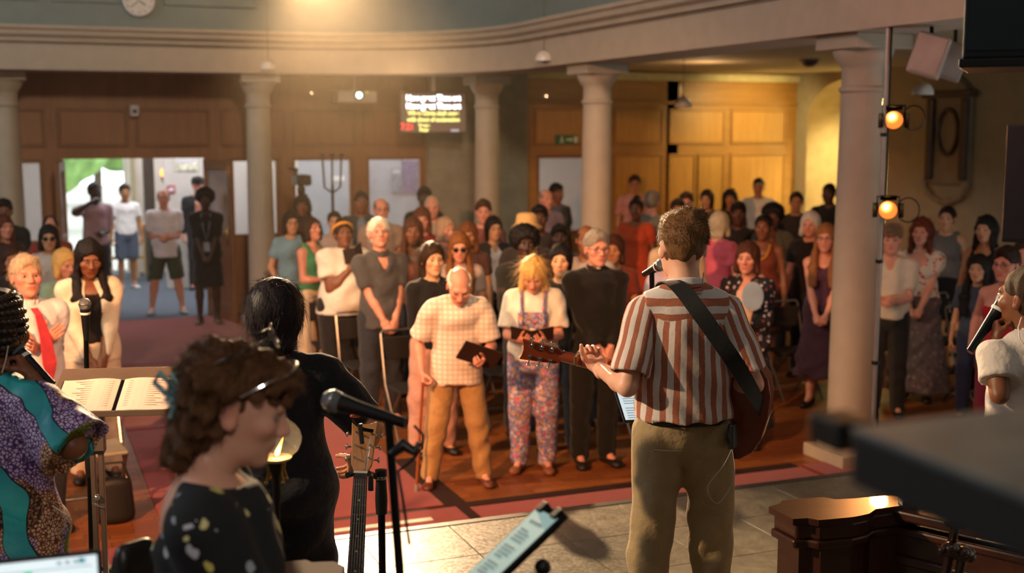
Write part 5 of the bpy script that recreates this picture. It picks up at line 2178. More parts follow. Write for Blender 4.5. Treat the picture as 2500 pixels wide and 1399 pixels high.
who(930, 478, 1.80, 'bald man with glasses standing before the grey lobby doors', sex='m', skin='pink', hair=('bald', '#6a4a38'), glasses='thin', top=('tee', C('#8f7a6c')), turn=8)
who(926, 529, 1.80, 'white-haired man in charcoal polo shirt gazing upward, hands clasped', sex='m', skin='pink', hair=('short', '#efe0c4'), w=1.15, belly=0.03, arms='clasp', turn=22, head=(-12, -16, 0), top=('shirt', C('#4a4644'), dict(collar=True, neck='v', hem=0.84)), bottom=TR('#2a2a30'), res=MID, strands=(500, 0.03, 0.0))
who(1008, 528, 1.72, 'woman with very long brown hair behind the man in charcoal polo', sex='f', skin='brown', hair=('long', '#4a2a18'), top=('tank', C('#7a4a3a'), dict(neck='scoop')))
who(1030, 503, 1.72, 'person with reddish brown hair behind the long-haired woman', sex='f', skin='pink', hair=('fringe', '#5a3018'), top=('tee', C('#7d3028')))
who(1055, 473, 1.80, 'tall older man with grey hair in pale shirt by the grey pier', sex='m', skin='pink', hair=('receding', '#a89a88'), top=('shirt', C('#a8988c')))
who(1036, 452, 1.84, 'dark figure standing against the right glazed door', sex='m', skin='deep', hair=('short', '#120d0a'), top=('tee', C('#1c1815')))
who(1086, 529, 1.64, 'older woman with shoulder-length ash blonde hair turned sideways', sex='f', skin='pink', hair=('bob', '#b09070'), turn=35, top=('tee', C('#9a6a58')))
who(1142, 540, 1.66, 'brown-haired woman between the corner column and the brunette in sunglasses', sex='f', skin='tan', hair=('fringe', '#6a3d1f'), top=('tee', C('#4a2e24')))
who(1180, 484, 1.78, 'man with brown hair standing before the corner column', sex='m', skin='pink', hair=('short', '#4a2f1f'), top=('shirt', C('#7d4e46')))
who(1204, 527, 1.63, 'woman with long black hair and glasses in white blouse', sex='f', skin='olive', hair=('longback', '#17100d'), glasses='thin', turn=18, top=[('tee', C('#cfc0b8'), dict(neck='v')), ('jacket', C('#2a2322'))])
who(1122, 563, 1.66, 'brunette with long hair and sunglasses behind the old man', sex='f', skin='pink', hair=('long', '#7a4a22'), glasses='sun', head=(0, 8, 0), top=('tee', C('#a58f86')), res=0.021)
who(1054, 589, 1.68, 'woman with long dark hair in black top looking to the right', sex='f', skin='asian', hair=('longback', '#33200f'), turn=24, head=(-6, 0, 0), arms='claspup', top=('long', C('#161210'), dict(sleeve=1.3)), bottom=('wide', C('#b98a7a')), res=MID, strands=(400, 0.10, 0.0))
who(1286, 523, 1.76, 'person wearing a straw bucket hat', sex='m', skin='dark', hair=('crew', '#120c0a'), top=('tee', C('#2c2420')), hat='#c29a62')
who(1281, 553, 1.74, 'man with short black afro hair in dark jacket', sex='m', skin='deep', hair=('afro', '#15100c'), top=[('tee', C('#3a302a')), ('jacket', C('#26241f'))], arms='claspup', turn=10, res=0.021)
who(1317, 497, 1.78, 'dark-haired man behind the straw hat', sex='m', skin='dark', hair=('short', '#120d0b'), top=('tee', C('#2a2422')))
who(1332, 457, 1.80, 'older bald man by the bright lobby window', sex='m', skin='pink', hair=('bald', '#8a7a6c'), top=('tee', C('#7a6a78')), turn=25)
who(1357, 445, 1.80, 'black-haired man in grey blue shirt by the bright lobby window', sex='m', skin='brown', hair=('short', '#120d0b'), top=('shirt', C('#4f4f5c')), turn=35)
# --- middle front row
who(1113, 623, 1.66, 'old man in pale checked shirt bowing forward with a cane and booklet', sex='m', skin='pink', hair=('bald', '#ead9c0'), lean=14, head=(0, 26, 0), stance=0.10, arms='book', turn=6, hs=1.04, res=0.0135,
    rh=(0.27, 0.10, 0.90), lh=(-0.16, 0.33, 1.03), top=('shirt', None, dict(collar=True, hem=0.80, loose=0.03, sleeve=0.85, fold=0.007)), bottom=('trousers', C('#a57c4c')), shoes=('shoe', '#5a2f1c'), bloose=0.02, key='oldman', strands=(220, 0.02, 0.0), brow='#d8c8b0')
who(1303, 610, 1.66, 'blonde woman in white T-shirt and flowered dungarees reading an open book', sex='f', skin='pink', hair=('fringe', '#d2a45c'), head=(0, 30, 0), arms='book', turn=-2, res=0.0135, top=('tee', C('#d6c8b6'), dict(loose=0.026, sleeve=0.8, neck='crew')), bottom=('trousers', None), shoes=('shoe', '#7a4a34'), bloose=0.03, key='reader', strands=(800, 0.10, 0.0))
who(1370, 593, 1.66, 'young woman with straight black hair between the reader and the priest', sex='f', skin='asian', hair=('longback', '#17100c'), top=('tee', C('#2b2522')), turn=-6, res=0.021)
who(1455, 556, 1.81, 'priest in black clerical shirt and collar with glasses, smiling', sex='m', skin='pink', hair=('short', '#8a8072'), glasses='thin', w=1.08, belly=0.03, arms='clasp', turn=20, res=0.0135, top=('long', C('#15120f'), dict(loose=0.018, hem=0.86)), bottom=TR('#14120f'), key='priest', strands=(500, 0.02, 0.0))
who(1366, 548, 1.60, 'dark-haired person behind the young black-haired woman', sex='m', skin='dark', hair=('short', '#15100c'), top=('tee', C('#2a2220')))
who(1432, 543, 1.76, 'balding brown-skinned man directly behind the priest', sex='m', skin='brown', hair=('bald', '#2a1a12'), top=('tee', C('#9a9088')))
who(1500, 572, 1.64, 'brown-haired woman peeping over the priest shoulder', sex='f', skin='tan', hair=('bob', '#3a1d10'), top=('tee', C('#6a2a1c')), turn=-10)
# --- right of the middle, behind the guitarist
who(1554, 480, 1.74, 'woman in orange-red dress with large gold earrings', sex='f', skin='brown', hair=('bun', '#1a110d'), top=('tee', C('#a8401f'), dict(neck='wide')), bottom=('skirt', C('#a8401f')), turn=-8, earring=True)
who(1550, 424, 1.86, 'tall man in pink shirt against the golden panelling', sex='m', skin='tan', hair=('short', '#2a1c12'), top=('shirt', C('#b07a6c')), glasses='thin')
who(1592, 463, 1.80, 'grey-haired person in grey jacket before the panelling', sex='m', skin='pink', hair=('short', '#7a7264'), top=('jacket', C('#6b6a60')), turn=150, eyes=False)
who(1655, 520, 1.79, 'person in beige jacket half hidden left of the guitarist', sex='m', skin='pink', hair=('short', '#a08a70'), top=('jacket', C('#b59a7c')), turn=20)
who(1648, 572, 1.72, 'person in lavender shirt half hidden behind the guitarist', sex='f', skin='pink', hair=('bob', '#6a5040'), top=('tee', C('#a9a0b4')), turn=10)
who(1676, 466, 1.78, 'brown-haired man in the back row left of the woman with long hair', sex='m', skin='pink', hair=('short', '#3d2c1e'), top=('tee', C('#3a3530')))
who(1655, 484, 1.72, 'dark head just above and left of the guitarist', sex='m', skin='tan', hair=('short', '#2a221a'), top=('tee', C('#4a4438')))
who(1727, 461, 1.72, 'woman with long dark hair in the back row', sex='f', skin='olive', hair=('longback', '#241811'), top=('tee', C('#5a4a3a')), turn=-15)
who(1783, 459, 1.72, 'woman with short curly black hair before the golden panelling', sex='f', skin='tan', hair=('curly', '#14100c'), top=('tee', C('#2b241c')))
who(1853, 430, 1.84, 'man in white T-shirt standing against the bright panelling', sex='m', skin='tan', hair=('crew', '#17120e'), w=1.15, top=('tee', C('#d2c8b4')), turn=-6)
who(1756, 514, 1.72, 'white-haired woman in bright pink top turned away', sex='f', skin='pink', hair=('bob', '#b3a78c'), top=('tee', C('#c4586a')), turn=150, eyes=False)
who(1803, 490, 1.74, 'dark-haired person in black behind the pink top', sex='m', skin='dark', hair=('short', '#15110d'), top=('tee', C('#211c18')))
who(1888, 498, 1.72, 'person with thick dark hair and olive jacket', sex='f', skin='dark', hair=('afro', '#14100c'), top=('jacket', C('#4c4838')))
who(1866, 519, 1.72, 'woman in brown dress with yellow beads', sex='f', skin='brown', hair=('tied', '#19110d'), top=('tank', C('#6a2f1c'), dict(neck='scoop')), bottom=('skirt', C('#4a2016')), turn=-12, arms='sides', beads=True)
who(1828, 588, 1.66, 'woman with brown bob in dark flowered dress fanning herself', sex='f', skin='pink', hair=('bob', '#4a2a1a'), turn=-14, w=1.1, arms='claspup', res=0.0150, top=[('tank', C('#c8a894'), dict(neck='scoop', hem=1.0, loose=0.01)), ('jacket', pattern('dark_floral', '#16151d', ['#c9c2c8', '#8a4a5a', '#a9a6b0', '#16151d'], 26, 0.30), dict(hem=0.95))], bottom=('skirt', pattern('dark_floral', '#16151d', ['#c9c2c8'])), skirt=0.18, flare=0.26, fan=True)
who(1945, 463, 1.78, 'woman with brown hair standing before the arched recess', sex='f', skin='tan', hair=('tied', '#2a1c14'), top=('tee', C('#2a2420')))
who(2026, 443, 1.85, 'tall man in dark shirt in front of the arched recess', sex='m', skin='dark', hair=('crew', '#120e0b'), top=('tee', C('#1f1a18')), turn=-20)
who(1981, 513, 1.72, 'white-haired woman in black top beside the near column', sex='f', skin='pink', hair=('bob', '#c2bcb0'), top=('tee', C('#1b1716')), turn=-14)
who(2018, 543, 1.70, 'woman with long fair hair in plum dress beside the near column', sex='f', skin='pink', hair=('long', '#8a5a34'), top=('tank', C('#4a2b3c'), dict(neck='scoop')), bottom=('skirt', C('#3c2432')), skirt=0.3, arms='clasp', glasses='thin', turn=-8, res=0.021)
# --- right block
who(2178, 545, 1.72, 'man in cap and cream shirt just right of the lighting pole', sex='m', skin='pink', hair=('short', '#6a5a4a'), cap='#8a5a34', top=('shirt', C('#cbb9a2'), dict(neck='v')), bottom=TR('#2a2420'), arms='claspup', res=0.021)
who(2252, 527, 1.74, 'woman with long auburn hair in floral puff-sleeve dress', sex='f', skin='pink', hair=('wavy', '#5c2a16'), arms='clasp', turn=-10, res=0.0150, top=('puff', pattern('orange_floral', '#c9b8a4', ['#c96a3a', '#b8503a', '#8a8a8c', '#c9b8a4', '#a85a6a'], 22, 0.40), dict(neck='square', hem=1.0, loose=0.008)), bottom=('skirt', pattern('muted_floral', '#5a4a48', ['#6b5a5a', '#4a3a3c', '#7a6260'], 20, 0.4)), skirt=0.10, flare=0.33, strands=(500, 0.09, 0.004))  # skirt of the same dress in a darker, greyer print
who(2315, 498, 1.76, 'woman with tied-back hair in grey sleeveless top', sex='f', skin='olive', hair=('tied', '#1d1410'), top=('tank', C('#5f5b58')), bottom=('skirt', C('#151214')), turn=-12)
who(2410, 522, 1.74, 'woman with wavy black hair in black vest top', sex='f', skin='olive', hair=('wavy', '#0f0b0a'), top=('tank', C('#17130f'), dict(neck='scoop')), turn=-20)
who(2392, 624, 1.46, 'dark-haired girl in blue between the floral and red dresses', sex='f', skin='olive', hair=('long', '#14100c'), top=('tee', C('#3a4250')), bottom=TR('#2a3048'), turn=-15)
who(2462, 598, 1.70, 'woman with glasses in strapless red top', sex='f', skin='pink', hair=('short', '#2b1710'), glasses='thin', arms='hip', turn=-26, w=1.1, res=0.0135, top=('strapless', C('#b51f2c'), dict(hem=0.98)), bottom=('trousers', C('#7a2230')))
who(2500, 588, 1.56, 'person with red-lit face at the right edge', sex='m', skin='pink', hair=('short', '#3a2418'), top=('tee', C('#4a2a26')))

checkm = checks('pale_checked_shirt', '#dccbb6', '#c2a698', 0.036, 0.34)
flowerm = pattern('flowered_dungarees', '#6a6480', ['#b3566a', '#a8764a', '#5a5a86', '#b59aa0', '#8a8aa0', '#7a4a5e'], 34, 0.55, second='#b8a4a0')
B = {}
for s_ in crowd:
    if s_.get('key') == 'oldman':
        s_['top'] = ('shirt', checkm, s_['top'][2])
    if s_.get('key') == 'reader':
        s_['bottom'] = ('trousers', flowerm)
    R_ = person(s_)
    root, P, h = R_['root'], R_['P'], R_['h']
    if s_.get('key'):
        B[s_['key']] = R_
    Mh = R_['Mh']
    if s_.get('tie'):
        n0 = P.neck
        b = MB()
        yc = 0.155 + s_.get('belly', 0)
        pts = [(n0 + np.array([0, 0.075, -0.02])), P.T((0, 0.135, 1.40)), P.T((0, yc + 0.01, 1.28)), P.T((0, yc + 0.06, 1.12)), P.T((0, yc + 0.055, 0.99))]
        ws = [0.022, 0.022, 0.034, 0.044, 0.012]
        vs = []
        for p_, w_ in zip(pts, ws):
            vs += [p_ + np.array([-w_, 0.012, 0]), p_ + np.array([w_, 0.012, 0]), p_ + np.array([w_, 0.022, 0]), p_ + np.array([-w_, 0.022, 0])]
        fs = [(0, 1, 2, 3), (16, 19, 18, 17)]
        for i in range(4):
            for j in range(4):
                fs.append((i * 4 + j, i * 4 + (j + 1) % 4, i * 4 + 4 + (j + 1) % 4, i * 4 + 4 + j))
        b._add(vs, fs)
        b.build('tie', cloth(s_['tie']), root, bevel=0.004)
    if s_.get('headband'):
        pts = [(0.089 * math.cos(a), -0.015 + 0.02 + 0.112 * math.sin(a) * 0.75 - 0.03, 0.05 + 0.055 * math.sin(a)) for a in np.linspace(0, 2 * math.pi, 25)]
        obj('headband', MB().tube(pts, 0.016, 8, False).mesh('headband', True), cloth(s_['headband']), root, mtx=Mh)
    if s_.get('hat'):
        b = MB().lathe([(0.135, 0.035), (0.14, 0.03), (0.098, 0.07), (0.094, 0.11), (0.085, 0.145), (0.05, 0.16), (0.0, 0.163)], c=(0, -0.012, 0), n=24)
        obj('bucket_hat', b.mesh('bucket_hat', True), M('straw', srgb(s_['hat']), 0.8, bump=0.5, bs=180), root, mtx=Mh)
    if s_.get('cap'):
        b = MB().lathe([(0.098, 0.045), (0.099, 0.07), (0.09, 0.11), (0.06, 0.14), (0.0, 0.150)], c=(0, -0.012, 0), n=24)
        b.prism([(-0.07, 0.07), (0.07, 0.07), (0.06, 0.13), (0.03, 0.155), (-0.03, 0.155), (-0.06, 0.13)], 0.048, 0.056)
        obj('cap', b.mesh('cap', True), cloth(s_['cap']), root, mtx=Mh)
    if s_.get('booklet'):
        wr = R_['hands'][1][0]
        b = MB()
        m = np.array(Matrix.Rotation(0.9, 3, 'X') @ Matrix.Rotation(0.35, 3, 'Y'))
        pass
    if s_.get('earring'):
        for sg in (1, -1):
            obj('earring', MB().ball((sg * 0.088, 0.0, -0.06), (0.006, 0.018, 0.022)).mesh('earring', True), M('gold', srgb('#c9962f'), 0.25, 1.0), root, mtx=Mh)
    if s_.get('beads'):
        b = MB()
        for i in range(18):
            a = math.pi * (i / 17)
            b.ball(P.T((0.085 * math.cos(a), 0.09 + 0.055 * math.sin(a), 1.44 - 0.14 * math.sin(a))), 0.014, 8, 6)
        b.build('beads', M('yellow_beads', srgb('#b07a2a'), 0.4), root, True)
    if s_.get('lanyard'):
        b = MB().tube([P.T((0.06, 0.06, 1.44)), P.T((0.04, 0.15, 1.28)), P.T((0.0, 0.16, 1.08)), P.T((-0.04, 0.15, 1.28)), P.T((-0.06, 0.06, 1.44))], 0.005, 6)
        b.bx(-0.04, 0.04, 0.155 * h, 0.165 * h, 0.96 * h, 1.08 * h)
        b.build('lanyard', M('lanyard_grey', srgb('#7a7a80'), 0.6), root)
    if s_.get('fan'):
        wr = R_['hands'][-1][0]
        hw = l2w(R_, (wr[0] - 0.08, wr[1] + 0.05, wr[2] + 0.24))
        fo = empty('paper_fan', hw, R_['rz'])
        tag(fo, 'pale blue oval paper fan held by the woman in dark flowered dress', 'fan')
        MB().ball((0, 0, 0), (0.085, 0.005, 0.115), 20, 12).build('blade', M('fan_blue', srgb('#7f93a4'), 0.6), fo, True)
        MB().tube([(0, 0, -0.10), (0.03, -0.01, -0.24)], 0.007, 8).build('stick', tw, fo, True)

# booklet held by the large woman, old man's cane and booklet, reader's book
def open_book(name, loc, rz, tilt, label, cover, w=0.15, h=0.21, spread=0.35, page='#b7a49a', roll=0.0):
    r = empty(name, loc)
    r.rotation_euler = (tilt, roll, rz)
    tag(r, label, 'book')
    cm = M('cover_' + cover.strip('#'), srgb(cover), 0.55)
    pm = M('paper_pages_' + page.strip('#'), srgb(page), 0.8)
    for sg in (1, -1):
        ca, sa = math.cos(spread * sg), math.sin(spread * sg)
        Rm = np.array([[ca, 0, -sa], [0, 1, 0], [sa, 0, ca]])
        MB().box(Rm @ np.array([sg * w / 2, 0, -0.002]), (w, h, 0.003), Rm).build('cover', cm, r)
        MB().box(Rm @ np.array([sg * (w / 2 - 0.003), 0, 0.004]), (w - 0.01, h - 0.012, 0.009), Rm).build('pages', pm, r, bevel=0.003)
    return r


for s_ in crowd:
    pass
om, rd, pr = B['oldman'], B['reader'], B['priest']
# reader's black open book
p = (rd['hands'][1][0] + rd['hands'][-1][0]) / 2 + np.array([0, 0.055, 0.03])
open_book('hymn_book', l2w(rd, p), rd['rz'] , 0.95, 'large black open book held by the blonde woman', '#2a1a14', 0.16, 0.13, 0.3, '#b89c8c')
# old man's booklet (left hand) and cane (right hand)
p = om['hands'][-1][0] + np.array([0.03, 0.05, 0.04])
bk = empty('booklet', l2w(om, p))
bk.rotation_euler = (0.9, -0.35, om['rz'] + 0.1)
tag(bk, 'closed dark booklet in the old man in checks left hand', 'book')
MB().bx(-0.14, 0.14, -0.09, 0.09, -0.006, 0.006).build('cover', M('cover_2a1a14', srgb('#2a1a14'), 0.55), bk, bevel=0.003)
MB().bx(-0.136, 0.138, -0.087, 0.086, -0.004, 0.0045).build('pages', M('paper_pages_b7a49a', srgb('#b7a49a'), 0.8), bk)
wr, xv, yv, zv = om['hands'][1]
g0 = l2w(om, wr + yv * 0.075)
fl_ = l2w(om, (wr[0] + 0.05, wr[1] + 0.06, 0))
cn = empty('walking_cane', (fl_[0], fl_[1], 0.012))
tag(cn, 'brown wooden walking cane held by the old man in checked shirt', 'cane')
d_ = g0 - np.array([fl_[0], fl_[1], 0.012])
cw = wood('cane_wood', srgb('#7a3d1a'), srgb('#9a5226'), 0.35, 4, 'z')
MB().tube([(0, 0, 0.03), d_], 0.0105, 10).build('shaft', cw, cn, True)
side = nrm(np.cross(d_, [0, 0, 1]))
fw = np.array([-math.sin(om['rz']), math.cos(om['rz']), 0])
MB().tube([d_ - fw * 0.05 + np.array([0, 0, 0.0]), d_ + np.array([0, 0, 0.006]), d_ + fw * 0.07], 0.012, 10).build('handle', cw, cn, True)
MB().lathe([(0.013, 0.0), (0.015, 0.005), (0.012, 0.05)], n=12).build('ferrule', M('rubber_tip', srgb('#8a8078'), 0.7), cn, True)
# priest's white collar tab
n0 = pr['P'].neck
MB().box(n0 + np.array([0, 0.072, 0.022]), (0.034, 0.008, 0.034), np.array(Matrix.Rotation(-0.2, 3, 'X'))).build('collar_tab', M('collar_white', srgb('#d8cfc4'), 0.5), pr['root'], bevel=0.003)
F = Field(n0 - 0.12, n0 + 0.12, 0.008)
F.cap(n0 + np.array([0, 0.006, -0.01]), n0 + np.array([0, 0.014, 0.05]), 0.074, 0.066, k=0, fa=True, fb=True)
F.cutcap(n0 - np.array([0, 0, 0.06]), n0 + np.array([0, 0.03, 0.15]), 0.060, k=0.002)
V, Q = F.net()
obj('collar', mesh_np('collar', V, Q), cloth('#15120f'), pr['root'])
# dungaree straps and bib of the reader
P = rd['P']
F = Field((-0.25, -0.2, 0.95), (0.25, 0.3, 1.5), 0.0115)
for (a_, b_, ra, rb, k) in torso_prims(P, 0.036, 0)[1:3]:
    F.cap(a_, b_, ra, rb, k=k)
for s in (1, -1):
    F.ell(P.T((s * 0.068, 0.082, 1.262)), [v + 0.024 for v in (0.068, 0.055, 0.07)], 0.04)
F.plane((0, -1, 0), -0.03)
F.plane((0, 0, 1), 1.22)
F.plane((1, 0, 0), 0.11)
F.plane((-1, 0, 0), 0.11)
F.plane((0, 0, -1), -0.96)
V, Q = F.net()
obj('dungaree_bib', mesh_np('dungaree_bib', V, Q), flowerm, rd['root'])
for s in (1, -1):
    b = MB().tube([P.T((s * 0.085, 0.165, 1.20)), P.T((s * 0.085, 0.160, 1.30)), P.T((s * 0.09, 0.09, 1.44)), P.T((s * 0.09, -0.0, 1.49)), P.T((s * 0.07, -0.10, 1.42)), P.T((s * 0.03, -0.135, 1.2))], 0.014, 6)
    b.build('strap', flowerm, rd['root'], True)

# ================================================================== performers on the stage
def stage_spot(px, py, d):
    p = at(px, py, d)
    return p[0], p[1], p[2] - STAGE_Z


def loc_frame(x, y, turn):
    return dict(loc=(x, y, STAGE_Z), rz=math.atan2(-y, -x) + math.radians(turn) - math.pi / 2)


def stripes_mat():
    m, t = newmat('rust_striped_linen')
    a = t.n('ShaderNodeAttribute', attribute_name='stripe')
    v = t.coords()
    wob = t.noise(v, 25, 2)
    s = t.math('ADD', a.outputs['Fac'], t.math('MULTIPLY', t.math('SUBTRACT', wob.outputs[0], 0.5), 0.006))
    f = t.math('FRACT', t.math('MULTIPLY', s, 1 / 0.047))
    msk = t.math('LESS_THAN', f, 0.50)
    thin = t.math('LESS_THAN', t.math('ABSOLUTE', t.math('SUBTRACT', f, 0.56)), 0.018)
    weave = t.noise(t.coords((260, 260, 30)), 3, 3)
    rust = t.ramp(weave.outputs[0], [(0.3, srgb('#8a4a35')), (0.7, srgb('#a8654c'))])
    wht = t.ramp(weave.outputs[0], [(0.3, srgb('#bdb2ae')), (0.7, srgb('#d2c9c5'))])
    c = t.mix(msk, wht, rust)
    c = t.mix(t.math('MULTIPLY', thin, 0.0), c, rust)
    t.l(c, t.bs.inputs['Base Color'])
    t.bs.inputs['Roughness'].default_value = 0.85
    t.bs.inputs['Sheen Weight'].default_value = 0.1
    n = t.noise(v, 16, 3)
    t.bump(n.outputs[0], 0.35, 0.012)
    return m


def add_attr(me, name, vals):
    a = me.attributes.new(name, 'FLOAT', 'POINT')
    a.data.foreach_set('value', np.asarray(vals, np.float32))


# ---- the guitarist
gx, gy, gh = stage_spot(1676, 505, 4.6)
GT = 190
L0 = loc_frame(gx, gy, GT)
lhw = w2l(L0, at(1462, 898, 4.80)) / (gh / 1.765)
rhw = w2l(L0, at(1745, 925, 4.86)) / (gh / 1.765)
khaki = M('khaki_cotton', srgb('#94805f'), 0.85, var=0.10, vs=10, bump=0.5, bs=18, bd=0.02, sheen=0.1, spec=0.2)
neckdir = nrm(w2l(L0, at(1285, 843, 5.05)) - w2l(L0, at(1862, 985, 4.76)))
G = person(dict(loc=(gx, gy), z=STAGE_Z, H=gh, turn=GT, sex='m', skin='pale', hair=('shortback', '#6e4c2c'), head=(10, 4, 0), hs=1.06, shw=0.160, w=0.83, bfold=0.011, res=0.0100, hres=0.005, hairres=0.0052, label='guitarist in rust and white striped shirt and khaki trousers, back to camera', top=[],
            bottom=('trousers', khaki), bloose=0.016, waist=1.02, lh=tuple(lhw), rh=tuple(rhw), lpole=(-0.25, -0.35, -1.0), rpole=(0.45, -0.5, -0.9), lhand='neck', rhand='clasp',
            lback=(0.1, 0.5, -0.8), ldir=(-0.25, 0.8, 0.45), shoes=('shoe', '#2a211c'), stance=0.03, strands=(3600, 0.013, 0.0), strand_opt=dict(flow=(0.2, 0.5, -0.6), lift=0.55, zmin=0.02)))
P, h, root = G['P'], G['h'], G['root']
stm = stripes_mat()
loose = 0.015


def fold_fn(amp, s=0.0):
    return lambda X, Y, Z: amp * (np.sin(X * 55 + 14 * Z + 2.5 * np.sin(Z * 11 + s)) * (0.4 + 0.6 * np.sin(Z * 7 + s) ** 2) + 0.6 * np.sin(Z * 42 + 20 * X + s + 3 * np.sin(X * 14)))


F = Field((-0.27, -0.22, 0.93 * h), (0.27, 0.26, 1.52 * h), 0.0082)
add_torso(F, P, loose, 0.0, True, 0)
F.cap(P.T((0, 0, 1.30)), P.T((0, 0, 0.98)), ((0.155 + loose) * h, (0.108 + loose) * h), ((0.170 + loose) * h, (0.125 + loose) * h), k=0.02, fb=True)
F.plane((0.05, 0, -1), -0.948 * h)
F.cutcap(P.neck + np.array([0, 0, 0.005]), P.T((0, 0.03, 1.60)), 0.064 * h, 0.07 * h, k=0.004)
for s in (1, -1):
    F.cutcap(P.sh[s] + np.array([s * 0.012, 0, 0]), P.sh[s] + (P.arm[s][0] - P.sh[s]) * 0.9, 0.05 * h, 0.05 * h, k=0.0)
F.warp(fold_fn(0.0032, 1.0))
V, Q = F.net()
me = mesh_np('shirt_body', V, Q)
add_attr(me, 'stripe', np.arctan2(V[:, 0], -(V[:, 1] - 0.02)) * 0.155 + 0.012)
me.materials.append(stm)
obj('shirt_body', me, None, root)
# yoke across the shoulders with horizontal stripes
F = Field((-0.27, -0.22, 1.28 * h), (0.27, 0.2, 1.52 * h), 0.0065)
add_torso(F, P, loose + 0.009, 0.0, True, 0)
F.cutcap(P.neck + np.array([0, 0, 0.005]), P.T((0, 0.03, 1.60)), 0.066 * h, 0.07 * h, k=0.004)
F.plane((0, 0.25, -1), -1.325 * h)
F.plane((0, 1, 0.0), 0.045)
for s in (1, -1):
    F.plane((s, 0, 0), 0.156 * h)
V, Q = F.net()
me = mesh_np('shirt_yoke', V, Q)
add_attr(me, 'stripe', V[:, 2] * 0.98 - 0.35 * V[:, 1] + 0.12 * np.abs(V[:, 0]) + 0.010)
me.materials.append(stm)
obj('shirt_yoke', me, None, root)
for s in (1, -1):
    el = P.arm[s][0]
    S = P.sh[s] - np.array([s * 0.01, 0, 0.0])
    end = S + (el - S) * 0.84
    lo_, hi_ = np.minimum(S, end) - 0.12, np.maximum(S, end) + 0.12
    F = Field(lo_, hi_, 0.0065)
    F.cap(S, end, 0.066 * h, 0.075 * h, k=0.0, fb=True)
    F.cutcap(S + (end - S) * 0.82, end + (end - S) * 0.3, 0.061 * h, 0.066 * h, k=0.003)
    F.plane((-s, 0, 0), -s * S[0] + 0.02)
    F.warp(fold_fn(0.0035, 2.0 + s))
    V, Q = F.net()
    n_ = nrm(end - S)
    u_ = nrm(np.array([s, 0, 0]) - n_ * n_[0] * s)
    w_ = np.cross(n_, u_)
    rel = V - S
    me = mesh_np('sleeve', V, Q)
    add_attr(me, 'stripe', np.arctan2(rel @ w_, rel @ u_) * 0.080 + 0.02)
    me.materials.append(stm)
    obj('sleeve', me, None, root)
# collar
n0 = P.neck
F = Field(n0 - 0.13, n0 + 0.13, 0.006)
F.cap(n0 + np.array([0, -0.004, -0.018]), n0 + np.array([0, 0.012, 0.040]), 0.082 * h, 0.072 * h, k=0, fa=True, fb=True)
F.cutcap(n0 - np.array([0, 0, 0.06]), n0 + np.array([0, 0.03, 0.15]), 0.061 * h, k=0.002)
F.cutcap(P.T((0, 0.085, 1.53)), P.T((0, 0.10, 1.42)), 0.03 * h, 0.008 * h, k=0.004)
V, Q = F.net()
me = mesh_np('collar', V, Q)
add_attr(me, 'stripe', V[:, 2] * 0.8 + 0.030)
me.materials.append(stm)
obj('collar', me, None, root)
# belt, belt pack and hip pocket
pts = [((0.170 * math.cos(a)) * h, (0.124 * math.sin(a)) * h, 0.985 * h) for a in np.linspace(0, 2 * math.pi, 33)]
vs, fs = [], []
for (x, y, z) in pts[:-1]:
    vs += [(x, y, z - 0.019), (x, y, z + 0.019)]
for i in range(32):
    j = (i + 1) % 32
    fs.append((2 * i, 2 * j, 2 * j + 1, 2 * i + 1))
b = MB()
b._add(vs, fs)
o = b.build('belt', M('black_leather', srgb('#15110e'), 0.4), root, True)
sd = o.modifiers.new('solid', 'SOLIDIFY')
sd.thickness = 0.005
MB().box((0.168 * h, -0.10 * h, 0.93 * h), (0.024, 0.062, 0.095), np.array(Matrix.Rotation(-0.5, 3, 'Z'))).build('belt_pack', blackp, root, bevel=0.005)
MB().tube(cr([(0.165 * h, -0.105, 0.89 * h), (0.17 * h, -0.14, 0.78 * h), (0.11, -0.16, 0.69 * h), (0.07, -0.16, 0.75 * h), (0.13, -0.15, 0.83 * h), (0.17 * h, -0.12, 0.90 * h)]), 0.0014, 6).build('earphone_cable', M('clear_cable', srgb('#a09a90'), 0.3), root, True)
MB().tube([(0.055, -0.075, 1.53 * h), (0.045, -0.095, 1.48 * h), (0.0, -0.10, 1.475 * h)], 0.0018, 6).build('earphone_cable', blackp, root, True)
for (x0, x1) in ((-0.125, -0.03),):
    pts = [(x, -math.sqrt(max(0.0, 1 - (x / 0.205) ** 2)) * 0.150 * h, (0.885 - 0.02 * abs(x)) * h) for x in np.linspace(x0, x1, 7)]
    MB().tube(pts, 0.0028, 6).build('pocket_welt', khaki, root, True)
# stud and hair colour fade at the nape are left to the hair part

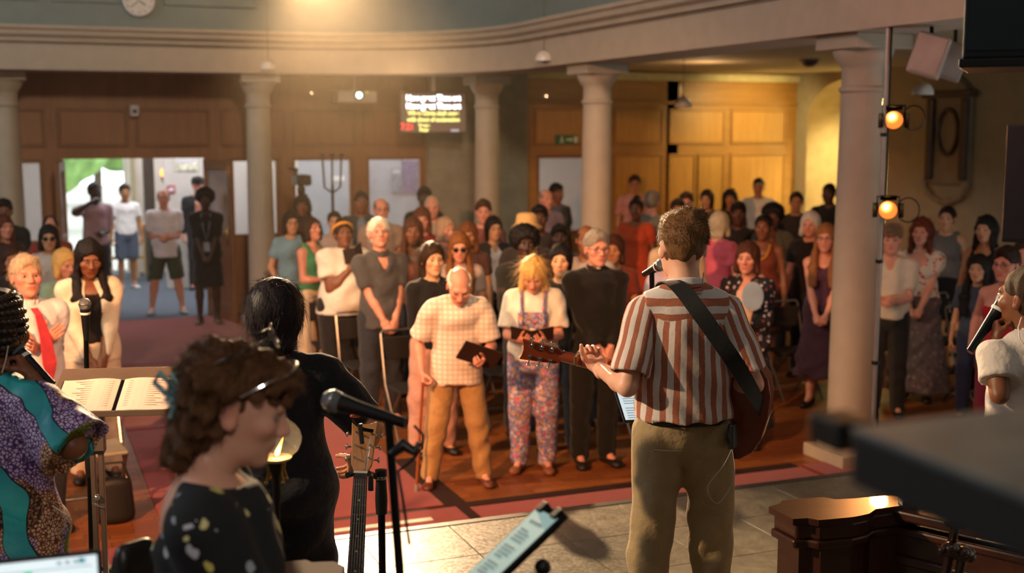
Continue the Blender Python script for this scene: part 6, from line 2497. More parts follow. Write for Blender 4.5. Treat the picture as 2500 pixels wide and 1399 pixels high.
# ---- guitars
def guitar(name, label, org, xax, zax, bodyc, backc, headc, front_up=True, capo=None):
    """org: tail of the body; xax: towards the headstock; zax: normal of the soundboard"""
    x = nrm(xax)
    z = nrm(np.array(zax) - x * np.dot(zax, x))
    y = np.cross(z, x)
    r = empty(name)
    r.matrix_world = frame_matrix(org, x, y, z)
    tag(r, label, 'guitar')
    out = []
    for t in np.linspace(0, 1, 40):
        # half-width profile of a dreadnought body
        wv = 0.198 * math.sin(math.pi * min(1, t / 0.56) ** 0.62 * 0.5 if t < 0.28 else math.pi * 0.5) if t < 0.28 else None
        out.append(t)
    def half(t):
        pts = [(0, 0.0), (0.015, 0.09), (0.06, 0.150), (0.14, 0.188), (0.25, 0.200), (0.36, 0.188), (0.50, 0.150), (0.60, 0.133), (0.70, 0.132), (0.82, 0.143), (0.90, 0.138), (0.96, 0.110), (0.99, 0.06), (1.0, 0.0)]
        xs_, ys_ = zip(*pts)
        return float(np.interp(t, xs_, ys_))
    ts = [0.0, 0.015, 0.035, 0.06, 0.1, 0.14, 0.2, 0.25, 0.3, 0.36, 0.43, 0.5, 0.55, 0.6, 0.65, 0.7, 0.76, 0.82, 0.86, 0.9, 0.93, 0.96, 0.98, 0.99, 1.0]
    up = [(t * 0.50, half(t)) for t in ts]
    dn = [(t * 0.50, -half(t)) for t in ts[1:-1]]
    poly = up[::-1] + dn
    poly = poly[::-1] if sum((poly[i][0] * poly[(i + 1) % len(poly)][1] - poly[(i + 1) % len(poly)][0] * poly[i][1]) for i in range(len(poly))) < 0 else poly
    MB().prism(poly, -0.105, -0.004).build('body_shell', backc, r, bevel=0.006)
    MB().prism([(a * 0.995 + 0.001, b * 0.99) for a, b in poly], -0.004, 0.0).build('soundboard', bodyc, r)
    MB().lathe([(0.0, 0.0004), (0.051, 0.0004)], c=(0.335, 0, 0), n=28).build('sound_hole', blackp, r)
    MB().box((0.17, 0, 0.004), (0.032, 0.16, 0.008)).build('bridge', M('rosewood', srgb('#2a1710'), 0.4), r, bevel=0.003)
    # neck: D-section swept from heel to nut, with fingerboard
    b = MB()
    vs, fs = [], []
    secs = [(0.46, 0.028, 0.075), (0.50, 0.028, 0.030), (0.56, 0.0275, 0.022), (0.84, 0.0225, 0.019), (0.875, 0.0225, 0.020)]
    m_ = 10
    for (xx, hw, dp) in secs:
        for i in range(m_):
            a = math.pi * i / (m_ - 1)
            vs.append((xx, hw * math.cos(a), 0.004 - dp * math.sin(a)))
    for i in range(len(secs) - 1):
        for j in range(m_):
            j2 = (j + 1) % m_
            fs.append((i * m_ + j, i * m_ + j2, (i + 1) * m_ + j2, (i + 1) * m_ + j))
    b._add(vs, fs)
    b.build('neck', headc, r, True)
    rose = M('rosewood', srgb('#2a1710'), 0.4)
    b = MB()
    b._add([(0.38, -0.028, 0.004), (0.86, -0.0225, 0.004), (0.86, 0.0225, 0.004), (0.38, 0.028, 0.004), (0.38, -0.028, 0.010), (0.86, -0.0225, 0.010), (0.86, 0.0225, 0.010), (0.38, 0.028, 0.010)], [(0, 3, 2, 1), (4, 5, 6, 7), (0, 1, 5, 4), (1, 2, 6, 5), (2, 3, 7, 6), (3, 0, 4, 7)])
    b.build('fingerboard', rose, r)
    fret_me = None
    for i in range(1, 19):
        xf = 0.86 - 0.645 * (1 - 2 ** (-i / 12))
        o = MB().box((xf, 0, 0.0105), (0.0022, 0.044 + 0.011 * (0.86 - xf) / 0.48, 0.002)).build('fret', chrome, r)
    for i in (3, 5, 7, 9, 12):
        xf = 0.86 - 0.645 * (1 - 2 ** (-(i - 0.5) / 12))
        MB().lathe([(0.0, 0.0), (0.0032, 0.0)], c=(xf, 0, 0.0104), n=12).build('fret_dot', white_enamel, r)
    # headstock tilted back, flared concave end
    hd = [(0.0, -0.024), (0.022, -0.034), (0.155, -0.042), (0.168, -0.043), (0.160, -0.022), (0.157, 0.0), (0.160, 0.022), (0.168, 0.043), (0.155, 0.042), (0.022, 0.034), (0.0, 0.024)]
    tilt = np.array(Matrix.Rotation(math.radians(13), 3, 'Y'))
    b = MB().prism(hd, -0.016, 0.0)
    b.v = [tuple(tilt @ np.array(v) + np.array([0.868, 0, 0.004])) for v in b.v]
    b.build('headstock', headc, r, bevel=0.002)
    MB().box((0.864, 0, 0.010), (0.006, 0.045, 0.010)).build('nut', white_enamel, r)
    for k, xx in enumerate((0.042, 0.084, 0.126)):
        for sg in (1, -1):
            tn = empty('tuner', parent=r)
            hw = 0.0355 + 0.006 * (xx - 0.022) / 0.13
            T_ = lambda p: tilt @ np.array(p, float) + np.array([0.868, 0, 0.004])
            MB().box(T_((xx, sg * 0.024, -0.022)), (0.017, 0.015, 0.013), tilt).build('gear_case', chrome, tn, bevel=0.002)
            MB().tube([T_((xx, sg * 0.024, -0.016)), T_((xx, sg * 0.024, 0.012))], 0.0035, 8).build('string_post', chrome, tn, True)
            MB().tube([T_((xx, sg * (hw - 0.01), -0.022)), T_((xx, sg * (hw + 0.013), -0.022))], 0.0028, 8).build('shaft', chrome, tn, True)
            o = MB().ball((0, 0, 0), (0.010, 0.0045, 0.0075), 12, 8).build('button', chrome, tn, True)
            o.location = T_((xx, sg * (hw + 0.017), -0.022))
    for i in range(6):
        yy = -0.018 + 0.0072 * i
        MB().tube([(0.17, yy * 1.45, 0.012), (0.86, yy, 0.0145), (0.95 + 0.02 * (i % 3), (0.024 if yy > 0 else -0.024), -0.010)], 0.00045, 4).build('string', chrome, r)
    if capo:
        xx = capo
        MB().tube([(xx, -0.030, 0.016), (xx, 0.030, 0.016)], 0.005, 8).build('capo_bar', M('nickel_gold', srgb('#c9b58a'), 0.25, 1.0), r, True)
        MB().tube([(xx, 0.030, 0.016), (xx, 0.036, -0.004), (xx + 0.002, 0.020, -0.026), (xx, -0.012, -0.027)], 0.0048, 8).build('capo_jaw', M('nickel_gold', srgb('#c9b58a'), 0.25, 1.0), r, True)
        MB().tube([(xx, 0.034, 0.0), (xx - 0.012, 0.052, -0.012)], 0.005, 8).build('capo_lever', M('nickel_gold', srgb('#c9b58a'), 0.25, 1.0), r, True)
    return r


mahog = wood('guitar_mahogany', srgb('#5e2410'), srgb('#7c3418'), 0.28, 4, 'x', 0.4)
spruce = wood('guitar_spruce', srgb('#b0763a'), srgb('#c98f4c'), 0.3, 4, 'x', 0.4)
maple = wood('guitar_maple', srgb('#8a5a2c'), srgb('#a5733c'), 0.32, 4, 'x', 0.3)
tail = at(1866, 1000, 4.76)
tip = at(1280, 846, 5.06)
gd = nrm(tip - tail)
gn = np.array([_F[0], _F[1], 0.0]) + np.array([0, 0, 0.12])
guitar('acoustic_guitar', 'mahogany-backed acoustic guitar strapped on the guitarist', tip - gd * 1.03, gd, gn, spruce, mahog, mahog, capo=0.80)

# strap: ribbon over the left shoulder and across the back
def ribbon(name, pts, w, mat, parent=None, th=0.004, face=None):
    """flat band through world points; face: list of outward normals"""
    pts = [np.array(p, float) for p in pts]
    # smooth by Catmull-Rom
    Pn = []
    Nn = []
    for i in range(len(pts) - 1):
        p0, p1, p2, p3 = pts[max(i - 1, 0)], pts[i], pts[i + 1], pts[min(i + 2, len(pts) - 1)]
        for t in np.linspace(0, 1, 7)[:-1]:
            Pn.append(0.5 * (2 * p1 + (p2 - p0) * t + (2 * p0 - 5 * p1 + 4 * p2 - p3) * t * t + (3 * p1 - p0 - 3 * p2 + p3) * t ** 3))
            Nn.append(np.array(face[i]) * (1 - t) + np.array(face[i + 1]) * t)
    Pn.append(pts[-1])
    Nn.append(np.array(face[-1], float))
    vs, fs = [], []
    for i, (p, n_) in enumerate(zip(Pn, Nn)):
        d = nrm(Pn[min(i + 1, len(Pn) - 1)] - Pn[max(i - 1, 0)])
        n_ = nrm(n_ - d * np.dot(n_, d))
        s_ = np.cross(d, n_)
        vs += [p - s_ * w / 2, p + s_ * w / 2, p + s_ * w / 2 + n_ * th, p - s_ * w / 2 + n_ * th]
    k = len(Pn)
    for i in range(k - 1):
        for j in range(4):
            j2 = (j + 1) % 4
            fs.append((i * 4 + j, i * 4 + j2, i * 4 + 4 + j2, i * 4 + 4 + j))
    fs += [(3, 2, 1, 0), ((k - 1) * 4, (k - 1) * 4 + 1, (k - 1) * 4 + 2, (k - 1) * 4 + 3)]
    b = MB()
    b._add(vs, fs)
    return b.build(name, mat, parent, True, angle=50)


tc_ = -_F
up = np.array([0, 0, 1.0])
strap = ribbon('guitar_strap', [at(1560, 950, 4.92), at(1590, 800, 4.80), at(1612, 715, 4.72), at(1632, 688, 4.60), at(1662, 705, 4.50), at(1700, 752, 4.445), at(1745, 815, 4.43), at(1790, 880, 4.435), at(1828, 942, 4.50), at(1856, 990, 4.64), at(1868, 1006, 4.76)], 0.062,
               M('black_strap_webbing', srgb('#0e0d0d'), 0.7, bump=0.4, bs=300), None, 0.004, [tc_ * -1 + up * 0.3, -tc_ + up * .4, up - tc_ * .4, up + tc_ * 0.2, tc_ + up * 0.6, tc_, tc_, tc_, tc_ + _R * .3, tc_ + _R * .6, tc_ + _R * .6])
tag(strap, 'black guitar strap running across the guitarist back', 'strap')


# ---- microphones and stands
def mic(head, tail, label, r=None, band=True, sc=1.0):
    head, tail = np.array(head, float), np.array(tail, float)
    z = nrm(tail - head)
    x = nrm(np.cross(z, [0.2, 0.3, 0.9]))
    y = np.cross(z, x)
    ax = np.stack([x, y, z], 1)
    L = np.linalg.norm(tail - head)
    r = empty('microphone', head)
    r.scale = (sc, sc, sc)
    tag(r, label, 'microphone')
    MB().lathe([(0.0, -0.026), (0.014, -0.023), (0.023, -0.012), (0.026, 0.0), (0.025, 0.012), (0.021, 0.022)], n=22, axis=ax).build('grille', M('mic_grille', srgb('#6f7478'), 0.35, 0.8, bump=0.9, bs=1400, bd=0.002), r, True)
    MB().lathe([(0.0265, -0.003), (0.0275, 0.0), (0.0265, 0.003)], n=22, axis=ax).build('grille_band', steel, r, True)
    MB().lathe([(0.0215, 0.02), (0.0205, 0.035), (0.018, 0.06), (0.012, L - 0.012), (0.012, L), (0.0, L)], n=20, axis=ax).build('handle', M('mic_body_black', srgb('#15161a'), 0.38, 0.3, bump=0), r, True)
    if band:
        MB().lathe([(0.0222, 0.036), (0.0225, 0.040), (0.0215, 0.046)], n=20, axis=ax).build('ring', white_enamel, r, True)
    return r, ax, L


def stand(name, base, top, label, boom=None, z0=STAGE_Z, lean=True):
    r = empty(name, (base[0], base[1], z0))
    tag(r, label, 'stand')
    d = np.array(top, float) - np.array([base[0], base[1], z0])
    MB().tube([(0, 0, 0.05), d], 0.0105, 12).build('pole', blackm, r, True)
    mid = d * 0.55
    ax = np.stack([nrm(np.cross(d, [0.3, 1, 0.1])), nrm(np.cross(d, np.cross(d, [0.3, 1, 0.1]))), nrm(d)], 1)
    MB().lathe([(0.0, -0.10), (0.014, -0.10), (0.018, -0.06), (0.019, 0.0), (0.016, 0.03), (0.0, 0.03)], c=mid, n=16, axis=ax).build('clutch', blackp, r, True)
    for a in (0.5, 2.6, 4.7):
        MB().tube([(0, 0, 0.16), (0.06 * math.cos(a), 0.06 * math.sin(a), 0.12), (0.27 * math.cos(a), 0.27 * math.sin(a), 0.012)], 0.009, 8).build('leg', blackm, r, True)
    if boom is not None:
        MB().tube([d, np.array(boom) - np.array([base[0], base[1], z0])], 0.009, 10).build('boom', blackm, r, True)
    return r


# guitarist's vocal mic
ga, gb = at(1618, 645, 4.93), at(1575, 668, 5.08)
mic(ga, ga + nrm(gb - ga) * 0.17, 'silver-tipped vocal microphone at the guitarist mouth')
mb_ = at(1600, 690, 5.02)
stand('microphone_stand', (mb_[0] + 0.04, mb_[1] + 0.03), ga + nrm(gb - ga) * 0.10, 'slim black microphone stand in front of the guitarist')
# the near microphone by the curly-haired woman
na, nb = at(812, 978, 2.85), at(1012, 1040, 2.80)
nm_, nax, nL = mic(na, na + nrm(nb - na) * 0.185, 'near blurred black microphone pointing left on a boom stand', band=False)
nk = na + nrm(nb - na) * 0.12
ft = at(1052, 1460, 2.62)
ns = stand('microphone_stand', (ft[0], ft[1]), at(948, 1020, 2.82), 'leaning black microphone stand at bottom centre')
hub = np.array(at(948, 1020, 2.82)) - np.array(ns.location)
MB().tube([hub, nk - np.array(ns.location)], 0.012, 10).build('mic_clip', blackp, ns, True)
pts = [at(1012, 1040, 2.80), at(1033, 1062, 2.78), at(1030, 1095, 2.78), at(1005, 1125, 2.76), at(972, 1150, 2.76), at(985, 1230, 2.70), at(1000, 1330, 2.66)]
MB().tube([p - np.array(ns.location) for p in pts], 0.0035, 8).build('cable', blackp, ns, True)
MB().tube([at(955, 1110, 2.80) - np.array(ns.location), at(985, 1085, 2.80) - np.array(ns.location), at(1012, 1102, 2.80) - np.array(ns.location), at(1024, 1080, 2.80) - np.array(ns.location)], [0.010, 0.016, 0.012, 0.006], 10).build('phone_clamp', blackp, ns, True)
# left microphone on a stand
la = at(207, 742, 5.3)
mic(la, la + nrm(np.array([0.0, 0.05, -1.0])) * 0.16, 'black microphone on the stand between the tie man and blazer woman')
stand('microphone_stand', (la[0] - 0.02, la[1] + 0.05), la + np.array([0, 0.02, -0.13]), 'upright black microphone stand behind the music lectern', )

# ---- tablet on a stand beside the guitarist
tp = [at(1497, 945, 5.25), at(1640, 940, 5.35), at(1525, 1032, 5.15)]
org, xr, yd = tp[0], nrm(tp[1] - tp[0]), nrm(tp[2] - tp[0])
def slab(name, label, o_, x_, y_, w, hgt, th, casem, scrm, cat, bez=0.008, lines=None, linem=None):
    x_ = nrm(x_)
    y_ = nrm(np.array(y_) - x_ * np.dot(x_, y_))
    z_ = np.cross(x_, -y_)   # towards the viewer
    if np.dot(z_, -_F) < 0:
        z_ = -z_
    r = empty(name)
    r.matrix_world = frame_matrix(o_, x_, y_, z_)
    tag(r, label, cat)
    MB().bx(0, w, 0, hgt, -th, 0).build('case', casem, r, bevel=0.003)
    MB().bx(bez, w - bez, bez, hgt - bez, 0, 0.001).build('screen', scrm, r)
    for (x0, x1, y0, y1) in lines or ():
        MB().bx(x0, x1, y0, y1, 0.001, 0.0016).build('text_line', linem, r)
    return r


scr_w = emis_mat('tablet_screen', '#c3dcea', 0.75)
scr_g = M('screen_text_grey', srgb('#8fa6b4'), 0.6, emis=0.3)
ln = []
for i in range(13):
    if i in (3, 7):
        continue
    ln.append((0.025, 0.025 + (0.10 if i % 3 else 0.06), 0.012 + i * 0.0118, 0.0155 + i * 0.0118))
tb = slab('tablet', 'glowing white tablet on a stand left of the guitarist hip', org, xr, yd, 0.25, 0.175, 0.008, blackp, scr_w, 'tablet', 0.010, ln, scr_g)
tbf = at(1572, 1080, 5.28)
r = stand('tablet_stand', (tbf[0], tbf[1] + 0.05), at(1570, 1030, 5.27), 'thin black stand carrying the tablet')
# ---- tablet / phone in a clamp at the bottom centre
a0, a1, a2 = at(1312, 1236, 2.72), at(1388, 1272, 2.60), at(1180, 1409, 2.60)
ln = [(0.025, 0.075, 0.035 + 0.0, 0.042)] + [(0.022, 0.022 + (0.045 if i % 4 else 0.03), 0.062 + i * 0.010, 0.067 + i * 0.010) for i in range(14) if i not in (4, 9)]
ph = slab('tablet', 'tilted tablet with teal-grey screen clamped at bottom centre', a0, a1 - a0, a2 - a0, 0.105, 0.26, 0.009, blackp, emis_mat('tablet_teal', '#a9c9c2', 0.42), 'tablet', 0.006, ln, M('screen_text_teal', srgb('#7f9a96'), 0.6, emis=0.2))
for k in (0.012, 0.075):
    MB().bx(k, k + 0.022, -0.016, 0.012, -0.02, 0.008).build('clamp_jaw', blackp, ph, bevel=0.003)
MB().bx(0.035, 0.075, 0.0, 0.2, -0.035, -0.010).build('clamp_back', blackp, ph, bevel=0.004)
hp_ = at(1310, 1400, 2.62)
r = stand('tablet_stand', (hp_[0], hp_[1]), hp_, 'black stand holding the tilted tablet at bottom centre')
MB().ball(at(1325, 1385, 2.60) - np.array(r.location), 0.018).build('knob', blackp, r, True)
# ---- laptop at the bottom left
c0, c1 = at(246, 1340, 2.2), at(0, 1366, 2.25)
xr = nrm(c0 - c1)
lw = 0.33
o_ = c0 - xr * lw
down = nrm(np.array([0, 0, -1.0]) + _F * -0.25)
ln = [(0.02, 0.31, 0.012, 0.017), (0.185, 0.205, 0.024, 0.036)]
lp = slab('laptop', 'open laptop with bright screen at the bottom left corner', o_, xr, down, lw, 0.22, 0.006, blackp, emis_mat('laptop_screen', '#dcebf0', 0.85), 'laptop', 0.009, [(0.02, 0.31, 0.026, 0.0275)] + [(0.24 + i * 0.017, 0.249 + i * 0.017, 0.015, 0.020) for i in range(4)], scr_g)
MB().bx(0.170, 0.188, 0.026, 0.034, 0.001, 0.0018).build('green_button', emis_mat('button_green', '#4fd6a0', 0.6), lp)
MB().bx(0.285, 0.295, 0.012, 0.021, 0.001, 0.0018).build('teal_icon', emis_mat('icon_teal', '#3f9fae', 0.5), lp)
MB().bx(0.0, lw, 0.212, 0.222, -0.008, 0.22).build('keyboard_base', blackp, lp, bevel=0.003)
lt = np.array(o_) + xr * lw / 2 + down * 0.23
r = empty('laptop_table', (lt[0], lt[1], STAGE_Z))
tag(r, 'small black stand under the laptop', 'table')
MB().box((0, -0.02, lt[2] - STAGE_Z - 0.012), (0.42, 0.36, 0.02), np.array(Matrix.Rotation(-YAW, 3, 'Z'))).build('top', blackp, r, bevel=0.004)
MB().tube([(0, 0, 0.0), (0, 0, lt[2] - STAGE_Z - 0.02)], 0.02, 10).build('post', blackm, r, True)
MB().lathe([(0.22, 0.0), (0.22, 0.015), (0.03, 0.03)], n=24).build('foot', blackm, r, True)

# ---- dark-clothed woman with her back to the camera
wx, wy, wh = stage_spot(668, 682, 4.25)
LW = loc_frame(wx, wy, 176)
black = cloth('#0f0d12')
W = person(dict(loc=(wx, wy), z=STAGE_Z, H=wh, turn=176, sex='f', skin='tan', hair=('roundbob', '#1a0f15'), head=(0, 6, 0), hs=1.06, w=1.3, shw=0.175, bust=0, res=0.0125, hairres=0.0065, label='woman in black dress with dark plum bob, back to camera', eyes=False,
            top=('puff', black, dict(neck='crew', hem=0.9, loose=0.02, sleeve=0.85)), bottom=('skirt', black), skirt=0.25, flare=0.25, rh=(0.30, 0.12, 1.0), rpole=(0.9, -0.5, -0.4), lh=(-0.12, 0.25, 1.0), strands=(2200, 0.04, 0.0), strand_opt=dict(lift=0.08)))
for ch in W['root'].children:
    if ch.name.split('.')[0] in ('hair', 'loose_hair'):
        ch.data.materials[0] = M('plum_black_hair', srgb('#150c12'), 0.55, var=0.2, vs=30, bump=0.3, bs=90, spec=0.25)
MB().tube([(-0.005, -0.125, -0.022), (0.04, -0.118, -0.012), (0.075, -0.092, -0.005)], 0.0022, 6).build('hair_grip', chrome, W['root'], True).matrix_local = W['Mh']
MB().tube([(0.035, -0.118, 0.02), (0.055, -0.108, 0.035)], 0.0035, 6).build('hair_slide', chrome, W['root'], True).matrix_local = W['Mh']

# ---- curly-haired woman in profile, near left
kx, ky, kh = stage_spot(502, 803, 2.5)
petal = pattern('black_petal_print', '#0c0c10', ['#b9bcc4', '#c9bb62', '#0c0c10', '#9aa0ac', '#d0c88a', '#0c0c10'], 21, 0.27)
K = person(dict(loc=(kx, ky), z=STAGE_Z, H=kh, turn=86, sex='f', skin='pale', hair=('curlyup', '#5a3a20'), head=(0, 16, 0), hs=0.99, res=0.0105, hres=0.0048, hairres=0.0056, w=1.15, shw=0.165, label='woman in profile with curly brown hair and black petal-print dress', brow='#3a2415',
            top=('tee', petal, dict(neck='lowback', hem=0.95, loose=0.018, sleeve=0.55, fold=0.007)), bottom=('skirt', petal), skirt=0.35, flare=0.28, rh=(0.16, 0.32, 1.0), lh=(-0.16, 0.32, 1.0), strands=(3600, 0.026, 0.007), strand_opt=dict(lift=0.25, ymax=0.0), rpole=(0.05, -0.5, -1.0), lpole=(-0.05, -0.5, -1.0)))
P, h, root = K['P'], K['h'], K['root']
# spectacles pushed up on the hair and a teal hair claw
MB().tube(cr([(0.100, 0.0, 0.045), (0.094, 0.045, 0.085), (0.07, 0.085, 0.112), (0.0, 0.10, 0.125), (-0.07, 0.085, 0.112), (-0.094, 0.045, 0.085), (-0.100, 0.0, 0.045)]), 0.0025, 8).build('hairband', chrome, root, True).matrix_local = K['Mh']
o = obj('spectacles', glasses_mesh('thin'), None, root)
o.matrix_local = K['Mh'] @ Matrix.Translation((0, -0.055, 0.095)) @ Matrix.Rotation(math.radians(38), 4, 'X') @ Matrix.Scale(1.12, 4)
b = MB()
for k in range(5):
    a = -0.6 + k * 0.3
    b.tube([(0.005 * k, -0.125, 0.05 - k * 0.012), (0.03, -0.148, 0.045 - k * 0.014), (0.055, -0.128, 0.03 - k * 0.012)], 0.004, 6)
b.tube([(0.055, -0.120, 0.04), (0.062, -0.128, -0.04)], 0.005, 6)
b.tube([(0.03, -0.14, 0.02), (0.02, -0.175, 0.04), (0.01, -0.18, 0.015), (0.03, -0.148, 0.0)], 0.006, 6)
claw = b.build('hair_claw', M('teal_resin', srgb('#6f9a9c'), 0.15, bump=0), root, True)
claw.matrix_local = K['Mh']
r = empty('padded_stool', (0, 0, 0))
bp = at(330, 1350, 2.75)
r.location = (bp[0], bp[1], STAGE_Z)
r.rotation_euler = (0, 0, -YAW + 0.9)
tag(r, 'black padded stool behind the curly-haired woman', 'stool')
hz = bp[2] - STAGE_Z
F = Field((-0.12, -0.06, hz - 0.22), (0.12, 0.06, hz + 0.06), 0.010)
F.cap((-0.03, 0, hz - 0.05), (0.03, 0, hz - 0.05), (0.03, 0.08), k=0, side=(0, 1, 0))
V, Q = F.net()
obj('backrest', mesh_np('backrest', V, Q), M('black_leather', srgb('#15110e'), 0.4), r)
MB().tube([(0, 0.02, 0.5), (0, 0.0, hz - 0.15)], 0.02, 10).build('back_post', blackm, r, True)
MB().lathe([(0.0, 0.46), (0.18, 0.46), (0.19, 0.49), (0.17, 0.53), (0.0, 0.535)], c=(0, 0.2, 0), n=24).build('seat', M('black_leather', srgb('#15110e')), r, True)
for a in (0.8, 2.4, 3.9, 5.5):
    MB().tube([(0.1 * math.cos(a), 0.2 + 0.1 * math.sin(a), 0.47), (0.2 * math.cos(a), 0.2 + 0.2 * math.sin(a), 0.0)], 0.012, 8).build('leg', blackm, r, True)


# ---- singer at the left in wax-print dress
def wax_print():
    m, t = newmat('wax_print_cotton')
    v = t.coords()
    wob = t.noise(v, 4.5, 2)
    vv = t.mix(0.10, v, wob.outputs['Color'])
    cr = t.n('ShaderNodeTexVoronoi', feature='DISTANCE_TO_EDGE')
    cr.inputs['Scale'].default_value = 90
    t.l(v, cr.inputs['Vector'])
    line = t.math('LESS_THAN', cr.outputs['Distance'], 0.13)
    big = t.noise(v, 6.0, 1)
    ground = t.ramp(big.outputs[0], [(0.0, srgb('#cfc4d0')), (0.47, srgb('#b59cc4')), (0.53, srgb('#c99a72')), (1.0, srgb('#d8c8b8'))])
    lcol = t.ramp(big.outputs[0], [(0.47, srgb('#4a2a66')), (0.53, srgb('#5e2a10'))])
    c = t.mix(line, ground, lcol)
    # sun-burst medallions
    md = t.n('ShaderNodeTexVoronoi')
    md.inputs['Scale'].default_value = 4.2
    t.l(v, md.inputs['Vector'])
    rays = t.noise(t.coords((1, 1, 1)), 130, 1)
    core = t.math('LESS_THAN', md.outputs['Distance'], 0.33)
    rc = t.ramp(rays.outputs[0], [(0.42, srgb('#160b08')), (0.55, srgb('#6a3416')), (0.7, srgb('#b58a6a'))])
    c = t.mix(core, c, rc)
    # winding leaf bands in teal with pale edge
    wv = t.n('ShaderNodeTexWave', wave_type='BANDS', bands_direction='DIAGONAL')
    wv.inputs['Scale'].default_value = 1.6
    wv.inputs['Distortion'].default_value = 7.0
    wv.inputs['Detail'].default_value = 1.5
    wv.inputs['Detail Scale'].default_value = 0.9
    t.l(vv, wv.inputs['Vector'])
    teal = t.mix(big.outputs[0], srgb('#0f6486'), srgb('#2ab4ae'))
    edge_ = t.math('GREATER_THAN', wv.outputs['Fac'], 0.80)
    body_ = t.math('GREATER_THAN', wv.outputs['Fac'], 0.84)
    c = t.mix(edge_, c, srgb('#120c10'))
    c = t.mix(body_, c, teal)
    lf = t.n('ShaderNodeTexVoronoi')
    lf.inputs['Scale'].default_value = 3.1
    mp = t.coords((1, 1, 1.4), rot=(0.4, 0.3, 0.2))
    t.l(mp, lf.inputs['Vector'])
    g1 = t.math('LESS_THAN', lf.outputs['Distance'], 0.27)
    gcol = t.ramp(rays.outputs[0], [(0.35, srgb('#2f3d0e')), (0.65, srgb('#75801f'))])
    c = t.mix(g1, c, gcol)
    t.l(c, t.bs.inputs['Base Color'])
    t.bs.inputs['Roughness'].default_value = 0.6
    n = t.noise(v, 14, 3)
    t.bump(n.outputs[0], 0.4, 0.02)
    return m


wax = wax_print()
sx, sy, sh_ = stage_spot(-28, 712, 3.75)
ST = 138
LS = loc_frame(sx, sy, ST)
mh = w2l(LS, at(76, 915, 3.76)) / (sh_ / 1.765)
SE = w2l(LS, at(178, 1088, 3.70))
S_ = person(dict(loc=(sx, sy), z=STAGE_Z, H=sh_, turn=ST, sex='f', skin='brown', hair=('short', '#1a1210'), hs=1.06, head=(0, 0, 0), w=1.25, shw=0.18, res=0.0115, hairres=0.0075, label='singer in colourful wax-print dress with braided hair at the left edge', eyes=False,
             top=('puff', wax, dict(neck='crew', hem=0.85, loose=0.03, sleeve=1.0)), bottom=('skirt', wax), skirt=0.2, flare=0.32, rh=tuple(mh), relbow=tuple(SE), rhand='grip', lh=(-0.2, 0.2, 0.9)))
P, h, root = S_['P'], S_['h'], S_['root']
# bell sleeve on the right arm
el = P.arm[1][0]
F = Field(np.minimum(P.sh[1], el) - 0.2, np.maximum(P.sh[1], el) + 0.2, 0.008)
F.cap(P.sh[1], el + (el - P.sh[1]) * 0.10, 0.082, 0.115, k=0, fb=True)
F.cutcap(el - (el - P.sh[1]) * 0.25, el + (el - P.sh[1]) * 0.3, 0.085, 0.108, k=0.004)
F.warp(lambda X, Y, Z: 0.005 * np.sin(X * 60 + 10 * Z) * np.sin(Y * 50))
V, Q = F.net()
obj('bell_sleeve', mesh_np('bell_sleeve', V, Q), wax, root)
# braids wound round the head: a chain of beads along coils
br_m = M('braid_hair', srgb('#2a1c12'), 0.35, var=0.3, vs=80, bump=0.5, bs=160)
for k in range(9):
    b = MB()
    zc = 0.115 - k * 0.024
    rad = math.sqrt(max(0.02, 1 - ((zc - 0.032) / 0.112) ** 2))
    for i in range(34):
        a = 2 * math.pi * i / 34
        xx, yy = 0.088 * rad * math.cos(a), -0.017 + 0.110 * rad * math.sin(a)
        if yy > 0.062 and zc < 0.06:
            continue
        b.ball((xx, yy, zc + 0.006 * math.sin(a * 2 + k)), (0.0125, 0.0125, 0.011), 8, 6)
    if b.v:
        o = b.build('braid', br_m, root, True)
        o.matrix_local = S_['Mh']
wr, xv, yv, zv = S_['hands'][1]
hw_ = at(36, 852, 3.80)
mic(hw_, hw_ + nrm(at(84, 898, 3.78) - hw_) * 0.15, 'hand-held microphone of the singer in wax print', sc=1.15)
MB().tube([w2l(S_, at(20, 845, 3.70)), w2l(S_, at(14, 880, 3.64)), w2l(S_, at(5, 910, 3.58))], 0.002, 6).build('earphone_cable', M('clear_cable', srgb('#a09a90')), root, True)
MB().tube([w2l(S_, at(128, 1235, 3.62)), w2l(S_, at(158, 1255, 3.6)), w2l(S_, at(160, 1285, 3.6)), w2l(S_, at(142, 1306, 3.62))], 0.002, 6).build('earphone_cable', M('clear_cable', srgb('#a09a90')), root, True)

# ---- singer at the right edge in white polo
rx, ry, rh_ = stage_spot(2522, 652, 4.7)
RT = 215
LR = loc_frame(rx, ry, RT)
LE = w2l(LR, at(2440, 965, 4.64))
mh = w2l(LR, at(2432, 826, 4.75)) / (rh_ / 1.765)
RS = person(dict(loc=(rx, ry), z=STAGE_Z, H=rh_, turn=RT, sex='f', skin='brown', hair=('crew', '#3a2818'), hs=1.06, head=(25, 0, 0), bust=0.4, res=0.0105, label='singer in white polo shirt holding a microphone at the right edge',
             top=('tee', C('#cfc6c0'), dict(collar=True, hem=0.92, loose=0.024, sleeve=0.62, fold=0.006)), bottom=TR('#d0c8c0'), lh=tuple(mh), lelbow=tuple(LE), lhand='grip', rh=(0.2, 0.2, 0.9)))
m0 = at(2456, 728, 4.79)
mic(m0, m0 + nrm(at(2402, 808, 4.80) - m0) * 0.19, 'hand-held microphone of the singer in white polo', sc=1.3)
MB().tube([w2l(RS, at(2494, 775, 4.62)), w2l(RS, at(2486, 800, 4.58)), w2l(RS, at(2490, 828, 4.56)), w2l(RS, at(2505, 850, 4.56))], 0.0025, 6).build('earphone_cable', white_enamel, RS['root'], True)

